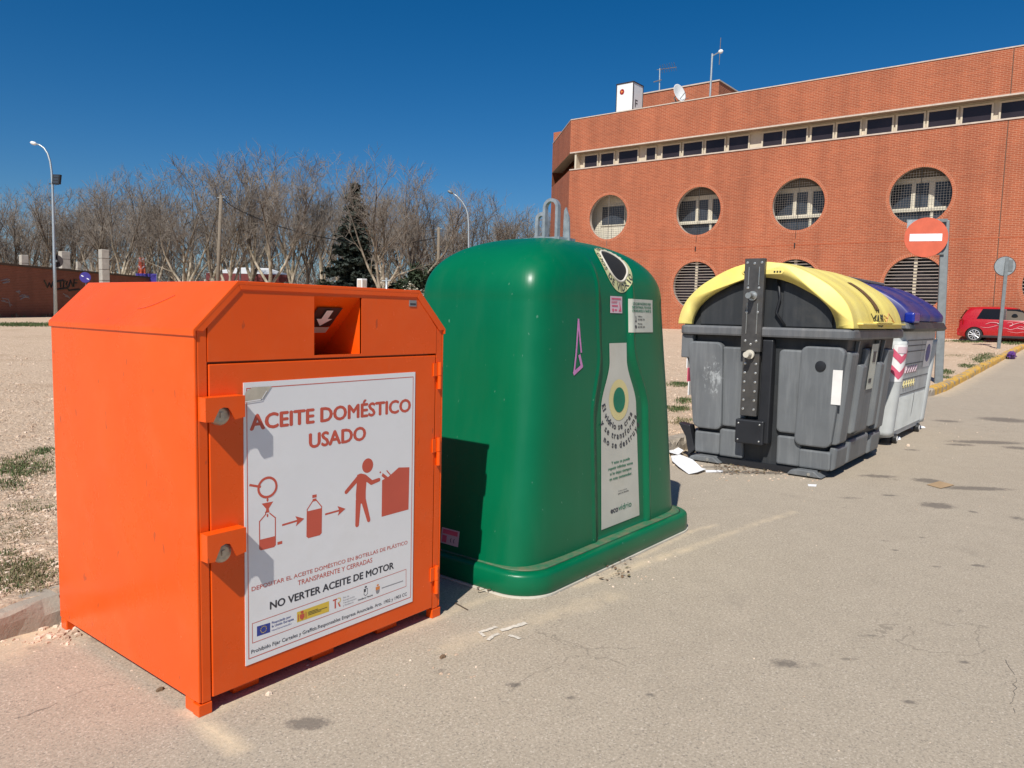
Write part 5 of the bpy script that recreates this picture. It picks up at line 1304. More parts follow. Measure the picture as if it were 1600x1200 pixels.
b = MB(); dn = Vector((-.22, -.93, .25)).normalized(); dc = Vector((39.7, 19.95, 13.72)); b.lathe(dc, dn, [(.04, -.09), (.25, -.06), (.44, .02), (.50, .05), (.47, .045), (.25, -.03), (.04, -.06)], 28); b.build('dish', M['white'], d_, smooth=True)
b = MB(); b.tube([dc-dn*.12, dc-dn*.35+Vector((0, 0, -.1)), (39.95, 19.95, ZP)], .04, 8); b.tube([dc-dn*.05+Vector((0, 0, -.42)), dc+dn*.45+Vector((0, 0, -.15))], .02, 6); b.tube([dc+Vector((.1, .5, -.42)), dc+Vector((.2, -.5, -.28))], .015, 6); b.build('mount', M['post'], d_)
an1 = thing('aerial', 'thin television aerial rising behind the white roof sign', 'antenna', (44.5, 24.0, 15.1))
tp = onpl(1031, 107, 0, 44.5); b = MB(); b.tube([(44.5, tp.y-.05, 15.0), (44.5, tp.y, tp.z)], .04, 8); b.build('mast', M['galv'], an1)
b = MB(); b.tube([(44.5, tp.y+.2, tp.z-.05), (44.5, tp.y-1.15, tp.z-.12)], .02, 6)
for i in range(7): b.tube([(44.3, tp.y-.1-.16*i, tp.z-.06+.2), (44.7, tp.y-.1-.16*i, tp.z-.25)], .012, 5)
b.tube([(44.4, tp.y-.2, tp.z-.75), (44.4, tp.y+.35, tp.z-.8)], .03, 6); b.build('dipoles', M['wire'], an1)
tp = onpl(1113, 84, 0, 39.8); an2 = thing('antenna_mast', 'steel mast with a white antenna head on the roof of the brick building', 'antenna', (39.8, tp.y, ZP))
b = MB(); b.tube([(39.8, tp.y+.02, ZP), (39.8, tp.y, tp.z)], .055, 8); b.build('mast', M['galv'], an2); b = MB(); b.tube([(39.8, tp.y+.35, ZP+.05), (39.8, tp.y, ZP+.2)], .03, 6); b.tube([(39.8, tp.y, tp.z-.12), (39.8, tp.y-.42, tp.z+.02)], .03, 6); b.build('arm', M['galv'], an2)
b = MB(); b.ball((39.8, tp.y-.47, tp.z+.03), .09, .14, .11, 12, 8); b.build('head', M['white'], an2, smooth=True); b = MB(); b.tube([(39.8, tp.y-.42, tp.z-.65), (39.8, tp.y-.44, tp.z+.75)], .018, 6); b.build('whip', M['wire'], an2)

# ------------------------------------------------------------------ road signs
def basis(az):     # sign facing back along azimuth az: right, normal
    nrm = Vector((-math.cos(az), -math.sin(az), 0)); rt = Vector((math.sin(az), -math.cos(az), 0)); return nrm, rt
UPV = Vector((0, 0, 1))
def disc_mesh(mb, c, nrm, r, th, n_=40): mb.lathe(c-nrm*th, nrm, [(r-.004, 0), (r, .003), (r, th-.003), (r-.004, th)], n_)
dn_ = 15.9
pb_ = at(1466, 604, dn_); pt_ = at(1477, 345, dn_); pb_.z = gz(pb_.x, pb_.y)
ne = thing('no_entry_sign', 'faded round red no-entry sign with white bar on a thick grey post', 'road sign', tuple(pb_))
nrm, rt = basis(math.radians(17))
dirp = (pt_-pb_); 
b = MB(); hw_ = .078
def obox(b, c0, c1, rt_, nr_, w0, w1, d0, d1):
    P = [c0+rt_*w0+nr_*d0, c0+rt_*w1+nr_*d0, c0+rt_*w1+nr_*d1, c0+rt_*w0+nr_*d1, c1+rt_*w0+nr_*d0, c1+rt_*w1+nr_*d0, c1+rt_*w1+nr_*d1, c1+rt_*w0+nr_*d1]
    b.hexa([tuple(p) for p in P])
obox(b, pb_-UPV*.1, pt_+UPV*.01, rt, nrm, -hw_, hw_, -.05, .05); b.build('post', M['post'], ne, bevel=.012)
sc = at(1447, 371, dn_-.02); rS = 31*dn_/F_PX*.99
b = MB(); obox(b, sc-UPV*(rS*.86), sc-UPV*(rS*.76), rt, nrm, -.05, .36, -.09, -.03); obox(b, sc+UPV*(rS*.78), sc+UPV*(rS*.93), rt, nrm, -rS*.93, rS*.92, -.09, -.03); b.build('bracket', M['post'], ne)
b = MB(); obox(b, sc+UPV*(rS*.25), sc+UPV*(rS*.90), rt, nrm, -rS*.90, rS*.55, -.028, -.02); b.build('backing_plate', M['galv'], ne)
b = MB(); disc_mesh(b, sc, nrm, rS, .018); sd_ = b.build('sign_face', M['signred'], ne)
b = MB(); obox(b, sc-UPV*.075, sc+UPV*.075, rt, nrm, -rS*.75, rS*.72, .001, .004); b.build('white_bar', M['paper'], sd_)
dn_ = 26.5
pb_ = at(1560.5, 534, dn_); pt_ = at(1573.5, 402, dn_); pb_.z = gz(pb_.x, pb_.y)
rs = thing('round_sign', 'round road sign seen from behind on a leaning grey post by the red car', 'road sign', tuple(pb_))
nrm, rt = basis(math.radians(24))
b = MB(); obox(b, pb_-UPV*.1, pt_, rt, nrm, -.055, .055, .0, .05); b.build('post', M['post'], rs, bevel=.006)
sc = at(1570.5, 416, dn_); b = MB(); disc_mesh(b, sc-nrm*.01, nrm, .325, .015); sd_ = b.build('sign_disc', M['post_pale'], rs)
b = MB(); b.lathe(sc-nrm*.028, nrm, [(.31, 0), (.345, .004), (.345, .012), (.31, .016)], 36); b.build('dark_rim', M['trim'], sd_)
b = MB(); obox(b, sc-UPV*.18, sc+UPV*.22, rt, nrm, .07, .24, -.008, .002); b.build('clamp', M['post'], sd_)

# ------------------------------------------------------------------ red hatchback
cw = at(1515, 531, 31.5); cgx, cgy = cw.x+.80, cw.y-1.30
car = thing('parked_car', 'red three-door hatchback with pale flame decals parked along the brick building', 'car', (cgx, cgy, gz(cgx, cgy)-.01), rotz=-math.pi/2)
# local axes: +x forward, +y the car's left
def csec(x, zb, hwb, hws, zs, zm=.52):      # lower body section: bottom, widest, shoulder
    return [(x, -hwb, zb), (x, -hws, zm-.12), (x, -hws, zm), (x, -hws+.02, zs-.12), (x, -hws+.06, zs), (x, -hws*.5, zs+.02), (x, 0, zs+.025), (x, hws*.5, zs+.02), (x, hws-.06, zs), (x, hws-.02, zs-.12), (x, hws, zm), (x, hws, zm-.12), (x, hwb, zb)]
st = [(-1.76, .34, .60, .66, .62), (-1.74, .27, .68, .74, .80), (-1.66, .23, .74, .80, .905), (-1.4, .21, .77, .82, .93), (-.8, .20, .78, .82, .92), (.2, .20, .78, .82, .90), (.9, .20, .78, .82, .885), (1.25, .21, .77, .81, .83), (1.55, .23, .72, .76, .74), (1.70, .27, .62, .68, .64), (1.745, .36, .52, .58, .55)]
b = MB(); b.loft([csec(*s_) for s_ in st]); cb_me = b.mesh('body')
body = link_mesh('body', cb_me, M['carred'], car, smooth=True)
cut = MB()
for x_ in (-1.16, 1.16): cut.cyl((x_, -1.0, .29), (0, 1, 0), .335, .42, 32); cut.cyl((x_, .58, .29), (0, 1, 0), .335, .42, 32)
cme = cut.mesh('cut'); co = bpy.data.objects.new('cut', cme); COL.objects.link(co)
bo = body.modifiers.new('arch', 'BOOLEAN'); bo.object = co; bo.solver = 'EXACT'; bo.operation = 'DIFFERENCE'
# the car is at its own place: cut in local space by evaluating with the parent cleared
co.parent = car
bpy.context.view_layer.update()
dg = bpy.context.evaluated_depsgraph_get(); nm = bpy.data.meshes.new_from_object(body.evaluated_get(dg))
body.modifiers.clear(); body.data = nm; bpy.data.objects.remove(co)
body.modifiers.new('edge', 'EDGE_SPLIT').split_angle = math.radians(40)
# greenhouse
def gsec(z, xr, xf, hw_): 
    r = .09
    return [(xr, -hw_+r, z), (xr+r*.5, -hw_+.02, z), (xr+.25, -hw_, z), (xf-.4, -hw_, z), (xf-.1, -hw_+.05, z), (xf, -hw_+.25, z), (xf, hw_-.25, z), (xf-.1, hw_-.05, z), (xf-.4, hw_, z), (xr+.25, hw_, z), (xr+r*.5, hw_-.02, z), (xr, hw_-r, z)]
b = MB(); b.loft([gsec(.88, -1.70, 1.02, .775), gsec(1.10, -1.62, .70, .725), gsec(1.32, -1.48, .38, .655), gsec(1.41, -1.40, .22, .61), gsec(1.455, -1.15, -.05, .50), gsec(1.462, -.9, -.3, .30)]); cabin = b.build('cabin', M['carred'], car, smooth=True); cabin.modifiers.new('edge', 'EDGE_SPLIT').split_angle = math.radians(45)
def gy(z):      # half width of the cabin side
    pts = [(.88, .775), (1.10, .725), (1.32, .655), (1.41, .61)]
    for (z0_, y0_), (z1_, y1_) in zip(pts, pts[1:]):
        if z <= z1_: return y0_+(y1_-y0_)*(z-z0_)/(z1_-z0_)
    return .6
def side_glass(name, quad, mat, sgn, off=.006):
    mb = MB(); mb.grid(lambda u, v: (lambda x, z: (x, sgn*(gy(z)+off), z))((quad[0][0]*(1-u)+quad[1][0]*u)*(1-v)+(quad[3][0]*(1-u)+quad[2][0]*u)*v, (quad[0][1]*(1-u)+quad[1][1]*u)*(1-v)+(quad[3][1]*(1-u)+quad[2][1]*u)*v), 6, 8)
    return mb.build(name, mat, car, fix=False)
for sg in (-1, 1):
    side_glass('side_window', [(-1.12, .95), (-.22, .93), (-.22, 1.365), (-.93, 1.365)], M['carwin'], sg)
    dw_ = side_glass('door_window', [(-.10, .925), (.80, .895), (.34, 1.365), (-.10, 1.365)], M['carglass'] if sg < 0 else M['carwin'], sg)
    if sg < 0:
        b = MB(); b.ball((.19, -gy(1.08)-.012, 1.06), .11, .01, .12, 12, 7); b.build('headrest', M['carwin'], dw_)
        b = MB(); b.add([(x_, -gy(z_)-.010, z_) for x_, z_ in ((-.10, 1.365), (.34, 1.365), (.58, 1.15), (.44, 1.24), (.2, 1.29), (-.10, 1.30))], [tuple(range(6))]); b.build('window_shade', M['carwin'], dw_, fix=False)
    b = MB(); b.box(-.21, -.11, sg*.70-.01, sg*.70+.01, .93, .94); 
    b = MB(); b.grid(lambda u, v: (-.215+.11*u, sg*(gy(.93+.44*v)+.0075), .93+.44*v), 1, 6); b.build('pillar_trim', M['trim'], car, fix=False)
    b = MB(); b.tube([(-.36, sg*.835, .77), (-.18, sg*.845, .775)], .018, 8); b.build('door_handle', M['alloy'], car)
    b = MB(); b.box(-.9, .9, sg*.80-.02, sg*.80+.02, .19, .285); b.build('sill_trim', M['trim'], car, bevel=.01)
b = MB(); b.add([(-1.745, -.55, .95), (-1.745, .55, .95), (-1.54, .52, 1.32), (-1.54, -.52, 1.32)], [(0, 1, 2, 3)]); b.build('rear_window', M['carwin'], car, fix=False)
b = MB(); b.add([(1.035, -.60, .93), (1.035, .60, .93), (.36, .50, 1.36), (.36, -.50, 1.36)], [(0, 1, 2, 3)]); b.build('windscreen', M['carwin'], car, fix=False)
b = MB(); b.add([(-.9, y_*sg2, z_) for sg2 in (1,) for y_, z_ in ()], []) if False else None
b = MB(); b.prism([(-1.53, 1.40), (-1.30, 1.445), (-1.28, 1.43), (-1.51, 1.375)], 1, -.52, .52); b.build('roof_spoiler', M['carred'], car, bevel=.008)
for sg in (-1, 1):
    b = MB(); b.hexa([(-1.765, sg*.60, .70), (-1.60, sg*.80, .70), (-1.58, sg*.815, .70), (-1.74, sg*.70, .70), (-1.76, sg*.60, .92), (-1.62, sg*.78, .93), (-1.58, sg*.80, .93), (-1.73, sg*.70, .92)]); b.build('tail_lamp', M['lamp_red'], car)
    b = MB(); b.hexa([(1.60, sg*.55, .58), (1.72, sg*.55, .58), (1.70, sg*.68, .58), (1.52, sg*.74, .58), (1.52, sg*.55, .76), (1.62, sg*.55, .74), (1.58, sg*.68, .74), (1.45, sg*.72, .76)]); b.build('headlight', M['alloy'], car)
    b = MB(); b.ball((.78, sg*.90, .98), .08, .10, .065, 10, 7); b.build('wing_mirror', M['carred'], car, smooth=True)
b = MB(); b.prism([(-1.79, .26), (-1.74, .24), (-1.55, .24), (-1.55, .55), (-1.76, .58), (-1.80, .50)], 1, -.74, .74); b.build('rear_bumper', M['carred'], car, bevel=.03)
b = MB(); b.prism([(1.55, .22), (1.70, .24), (1.79, .30), (1.80, .48), (1.74, .56), (1.55, .54)], 1, -.66, .66); b.build('front_bumper', M['carred'], car, bevel=.03)
for x_ in (-1.16, 1.16):
    for sg in (-1, 1):
        b = MB(); b.lathe((x_, sg*.64, .295), (0, sg, 0), [(.20, 0), (.29, .01), (.297, .04), (.297, .14), (.285, .165), (.215, .178), (.205, .15)], 36); wh = b.build('wheel', M['tyre'], car, smooth=True); wh.modifiers.new('edge', 'EDGE_SPLIT').split_angle = math.radians(40)
        b = MB(); b.lathe((x_, sg*.66, .295), (0, sg, 0), [(.20, .0), (.20, .01), (.05, .02)], 30); b.build('brake', M['trim'], wh)
        b = MB()
        b.lathe((x_, sg*.79, .295), (0, sg, 0), [(.190, 0), (.212, .0), (.214, .028), (.196, .032), (.190, .02), (.190, 0)], 36, False); b.lathe((x_, sg*.77, .295), (0, sg, 0), [(.055, 0), (.055, .042), (.03, .05)], 16)
        for i in range(10):
            q = 2*math.pi*i/10; c, s = math.cos(q), math.sin(q); y_ = sg*.808
            b.tube([(x_+.045*c, y_, .295+.045*s), (x_+.20*c, y_, .295+.20*s)], [.012, .019], 6)
        b.build('rim', M['alloy'], wh)
for sg in (-1, 1):
    b = MB(); b.tube([(-.17, sg*.785, .915), (-.18, sg*.822, .78), (-.18, sg*.824, .5), (-.16, sg*.822, .32)], .006, 5); b.tube([(.86, sg*.78, .88), (.88, sg*.822, .76), (.86, sg*.823, .5), (.78, sg*.822, .32)], .006, 5); b.build('door_seam', M['trim'], car)
# pale flame decals on the near side
def cflame(pts, wd):
    P = spline(pts, 6); mb = MB()
    mb.tube([(x_, -.8235 if z_ > .4 else -.823, z_) for x_, z_ in P], [wd*(.4+.8*math.sin(math.pi*min(1, (i+.5)/len(P)))) for i in range(len(P))], 5)
    return mb
fl = MB()
for pts, wd in (([(-.78, .735), (-.60, .81), (-.40, .80), (-.25, .74)], .010), ([(-.95, .62), (-.70, .60), (-.45, .67), (-.30, .72)], .007), ([(-.05, .80), (.12, .82), (.15, .72), (.05, .68), (.25, .78), (.45, .83), (.60, .76), (.52, .68)], .010),
                ([(.62, .75), (.78, .79), (.95, .74), (1.02, .66), (1.2, .70)], .010), ([(-.35, .55), (-.1, .60), (.1, .54), (.3, .60), (.6, .56), (.85, .62), (1.1, .55)], .007), ([(.0, .47), (.3, .42), (.55, .46), (.8, .40), (1.0, .45)], .006), ([(.3, .64), (.42, .68), (.55, .63), (.42, .59), (.3, .64)], .006)):
    q = cflame(pts, wd); fl.add(q.v, q.f)
fl.build('flame_decal', M['flame'], body)

# ------------------------------------------------------------------ lamps, poles, wall
LD = 36.0
lb = at(87, 498, LD); lb.z = gz(lb.x, lb.y)
lamp = thing('street_lamp', 'tall grey street lamp with curved arm and a floodlight beside the brick wall', 'street lamp', tuple(lb))
pts = [lb-UPV*.1, at(85.3, 420, LD), at(83.3, 340, LD), at(82.0, 292, LD), at(80.6, 268, LD), at(78.3, 252, LD), at(74.5, 240, LD), at(69, 231.5, LD), at(62, 226.5, LD), at(55, 224.5, LD)]
b = MB(); b.tube(pts, [.085, .072, .06, .052, .048, .045, .042, .04, .038, .035], 12); b.build('pole', M['galv'], lamp, smooth=True)
h0, h1 = at(57, 225.2, LD), at(47.5, 222.3, LD); b = MB(); b.tube([h0, h0+(h1-h0)*.3, h0+(h1-h0)*.8, h1], [.04, .085, .075, .03], 10); b.build('lamp_head', M['white'], lamp, smooth=True)
fc = at(89.5, 280.5, LD); b = MB(); r2 = Vector((math.sin(YAW), -math.cos(YAW), 0)); f2 = Vector((math.cos(YAW), math.sin(YAW), 0))
obox(b, fc-UPV*.22-r2*.02, fc+UPV*.22+r2*.04, r2, f2, -.19, .15, -.10, .06); fld = b.build('floodlight', M['black'], lamp)
b = MB()
for k_ in range(3):
    c0 = fc+UPV*(-.13+.13*k_)-f2*.105+r2*(-.015+.02*k_); obox(b, c0-UPV*.045, c0+UPV*.045, r2, f2, -.13, .11, -.004, .004)
b.build('lens', M['glass_blue'], fld)
b = MB(); b.tube([at(77, 287, LD), at(92, 288, LD)], .03, 6); b.build('floodlight_arm', M['black'], lamp)
sc = at(83.5, 407.5, LD-.15); rsg = thing('round_sign', 'dark round sign seen from behind on the street lamp at the brick wall', 'road sign', tuple(sc))
b = MB(); nrm, rt = basis(YAW+.05); b.lathe(sc+f2*.28, nrm, [(.26, 0), (.29, .003), (.29, .015), (.27, .018)], 32); rsd = b.build('sign_disc', M['trim'], rsg)
b = MB(); obox(b, sc-UPV*.05+f2*.1, sc+UPV*.05+f2*.1, r2, f2, -.1, .1, .0, .17); b.build('clamp', M['post'], rsg)
def curved_lamp(pxs, D, label):
    P = [at(x_, y_, D) for x_, y_ in pxs]; P[0].z = gz(P[0].x, P[0].y)
    o = thing('street_lamp', label, 'street lamp', tuple(P[0])); k_ = len(P)
    b = MB(); b.tube(P[:-1], [.075-.035*i/(k_-2) for i in range(k_-1)], 10); b.build('pole', M['galv'], o, smooth=True)
    a_, c_ = P[-2], P[-1]; b = MB(); b.tube([a_, a_+(c_-a_)*.35, a_+(c_-a_)*.8, c_], [.04, .10, .09, .04], 10); b.build('lamp_head', M['post'], o, smooth=True); return o
curved_lamp([(731, 475), (732.5, 400), (732.2, 350), (731, 335), (728, 325), (722, 315), (714, 306.5), (708, 302.5), (699.5, 298)], 50, 'grey street lamp with curved arm rising behind the green bottle bank')
def utility_pole(p0, p1, D, r, mat, name, label, cat):
    a_, c_ = at(*p0, D), at(*p1, D); a_.z = gz(a_.x, a_.y)
    o = thing(name, label, cat, tuple(a_)); b = MB(); b.tube([a_-UPV*.1, a_+(c_-a_)*.5, c_], [r, r*.92, r*.8], 10); b.build('shaft', mat, o, smooth=True)
    b = MB(); b.tube([c_-UPV*.16-r2*.22, c_-UPV*.12+r2*.22], .035, 6); b.build('cross_bar', M['post'], o); return c_
w0 = utility_pole((337.5, 470), (345.5, 305), 44, .115, M['wood'], 'utility_pole', 'weathered wooden pole carrying a sagging black cable', 'pole')
w1 = utility_pole((684, 470), (685.5, 355), 52, .12, M['wood'], 'utility_pole', 'thin dark pole where the sagging cable ends left of the bottle bank', 'pole')
utility_pole((375, 470), (375.5, 362), 56, .06, M['post'], 'utility_pole', 'slim grey mast among the bare trees right of the wooden pole', 'pole')
P = []
for x_, y_, t in ((347, 309, 0), (362, 322, .05), (380, 331.5, .1), (425, 350.5, .23), (480, 366.5, .40), (540, 377.5, .58), (600, 382, .76), (640, 380, .87), (684, 371, 1)): P.append(at(x_, y_, 44+8*t))
b = MB(); b.tube(P, .028, 5); tag(b.build('cable', M['cable'], None), 'black overhead cable sagging in front of the bare trees', 'cable')
# brick wall
wa, wb = at(0, 497, 34), at(219, 492, 46); wdir = (wb-wa); wdir.z = 0; wdir.normalize(); wn = Vector((wdir.y, -wdir.x, 0))
if wn.dot(Vector((wa.x, wa.y, 0))) > 0: wn = -wn
wa2 = wa-wdir*16; wb2 = wb+wdir*1.5
wt = at(0, 410.5, 34).z
bw_ = thing('brick_wall', 'long dark red brick wall with graffiti along the far side of the gravel lot', 'wall', (wa.x, wa.y, gz(wa.x, wa.y)))
def wallbox(a_, c_, z0_, z1_, th0, th1):
    b = MB(); P = []
    for z_ in (z0_, z1_):
        for p, d in ((a_, th0), (c_, th0), (c_, th1), (a_, th1)): P.append((p.x+wn.x*d, p.y+wn.y*d, z_))
    b.hexa(P); return b
wallbox(wa2, wb2, -.2, wt-.10, 0, -.25).build('masonry', M['wallbrick'], bw_)
wallbox(wa2, wb2, wt-.10, wt, .04, -.29).build('coping', M['darkbark'], bw_)
def on_wall(px, py, off=.012):
    d = ray(px, py); p0 = wa+wn*off; t_ = (p0-CAMP).dot(wn)/d.dot(wn); return CAMP+d*t_
def wstroke(pts, r, mat, name):
    mb = MB(); mb.tube([on_wall(*p) for p in pts], r, 4); return mb
b = MB()
for s_ in ([(69, 438), (74, 449), (77, 442), (80, 449), (83, 440)], [(88, 440), (99, 438)], [(94, 439), (95, 449)], [(99, 449), (100, 439), (105, 440), (103, 444), (107, 449)], [(107, 449), (110, 438), (114, 448)], [(115, 448), (116, 437), (121, 438)], [(116, 442), (120, 442)], [(90, 452), (105, 450), (108, 454), (124, 452)]):
    q = wstroke(s_, .045, None, ''); b.add(q.v, q.f)
b.build('dark_graffiti', M['marker'], bw_)
b = MB(); gr_ = random.Random(21)
for cx_, cy2, n_, sp_ in ((10, 440, 8, 9), (38, 464, 9, 8), (8, 470, 8, 8), (26, 456, 5, 6), (106, 462, 5, 8), (18, 476, 4, 7)):
    p = [cx_, cy2]; L = [tuple(p)]
    for i in range(n_): L.append((cx_+gr_.uniform(-sp_, sp_), cy2+gr_.uniform(-sp_, sp_)*.55))
    q = wstroke(L, .018, None, ''); b.add(q.v, q.f)
b.build('pale_graffiti', M['print_grey'], bw_)
def pillar(px0, px1, top, D, label, cap=False):
    c = at((px0+px1)/2, top, D); wd = (px1-px0)*D/F_PX/1.38; g_ = gz(c.x, c.y)
    o = thing('concrete_pillar', label, 'pillar', (c.x, c.y, g_), 'concrete pillars along the brick wall'); b = MB(); b.box(c.x-wd/2, c.x+wd/2, c.y-wd/2, c.y+wd/2, g_-.1, c.z); b.build('shaft', M['concrete'], o, bevel=.02)
    b = MB()
    for k_ in range(int((c.z-g_)/.55)):
        z_ = c.z-.45-.55*k_; b.box(c.x-wd/2-.004, c.x+wd/2+.004, c.y-wd/2-.004, c.y+wd/2+.004, z_, z_+.02)
    b.build('joint', M['darkbark'], o)
pillar(30, 44, 398.5, 41, 'squat pale concrete pillar nearest the left end of the brick wall'); pillar(91.5, 109, 393, 44, 'concrete pillar just behind the street lamp and its dark round sign'); pillar(118.5, 127, 409, 47, 'lowest and narrowest of the concrete pillars behind the brick wall'); pillar(154, 170, 390, 38.2, 'tallest concrete pillar, standing against the right part of the brick wall')
# small far things seen over the orange container
def post_sign(px, py, r, D, label):
    c = at(px, py, D); g_ = gz(c.x, c.y); o = thing('parking_sign', label, 'road sign', (c.x, c.y, g_)); nrm, rt = basis(YAW+.15)
    b = MB(); b.tube([(c.x+f2.x*.06, c.y+f2.y*.06, g_-.1), (c.x+f2.x*.06, c.y+f2.y*.06, c.z+.1)], .035, 8); b.build('post', M['post'], o)
    b = MB(); disc_mesh(b, c, nrm, r, .02); fc_ = b.build('sign_face', M['signblue'], o)
    b = MB(); q = (rt-UPV*.55).normalized()
    for s_ in (-1, 1):
        m_ = c+q*(s_*r*.55)+nrm*.004; k2 = nrm.cross(q); P = [m_-q*.06-k2*.025, m_+q*.06-k2*.025, m_+q*.06+k2*.025, m_-q*.06+k2*.025]; b.add([tuple(p) for p in P], [(0, 1, 2, 3)])
    b.build('white_mark', M['paper'], fc_, fix=False)
post_sign(133, 433.5, .27, 39, 'small round blue no-parking sign in front of the brick wall')
c = at(222, 437, 48); g_ = gz(c.x, c.y); tz = at(222, 403, 48).z
o = thing('striped_tower', 'narrow red and white lattice frame beyond the end of the brick wall', 'frame', (c.x, c.y, g_))
b = MB()
for sx_, sy_ in ((-1, -1), (1, -1), (1, 1), (-1, 1)): b.tube([(c.x+.30*sx_, c.y+.30*sy_, g_), (c.x+.06*sx_, c.y+.06*sy_, tz)], .07, 6)
b.build('leg_frame', M['signred'], o); b = MB()
for k_ in range(7):
    z_ = g_+.5+(tz-g_-.5)*k_/6.5; w_ = .30-.24*(z_-g_)/(tz-g_)+.02
    for s_ in (-1, 1): b.tube([(c.x-w_, c.y+w_*s_, z_), (c.x+w_, c.y+w_*s_, z_+.2)], .05, 5); b.tube([(c.x+w_*s_, c.y-w_, z_), (c.x+w_*s_, c.y+w_, z_+.2)], .05, 5)
b.build('cross_brace', M['sticker_pink'], o)
c = at(230, 433, 47); g_ = gz(c.x, c.y); o = thing('banner_panel', 'low blue panel at the end of the brick wall', 'panel', (c.x, c.y, g_)); b = MB(); obox(b, Vector((c.x, c.y, g_+.3)), Vector((c.x, c.y, at(230, 427.5, 47).z)), r2, f2, -.75, .65, -.03, .03); b.build('board', M['signblue'], o)
b = MB()
for s_ in (-.72, .62): obox(b, Vector((c.x, c.y, g_-.1)), Vector((c.x, c.y, at(230, 426, 47).z)), r2, f2, s_-.03, s_+.03, -.04, .04)
b.build('frame_post', M['post'], o)
# park pavilion
pa = at(322, 440, 58); pg = gz(pa.x, pa.y); pv = thing('pavilion', 'low park pavilion with white hipped roof and dark red fascia behind the trees', 'pavilion', (pa.x, pa.y, pg))
def rp(px, D, z): q = at(px, 440, D); return Vector((q.x, q.y, z))
ez = at(380, 427.5, 58).z; rz = at(395, 417.5, 62).z
A_, B_, C_, D__ = rp(322, 58, ez), rp(452, 58, ez), rp(452, 68, ez), rp(322, 68, ez); R1, R2 = rp(372, 63, rz), rp(420, 63, rz)
b = MB(); b.add([tuple(q) for q in (A_, B_, C_, D__, R1, R2)], [(0, 1, 5, 4), (1, 2, 5), (2, 3, 4, 5), (3, 0, 4)]); b.build('roof', M['white'], pv)
b = MB(); dz_ = UPV*.55; b.hexa([tuple(q) for q in (A_-dz_, B_-dz_, C_-dz_, D__-dz_, A_-UPV*.01, B_-UPV*.01, C_-UPV*.01, D__-UPV*.01)]); b.build('fascia', M['roofred'], pv)
for k_ in range(6):
    q = A_+(B_-A_)*((k_+.1)/5.2); b = MB(); b.box(q.x-.12, q.x+.12, q.y+.1, q.y+.34, pg-.2, ez-.5); b.build('column', M['concrete'], pv)
c = at(565.5, 447, 30); g_ = gz(c.x, c.y); cab = thing('utility_cabinet', 'small white framed cabinet showing above the orange container', 'cabinet', (c.x, c.y, g_)); tz = at(565, 435.5, 30).z
b = MB(); b.box(c.x-.13, c.x+.13, c.y-.15, c.y+.15, g_, tz); b.build('housing', M['white'], cab, bevel=.01)
b = MB(); b.box(c.x-.136, c.x-.131, c.y-.11, c.y+.11, tz-.9, tz-.06); b.box(c.x-.10, c.x+.10, c.y-.156, c.y-.151, tz-.9, tz-.06); b.build('panel', M['coping'], cab)
utility_pole((604, 470), (604, 434), 36, .07, M['galv'], 'bollard_post', 'short grey post next to the pale tree trunk behind the orange container', 'post')

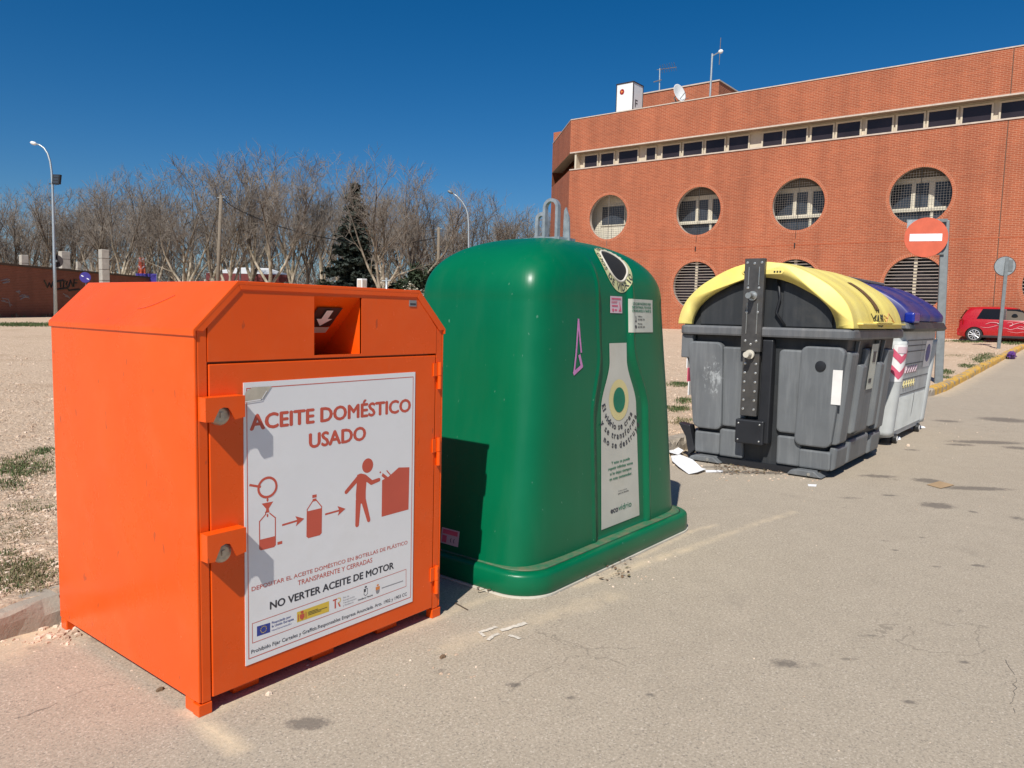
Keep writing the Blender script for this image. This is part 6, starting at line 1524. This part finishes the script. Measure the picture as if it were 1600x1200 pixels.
# ------------------------------------------------------------------ trees
def rot_about(v, ax, an): return Matrix.Rotation(an, 3, ax) @ v
def tree_meshes(seed, H=10.0, spread=1.0, forks=4, fork_h=.2, ntw=1.0):
    R = random.Random(seed); tr = MB(); tw = MB(); up = []
    def seg(mb, pts, r0, r1, n_):
        k_ = len(pts); mb.tube(pts, [r0+(r1-r0)*i/(k_-1) for i in range(k_)], n_, False)
    def wander(p, d, L, k_, wob, lift):
        pts = [p.copy()]
        for i in range(k_):
            d = (d+Vector((R.gauss(0, wob), R.gauss(0, wob), R.gauss(0, wob)+lift))).normalized(); p = p+d*(L/k_); pts.append(p.copy())
        return pts
    def twigs(pts, r, lvl):
        k_ = len(pts)
        for i in range(1, k_):
            for _ in range(1 if R.random() < ntw*.72 else 0):
                d0 = (pts[i]-pts[i-1]).normalized(); ax = Vector((R.gauss(0, 1), R.gauss(0, 1), R.gauss(0, 1))).cross(d0)
                if ax.length < 1e-3: continue
                d = rot_about(d0, ax.normalized(), math.radians(R.uniform(22, 62))); d = (d+UPV*.22).normalized()
                L = R.uniform(.35, .95); q = pts[i-1]+(pts[i]-pts[i-1])*R.random(); e = wander(q, d, L, 2, .16, .04)
                rr = R.uniform(.008, .013); tw.tube(e, [rr, rr*.8, rr*.35], 3, False)
                if R.random() < .75:
                    d2 = rot_about(d, d.orthogonal().normalized(), math.radians(R.uniform(-55, 55))); d2 = rot_about(d2, d, R.uniform(0, 6.28)); e2 = wander(e[1], d2, L*.6, 1, .1, .05); tw.tube(e2, [rr*.7, rr*.35], 3, False)
    def grow(p, d, L, r, lvl):
        k_ = {0: 7, 1: 6, 2: 4, 3: 3}[lvl]
        pts = wander(p, d, L, k_, .11 if lvl < 2 else .17, .055 if lvl < 2 else .03)
        seg(tr if lvl < 2 else tw, pts, r, r*.28, 7 if lvl == 0 else 5 if lvl == 1 else 4 if lvl == 2 else 3)
        if lvl >= 2: twigs(pts, r, lvl)
        if lvl < 3:
            nb = {0: 7, 1: 4, 2: 2}[lvl]
            for j in range(nb):
                t = R.uniform(.22 if lvl == 0 else .2, 1.0); i = min(int(t*k_), k_-1); q = pts[i]+(pts[i+1]-pts[i])*(t*k_-i); d0 = (pts[i+1]-pts[i]).normalized()
                ax = rot_about(d0.orthogonal().normalized(), d0, R.uniform(0, 6.28)); dd = rot_about(d0, ax, math.radians(R.uniform(24, 52)*spread))
                dd = (dd+UPV*.20).normalized(); grow(q, dd, L*R.uniform(.34, .55)*(1-.35*t if lvl == 0 else 1), r*(1-.6*t)*.55, lvl+1)
            grow(pts[-1], (pts[-1]-pts[-2]).normalized(), L*.30, r*.28, min(3, lvl+2))
    fh = H*fork_h; base = wander(Vector((0, 0, -.15)), Vector((R.uniform(-.06, .06), R.uniform(-.06, .06), 1)).normalized(), fh+.15, 4, .04, 0)
    tr.tube(base, [.25, .21, .19, .185, .20], 10, False)
    a0_ = R.uniform(0, 6.28)
    for i in range(forks):
        an = a0_+2*math.pi*i/forks+R.uniform(-.4, .4); tl_ = math.radians(R.uniform(10, 34)*spread)
        d = Vector((math.cos(an)*math.sin(tl_), math.sin(an)*math.sin(tl_), math.cos(tl_)))
        grow(base[-1]-UPV*.06, d, (H-fh)*R.uniform(.66, .86), R.uniform(.085, .125), 0)
    tm = tr.mesh('trunk', False); cm = tw.mesh('crown', False)
    at_ = tm.attributes.new('up', 'FLOAT', 'POINT'); at_.data.foreach_set('value', [min(1, max(0, v.co.z/(H*.75))) for v in tm.vertices])
    tm.polygons.foreach_set('use_smooth', [True]*len(tm.polygons))
    top = max(v.co.z for v in cm.vertices); k_ = H/top
    for me_ in (tm, cm): me_.transform(Matrix.Scale(k_, 4))
    tm.materials.append(M['bark']); return tm, cm
VAR = [tree_meshes(100+i, 10.0, sp, fk, fh, nt_) for i, (sp, fk, fh, nt_) in enumerate(((1.0, 4, .20, .8), (.8, 3, .24, .8), (1.15, 5, .17, .75), (.7, 3, .2, .9), (.95, 4, .14, .8), (.6, 4, .22, .8)))]
for tm, cm in VAR: cm.materials.append(M['twig'])
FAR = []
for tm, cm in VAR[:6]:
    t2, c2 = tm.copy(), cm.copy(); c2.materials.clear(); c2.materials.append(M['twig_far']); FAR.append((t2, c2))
def put_tree(px, topy, D, var, label, group, rz, far=False, sxy=1.0):
    p = at(px, 470, D); g_ = gz(p.x, p.y); H = at(px, topy, D).z-g_; s_ = H/10.0
    tm, cm = (FAR if far else VAR)[var]
    o = bpy.data.objects.new('plane_tree', None); COL.objects.link(o); o.location = (p.x, p.y, g_); o.scale = (s_*sxy, s_*sxy, s_); o.rotation_euler = (0, 0, rz); o['label'] = label; o['category'] = 'tree'; o['group'] = group
    for nm_, me_ in (('trunk', tm), ('crown', cm)):
        c = bpy.data.objects.new(nm_, me_); COL.objects.link(c); c.parent = o
    return o
GR = 'bare plane trees beyond the lot'
LB_ = 'bare leafless plane tree in the dense row across the gravel lot'
tr_ = random.Random(9)
put_tree(599, 238, 44, 2, 'bare plane tree with a white forked trunk in front of the dark conifer', GR, .6)
put_tree(419, 219, 46, 0, 'tallest bare plane tree, with a pale trunk forking before the pavilion roof', GR, 2.1)
put_tree(360, 243, 47, 4, 'bare plane tree with a pale trunk just right of the wooden pole', GR, 1.0)
put_tree(287, 240, 46, 2, 'bare plane tree with twin pale trunks left of the wooden pole', GR, 3.9)
for px, ty, D, v in ((198, 262, 45, 1), (245, 252, 49, 3), (330, 236, 52, 1), (450, 252, 53, 5), (478, 243, 54, 3), (510, 258, 58, 1), (581, 254, 56, 3), (640, 262, 55, 0), (655, 280, 52, 5), (690, 285, 58, 4), (725, 296, 60, 1), (765, 302, 60, 0), (800, 297, 58, 3), (838, 318, 62, 1), (860, 325, 60, 5),
                     (150, 268, 47, 0), (112, 290, 50, 5), (70, 297, 50, 3), (35, 293, 49, 0), (-4, 298, 48, 4), (-45, 292, 47, 2), (175, 285, 55, 4), (220, 270, 56, 2), (395, 228, 56, 5), (545, 262, 60, 4)):
    put_tree(px, ty, D, v, LB_, GR, tr_.uniform(0, 6.28))
LF = 'bare tree in the hazy back row of the wood'
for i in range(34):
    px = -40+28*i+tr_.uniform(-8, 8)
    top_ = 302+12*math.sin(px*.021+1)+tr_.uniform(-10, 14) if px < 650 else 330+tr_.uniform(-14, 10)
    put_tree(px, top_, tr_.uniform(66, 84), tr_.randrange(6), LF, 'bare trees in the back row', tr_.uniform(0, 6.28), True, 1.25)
# undergrowth far behind the trunks: a low dense thicket
ug = MB(); R = random.Random(77)
for i in range(22000):
    px = R.uniform(-60, 720); D = R.uniform(72, 92); p = at(px, 470, D); g_ = gz(p.x, p.y); z = g_+abs(R.gauss(0, 2.2)); d = Vector((R.gauss(0, .5), R.gauss(0, .5), R.uniform(.3, 1))).normalized()*R.uniform(.7, 1.7)
    q = Vector((p.x, p.y, z)); ug.tube([q, q+d], [.030, .014], 3, False)
und = ug.build('thicket', M['twig_far'], fix=False); kind(und, 'stuff')
# conifer
def leaf_quads(mb, R, c, n_, rx, ry, rz, sz, droop=0.0):
    for _ in range(n_):
        while True:
            v_ = Vector((R.uniform(-1, 1), R.uniform(-1, 1), R.uniform(-1, 1)))
            if v_.length < 1: break
        p = Vector((c[0]+v_.x*rx, c[1]+v_.y*ry, c[2]+v_.z*rz)); a_ = Vector((R.gauss(0, 1), R.gauss(0, 1), R.gauss(0, .6)-droop)).normalized(); b_ = a_.orthogonal().normalized(); b_ = rot_about(b_, a_, R.uniform(0, 6.28)); s_ = sz*R.uniform(.6, 1.3)
        mb.add([tuple(p-a_*s_), tuple(p+b_*s_*.45), tuple(p+a_*s_), tuple(p-b_*s_*.45)], [(0, 1, 2, 3)])
cD = 50; cp = at(551, 470, cD); cg = gz(cp.x, cp.y); cH = at(560, 288, cD).z-cg
con = thing('conifer', 'tall dark green conifer standing among the bare plane trees', 'tree', (cp.x, cp.y, cg))
R = random.Random(31); b = MB(); b.tube([(cp.x, cp.y, cg-.1), (cp.x+.05, cp.y, cg+cH*.5), (cp.x+.15, cp.y-.1, cg+cH*.97)], [.24, .15, .03], 8, False); fol = MB()
nl = 46
for i in range(nl):
    t = i/(nl-1); z = cg+cH*(.09+.89*t); rr = 2.45*(1-t)**.85+.12; rr *= R.uniform(.60, 1.18)
    for j in range(int(8*(1-t)+4)):
        an = R.uniform(0, 6.28); L = rr*R.uniform(.6, 1.15); q0 = Vector((cp.x+.12*t, cp.y, z)); q1 = q0+Vector((math.cos(an)*L, math.sin(an)*L, -L*.22+R.uniform(-.1, .25)))
        b.tube([q0, q1], [.03, .01], 4, False)
        m_ = max(3, int(L*6))
        for k_ in range(m_):
            u = (k_+.7)/m_; p = q0+(q1-q0)*u; leaf_quads(fol, R, p, 7, .22, .22, .10, .19, .35)
b.build('trunk', M['darkbark'], con); fol.build('crown', M['needle'], con, fix=False)
def shrub(px, D, topy, rw, label, mat, name='shrub', n_=1500, sz=.12, stem=True):
    p = at(px, 470, D); g_ = gz(p.x, p.y); H = at(px, topy, D).z-g_; o = thing(name, label, 'shrub', (p.x, p.y, g_)); R = random.Random(int(px*7)); f_ = MB(); s_ = MB()
    for k_ in range(10):
        an = R.uniform(0, 6.28); c = Vector((p.x+math.cos(an)*rw*R.uniform(.1, .7), p.y+math.sin(an)*rw*R.uniform(.1, .7), g_+H*R.uniform(.25, .82))); leaf_quads(f_, R, c, n_//10, rw*.5, rw*.5, H*.22, sz); s_.tube([(p.x, p.y, g_-.05), tuple(c)], [.03, .012], 4, False)
    s_.build('stems', M['darkbark'], o); f_.build('foliage', mat, o, fix=False); return o
shrub(648, 50, 408, 1.2, 'dark green rounded shrub left of the bottle bank, larger of the pair', M['bush'], n_=2200, sz=.16); shrub(676, 52, 412, 1.1, 'dark shrub half hidden behind the shoulder of the bottle bank', M['bush'], n_=2200, sz=.16); shrub(625, 54, 428, 1.0, 'low dark shrub right of the white forked trunk', M['bush'], n_=1600, sz=.15); shrub(508, 53, 432, 1.0, 'low dark shrub at the left foot of the conifer', M['bush'], n_=1600, sz=.15)
shrub(652, 30, 441, .62, 'shrub with white blossom between the orange container and the bottle bank', M['blossom'], 'blossom_shrub', 900, .055)

# ------------------------------------------------------------------ loose stones, weeds, litter
def ground_hit(px, py):
    d = ray(px, py); t0 = 1.0; t = 1.0
    while t < 120:
        q = CAMP+d*t
        if q.z < terrain(q.x, q.y)+LOT_H:
            for _ in range(14):
                m_ = (t0+t)/2; q = CAMP+d*m_
                if q.z < terrain(q.x, q.y)+LOT_H: t = m_
                else: t0 = m_
            return q
        t0 = t; t += .4 if t < 12 else 1.2
    return CAMP+d*120
R = random.Random(13)
def stone(mb, x, y, z, s_, rnd):
    k_ = mb; n_ = 5; base = []
    r0 = [rnd.uniform(.75, 1.2) for _ in range(n_)]; a0_ = rnd.uniform(0, 6.28); hx, hy = s_*rnd.uniform(.8, 1.4), s_*rnd.uniform(.6, 1.1); h = s_*rnd.uniform(.45, .95)
    P = [(x+hx*r0[i]*math.cos(a0_+6.283*i/n_), y+hy*r0[i]*math.sin(a0_+6.283*i/n_), z-.2*h) for i in range(n_)]
    P += [(x+hx*.78*r0[i]*math.cos(a0_+6.283*i/n_+.2), y+hy*.78*r0[i]*math.sin(a0_+6.283*i/n_+.2), z+h*rnd.uniform(.5, .75)) for i in range(n_)]; P.append((x, y, z+h*.95))
    k_.add(P, [(i, (i+1) % n_, n_+(i+1) % n_, n_+i) for i in range(n_)]+[(n_+i, n_+(i+1) % n_, 2*n_) for i in range(n_)])
gv = MB(); cnt = 0
while cnt < 13000:
    sel = R.random()
    if sel < .62: px, py = R.uniform(-10, 100), 520+(R.random()**.8)*420
    elif sel < .82: px, py = R.uniform(1030, 1085), R.uniform(535, 690)
    else: px, py = R.uniform(1440, 1600), R.uniform(538, 600)
    p = ground_hit(px, py)
    if p.y < ykerb(p.x)+.14 or p.x > 38 or p.y > 60: continue
    dist = math.hypot(p.x, p.y); s_ = min(.026, R.uniform(.0025, .0062)*(1+dist*.05)*(2.4 if R.random() < .06 else 1)); gv.cur = 0 if R.random() < .62 else 1
    stone(gv, p.x, p.y, terrain(p.x, p.y)+LOT_H, s_, R); cnt += 1
while cnt < 21000:       # the same chippings over the rest of the near lot
    x, y = R.uniform(-4, 15), 3.62+9*R.random()**1.6
    if y < ykerb(x)+.15: continue
    gv.cur = 0 if R.random() < .62 else 1; stone(gv, x, y, terrain(x, y)+LOT_H, R.uniform(.003, .0072)*(2.2 if R.random() < .05 else 1), R); cnt += 1
kind(gv.build('gravel', [M['stone'], M['pebble_pale']], fix=False), 'stuff')
# crumbs and small stones on the road
rb = MB(); R = random.Random(17)
def scatter(px0, px1, py0, py1, n_, s0, s1, pale=.4):
    for _ in range(n_):
        p = onpl(R.uniform(px0, px1), R.uniform(py0, py1), 2, 0.0); rb.cur = 1 if R.random() < pale else 0; stone(rb, p.x, p.y, 0, R.uniform(s0, s1), R)
scatter(0, 120, 965, 1010, 70, .004, .013); scatter(60, 130, 968, 998, 30, .008, .022, .5); scatter(0, 300, 1000, 1080, 40, .002, .005); scatter(860, 1060, 830, 915, 60, .003, .008, .7); scatter(1120, 1280, 728, 752, 90, .004, .014, .35); scatter(1050, 1110, 690, 730, 60, .006, .016, .5); scatter(1400, 1600, 620, 700, 50, .004, .012, .4)
scatter(300, 1600, 780, 1190, 90, .0015, .0042, .6); scatter(1000, 1600, 700, 800, 40, .003, .007, .6); scatter(660, 760, 1015, 1060, 10, .004, .010, .1); scatter(400, 640, 980, 1090, 16, .003, .008, .6)
kind(rb.build('loose_stones', [M['stone'], M['pebble_pale']], fix=False), 'stuff')
def one_stone(px, py, s_, label, mat):
    p = onpl(px, py, 2, 0.0); mb = MB(); stone(mb, p.x, p.y, 0, s_, R); tag(mb.build('stone', mat, None, bevel=.002, origin=(p.x, p.y, 0)), label, 'stone', 'loose stones on the road')
one_stone(1037, 843, .026, 'pale stone against the right part of the green base', M['pebble_pale']); one_stone(872, 925, .016, 'small white stone at the rounded front corner of the green base', M['pebble_pale']); one_stone(893, 914, .015, 'small pale stone along the front edge of the green base', M['pebble_pale'])
one_stone(958, 917, .009, 'tiny pale stone out on the asphalt before the green base', M['pebble_pale']); one_stone(420, 1085, .014, 'pale chip of stone under the orange door', M['pebble_pale']); one_stone(692, 1027, .018, 'dark clod on the asphalt before the orange container', M['soil']); one_stone(641, 1032, .008, 'small white chip on the asphalt near the dark clod', M['pebble_pale'])
one_stone(1400, 686, .045, 'white stone under the near wheel of the blue-lidded container', M['paper']); one_stone(1440, 668, .045, 'white stone under the far wheel of the blue-lidded container', M['paper']); one_stone(1419, 697, .030, 'white stone lying just in front of the blue-lidded container', M['pebble_pale']); one_stone(250, 1079, .016, 'brown dry leaf lump beside the left side of the orange container', M['soil']); one_stone(24, 873, .030, 'dark clod on the gravel at the left edge, nearest the kerb', M['soil']); one_stone(85, 968, .035, 'pinkish stone at the back foot of the orange container', M['stone'])
# fallen wire / sticks
b = MB(); p0, p1 = onpl(711, 942, 2, .004), onpl(731, 953, 2, .004); b.tube([p0, p1], .003, 5); tag(b.build('stick', M['darkbark']), 'thin dark stick lying by the shadow between the orange and green containers', 'stick')
# weeds
def tuft(mb, x, y, z, h, n_, rnd, spread=.06):
    for _ in range(n_):
        an = rnd.uniform(0, 6.28); ln = h*rnd.uniform(.5, 1.2); ox, oy = rnd.gauss(0, spread), rnd.gauss(0, spread); tilt_ = rnd.uniform(.2, .9); w_ = h*.09
        c, s_ = math.cos(an), math.sin(an); b0 = Vector((x+ox, y+oy, z)); m_ = b0+Vector((c*tilt_*ln*.4, s_*tilt_*ln*.4, ln*.6)); e = b0+Vector((c*tilt_*ln, s_*tilt_*ln, ln*.75)); sd = Vector((-s_, c, 0))*w_
        mb.add([tuple(b0-sd), tuple(b0+sd), tuple(m_+sd*.8), tuple(m_-sd*.8), tuple(e)], [(0, 1, 2, 3), (3, 2, 4)])
wd = MB(); R = random.Random(23)
def patch(px0, px1, py0, py1, n_, h, bl=7, sp=.05, dry=.25):
    for _ in range(n_):
        px, py = R.uniform(px0, px1), R.uniform(py0, py1); p = ground_hit(px, py)
        if p.y < ykerb(p.x)+.12: continue
        wd.cur = 1 if R.random() < dry else 0; tuft(wd, p.x, p.y, gz(p.x, p.y), h*R.uniform(.5, 1.2), bl, R, sp)
def blob(pcx, pcy, rx, ry, n_, h, dry=.2, sp=.05):
    for _ in range(n_):
        q = R.uniform(0, 6.28); r_ = math.sqrt(R.random())*R.uniform(.6, 1.1); px, py = pcx+rx*r_*math.cos(q), pcy+ry*r_*math.sin(q); p = ground_hit(px, py)
        if p.y < ykerb(p.x)+.12: continue
        wd.cur = 1 if R.random() < dry else 0; tuft(wd, p.x, p.y, gz(p.x, p.y), h*R.uniform(.5, 1.2), 7, R, sp)
blob(35, 730, 50, 20, 330, .030, .38); blob(70, 707, 22, 7, 80, .03, .15); blob(10, 760, 25, 8, 60, .03, .4); blob(30, 900, 55, 30, 420, .022, .7, .03); blob(20, 830, 60, 30, 160, .018, .75, .03); blob(50, 790, 45, 14, 90, .02, .6, .03); blob(70, 880, 30, 14, 40, .02, .5, .02); blob(15, 865, 14, 7, 30, .02, .3, .02)
blob(1062, 601, 20, 4, 120, .05, .1); blob(1070, 627, 12, 5, 60, .05, .15); blob(1058, 640, 18, 4, 90, .05, .15); blob(1066, 660, 16, 6, 40, .05, .7); blob(1075, 690, 12, 9, 50, .05, .9, .03)
blob(1542, 562, 22, 9, 260, .07, .1, .10); blob(1520, 573, 14, 4, 70, .06, .1, .10); blob(1480, 582, 14, 4, 60, .06, .1); blob(1478, 590, 8, 3, 30, .05, .1); blob(1505, 572, 6, 3, 30, .06, .1); blob(1583, 535, 14, 4, 120, .12, .1, .2); blob(1510, 534, 28, 2, 130, .08, .25, .2); blob(1500, 556, 25, 2, 40, .05, .6, .2)
blob(40, 508, 60, 2.5, 420, .10, .05, .35); patch(-10, 90, 489, 495, 300, .22, 7, .4, .5)
kind(wd.build('weeds', [M['grass'], M['drygrass']], fix=False), 'stuff')
# dry leaf debris under the yellow-lidded container
db = MB(); R = random.Random(29)
def litter(px0, px1, py0, py1, n_):
    for _ in range(n_):
        p = onpl(R.uniform(px0, px1), R.uniform(py0, py1), 2, 0.0); an = R.uniform(0, 6.28); s_ = R.uniform(.006, .018); u = Vector((math.cos(an), math.sin(an), R.uniform(-.3, .3)))*s_; v_ = Vector((-math.sin(an), math.cos(an), R.uniform(-.3, .3)))*s_*.5; c = Vector((p.x, p.y, R.uniform(.006, .02))); db.cur = 0 if R.random() < .75 else 1
        db.add([tuple(c-u), tuple(c+v_), tuple(c+u), tuple(c-v_)], [(0, 1, 2, 3)])
litter(1115, 1225, 726, 742, 420); litter(1055, 1095, 690, 715, 160); litter(895, 985, 872, 908, 70); litter(745, 800, 914, 928, 60)
kind(db.build('leaf_debris', [M['soil'], M['drygrass']], fix=False), 'stuff')
def sheet(name, pxs, mat, label, cat, lift=.006, curl=.02, th=.002):
    P = [onpl(x_, y_, 2, .0) for x_, y_ in pxs]; n_ = len(P); c = sum(P, Vector())/n_; mb = MB()
    top = [(p.x, p.y, lift+curl*abs(math.sin(i*2.1))) for i, p in enumerate(P)]; ctr = (c.x, c.y, lift+.3*curl)
    mb.add(top+[ctr]+[(x_, y_, z_-th) for x_, y_, z_ in top]+[(ctr[0], ctr[1], ctr[2]-th)], [(i, (i+1) % n_, n_) for i in range(n_)]+[(n_+1+(i+1) % n_, n_+1+i, 2*n_+1) for i in range(n_)]+[(i, n_+1+i, n_+1+(i+1) % n_, (i+1) % n_) for i in range(n_)])
    return tag(mb.build(name, mat, None, origin=(c.x, c.y, 0)), label, cat)
sheet('paper_sheet', [(1048, 712), (1062, 714), (1082, 722), (1098, 734), (1103, 737), (1090, 742), (1076, 742), (1060, 733), (1050, 724)], M['paper'], 'larger curled white paper lying between the green and the yellow-lidded container', 'paper', .008, .02)
sheet('paper_sheet', [(1045, 703), (1056, 704), (1068, 711), (1060, 715), (1046, 714)], M['paper'], 'smaller white paper scrap behind the larger curled paper', 'paper', .03, .02)
sheet('paper_strip', [(1102, 735), (1130, 736), (1130, 738.5), (1103, 738.5)], M['paper'], 'narrow white paper strip pointing to the yellow-lidded container', 'paper', .004, .004)
sheet('cardboard_sheet', [(1448, 758), (1468, 753), (1491, 759), (1470, 764)], M['cardboard'], 'flat brown piece of cardboard lying on the asphalt', 'cardboard', .006, .002)
sheet('paper_sheet', [(1262, 757), (1276, 758), (1275, 761), (1263, 760)], M['paper'], 'tiny white paper scrap in front of the yellow-lidded container', 'paper', .004, .002)
# purple bag on the yellow kerb
pc = onpl(1571, 570, 1, 2.60); bz = terrain(pc.x, 2.5); b = MB(); R = random.Random(41)
b.ball((pc.x, 2.46, bz+.10), .30, .13, .13, 11, 7, .28, R); b.ball((pc.x-.18, 2.47, bz+.17), .12, .08, .08, 8, 5, .3, R)
bag = b.build('plastic_bag', M['purple'], None, origin=(pc.x, 2.46, bz)); tag(bag, 'crumpled purple plastic bag against the yellow kerb', 'bag')
# old white paint marks on the asphalt
b = MB()
for pts, w_ in (([(782, 985), (822, 973)], .016), ([(748, 988), (776, 979)], .012), ([(750, 988), (757, 994)], .010), ([(762, 1000), (772, 992), (780, 990)], .012), ([(795, 992), (806, 995), (812, 998)], .012)):
    P = [onpl(x_, y_, 2, .004) for x_, y_ in pts]
    for i in range(len(P)-1):
        a_, c_ = P[i], P[i+1]; L_ = 9; d = (c_-a_); nn = Vector((-d.y, d.x, 0)).normalized()
        q = [(a_+d*(j/L_)+nn*w_*R.uniform(.5, 1.0)) for j in range(L_+1)]+[(a_+d*(j/L_)-nn*w_*R.uniform(.5, 1.0)) for j in range(L_, -1, -1)]
        b.add([tuple(p) for p in q], [(j, j+1, 2*L_-j, 2*L_+1-j) for j in range(L_)])
kind(b.build('paint_mark', M['roadpaint'], fix=False), 'structure')
ck = MB(); R = random.Random(55)
for ln in CRACK:
    P = [onpl(a_, b_, 2, .0022) for a_, b_ in ln]
    L_ = []
    for i in range(len(P)-1):
        n_ = max(2, int((P[i+1]-P[i]).length/.03))
        for j in range(n_): L_.append(P[i]+(P[i+1]-P[i])*(j/n_)+Vector((R.gauss(0, .004), R.gauss(0, .004), 0)))
    for i in range(len(L_)-1):
        d = (L_[i+1]-L_[i]); nn = Vector((-d.y, d.x, 0)).normalized()*R.uniform(.0004, .0012)
        if R.random() < .72: ck.add([tuple(L_[i]-nn), tuple(L_[i]+nn), tuple(L_[i+1]+nn), tuple(L_[i+1]-nn)], [(0, 1, 2, 3)])
kind(ck.build('road_crack', M['crack'], fix=False), 'structure')
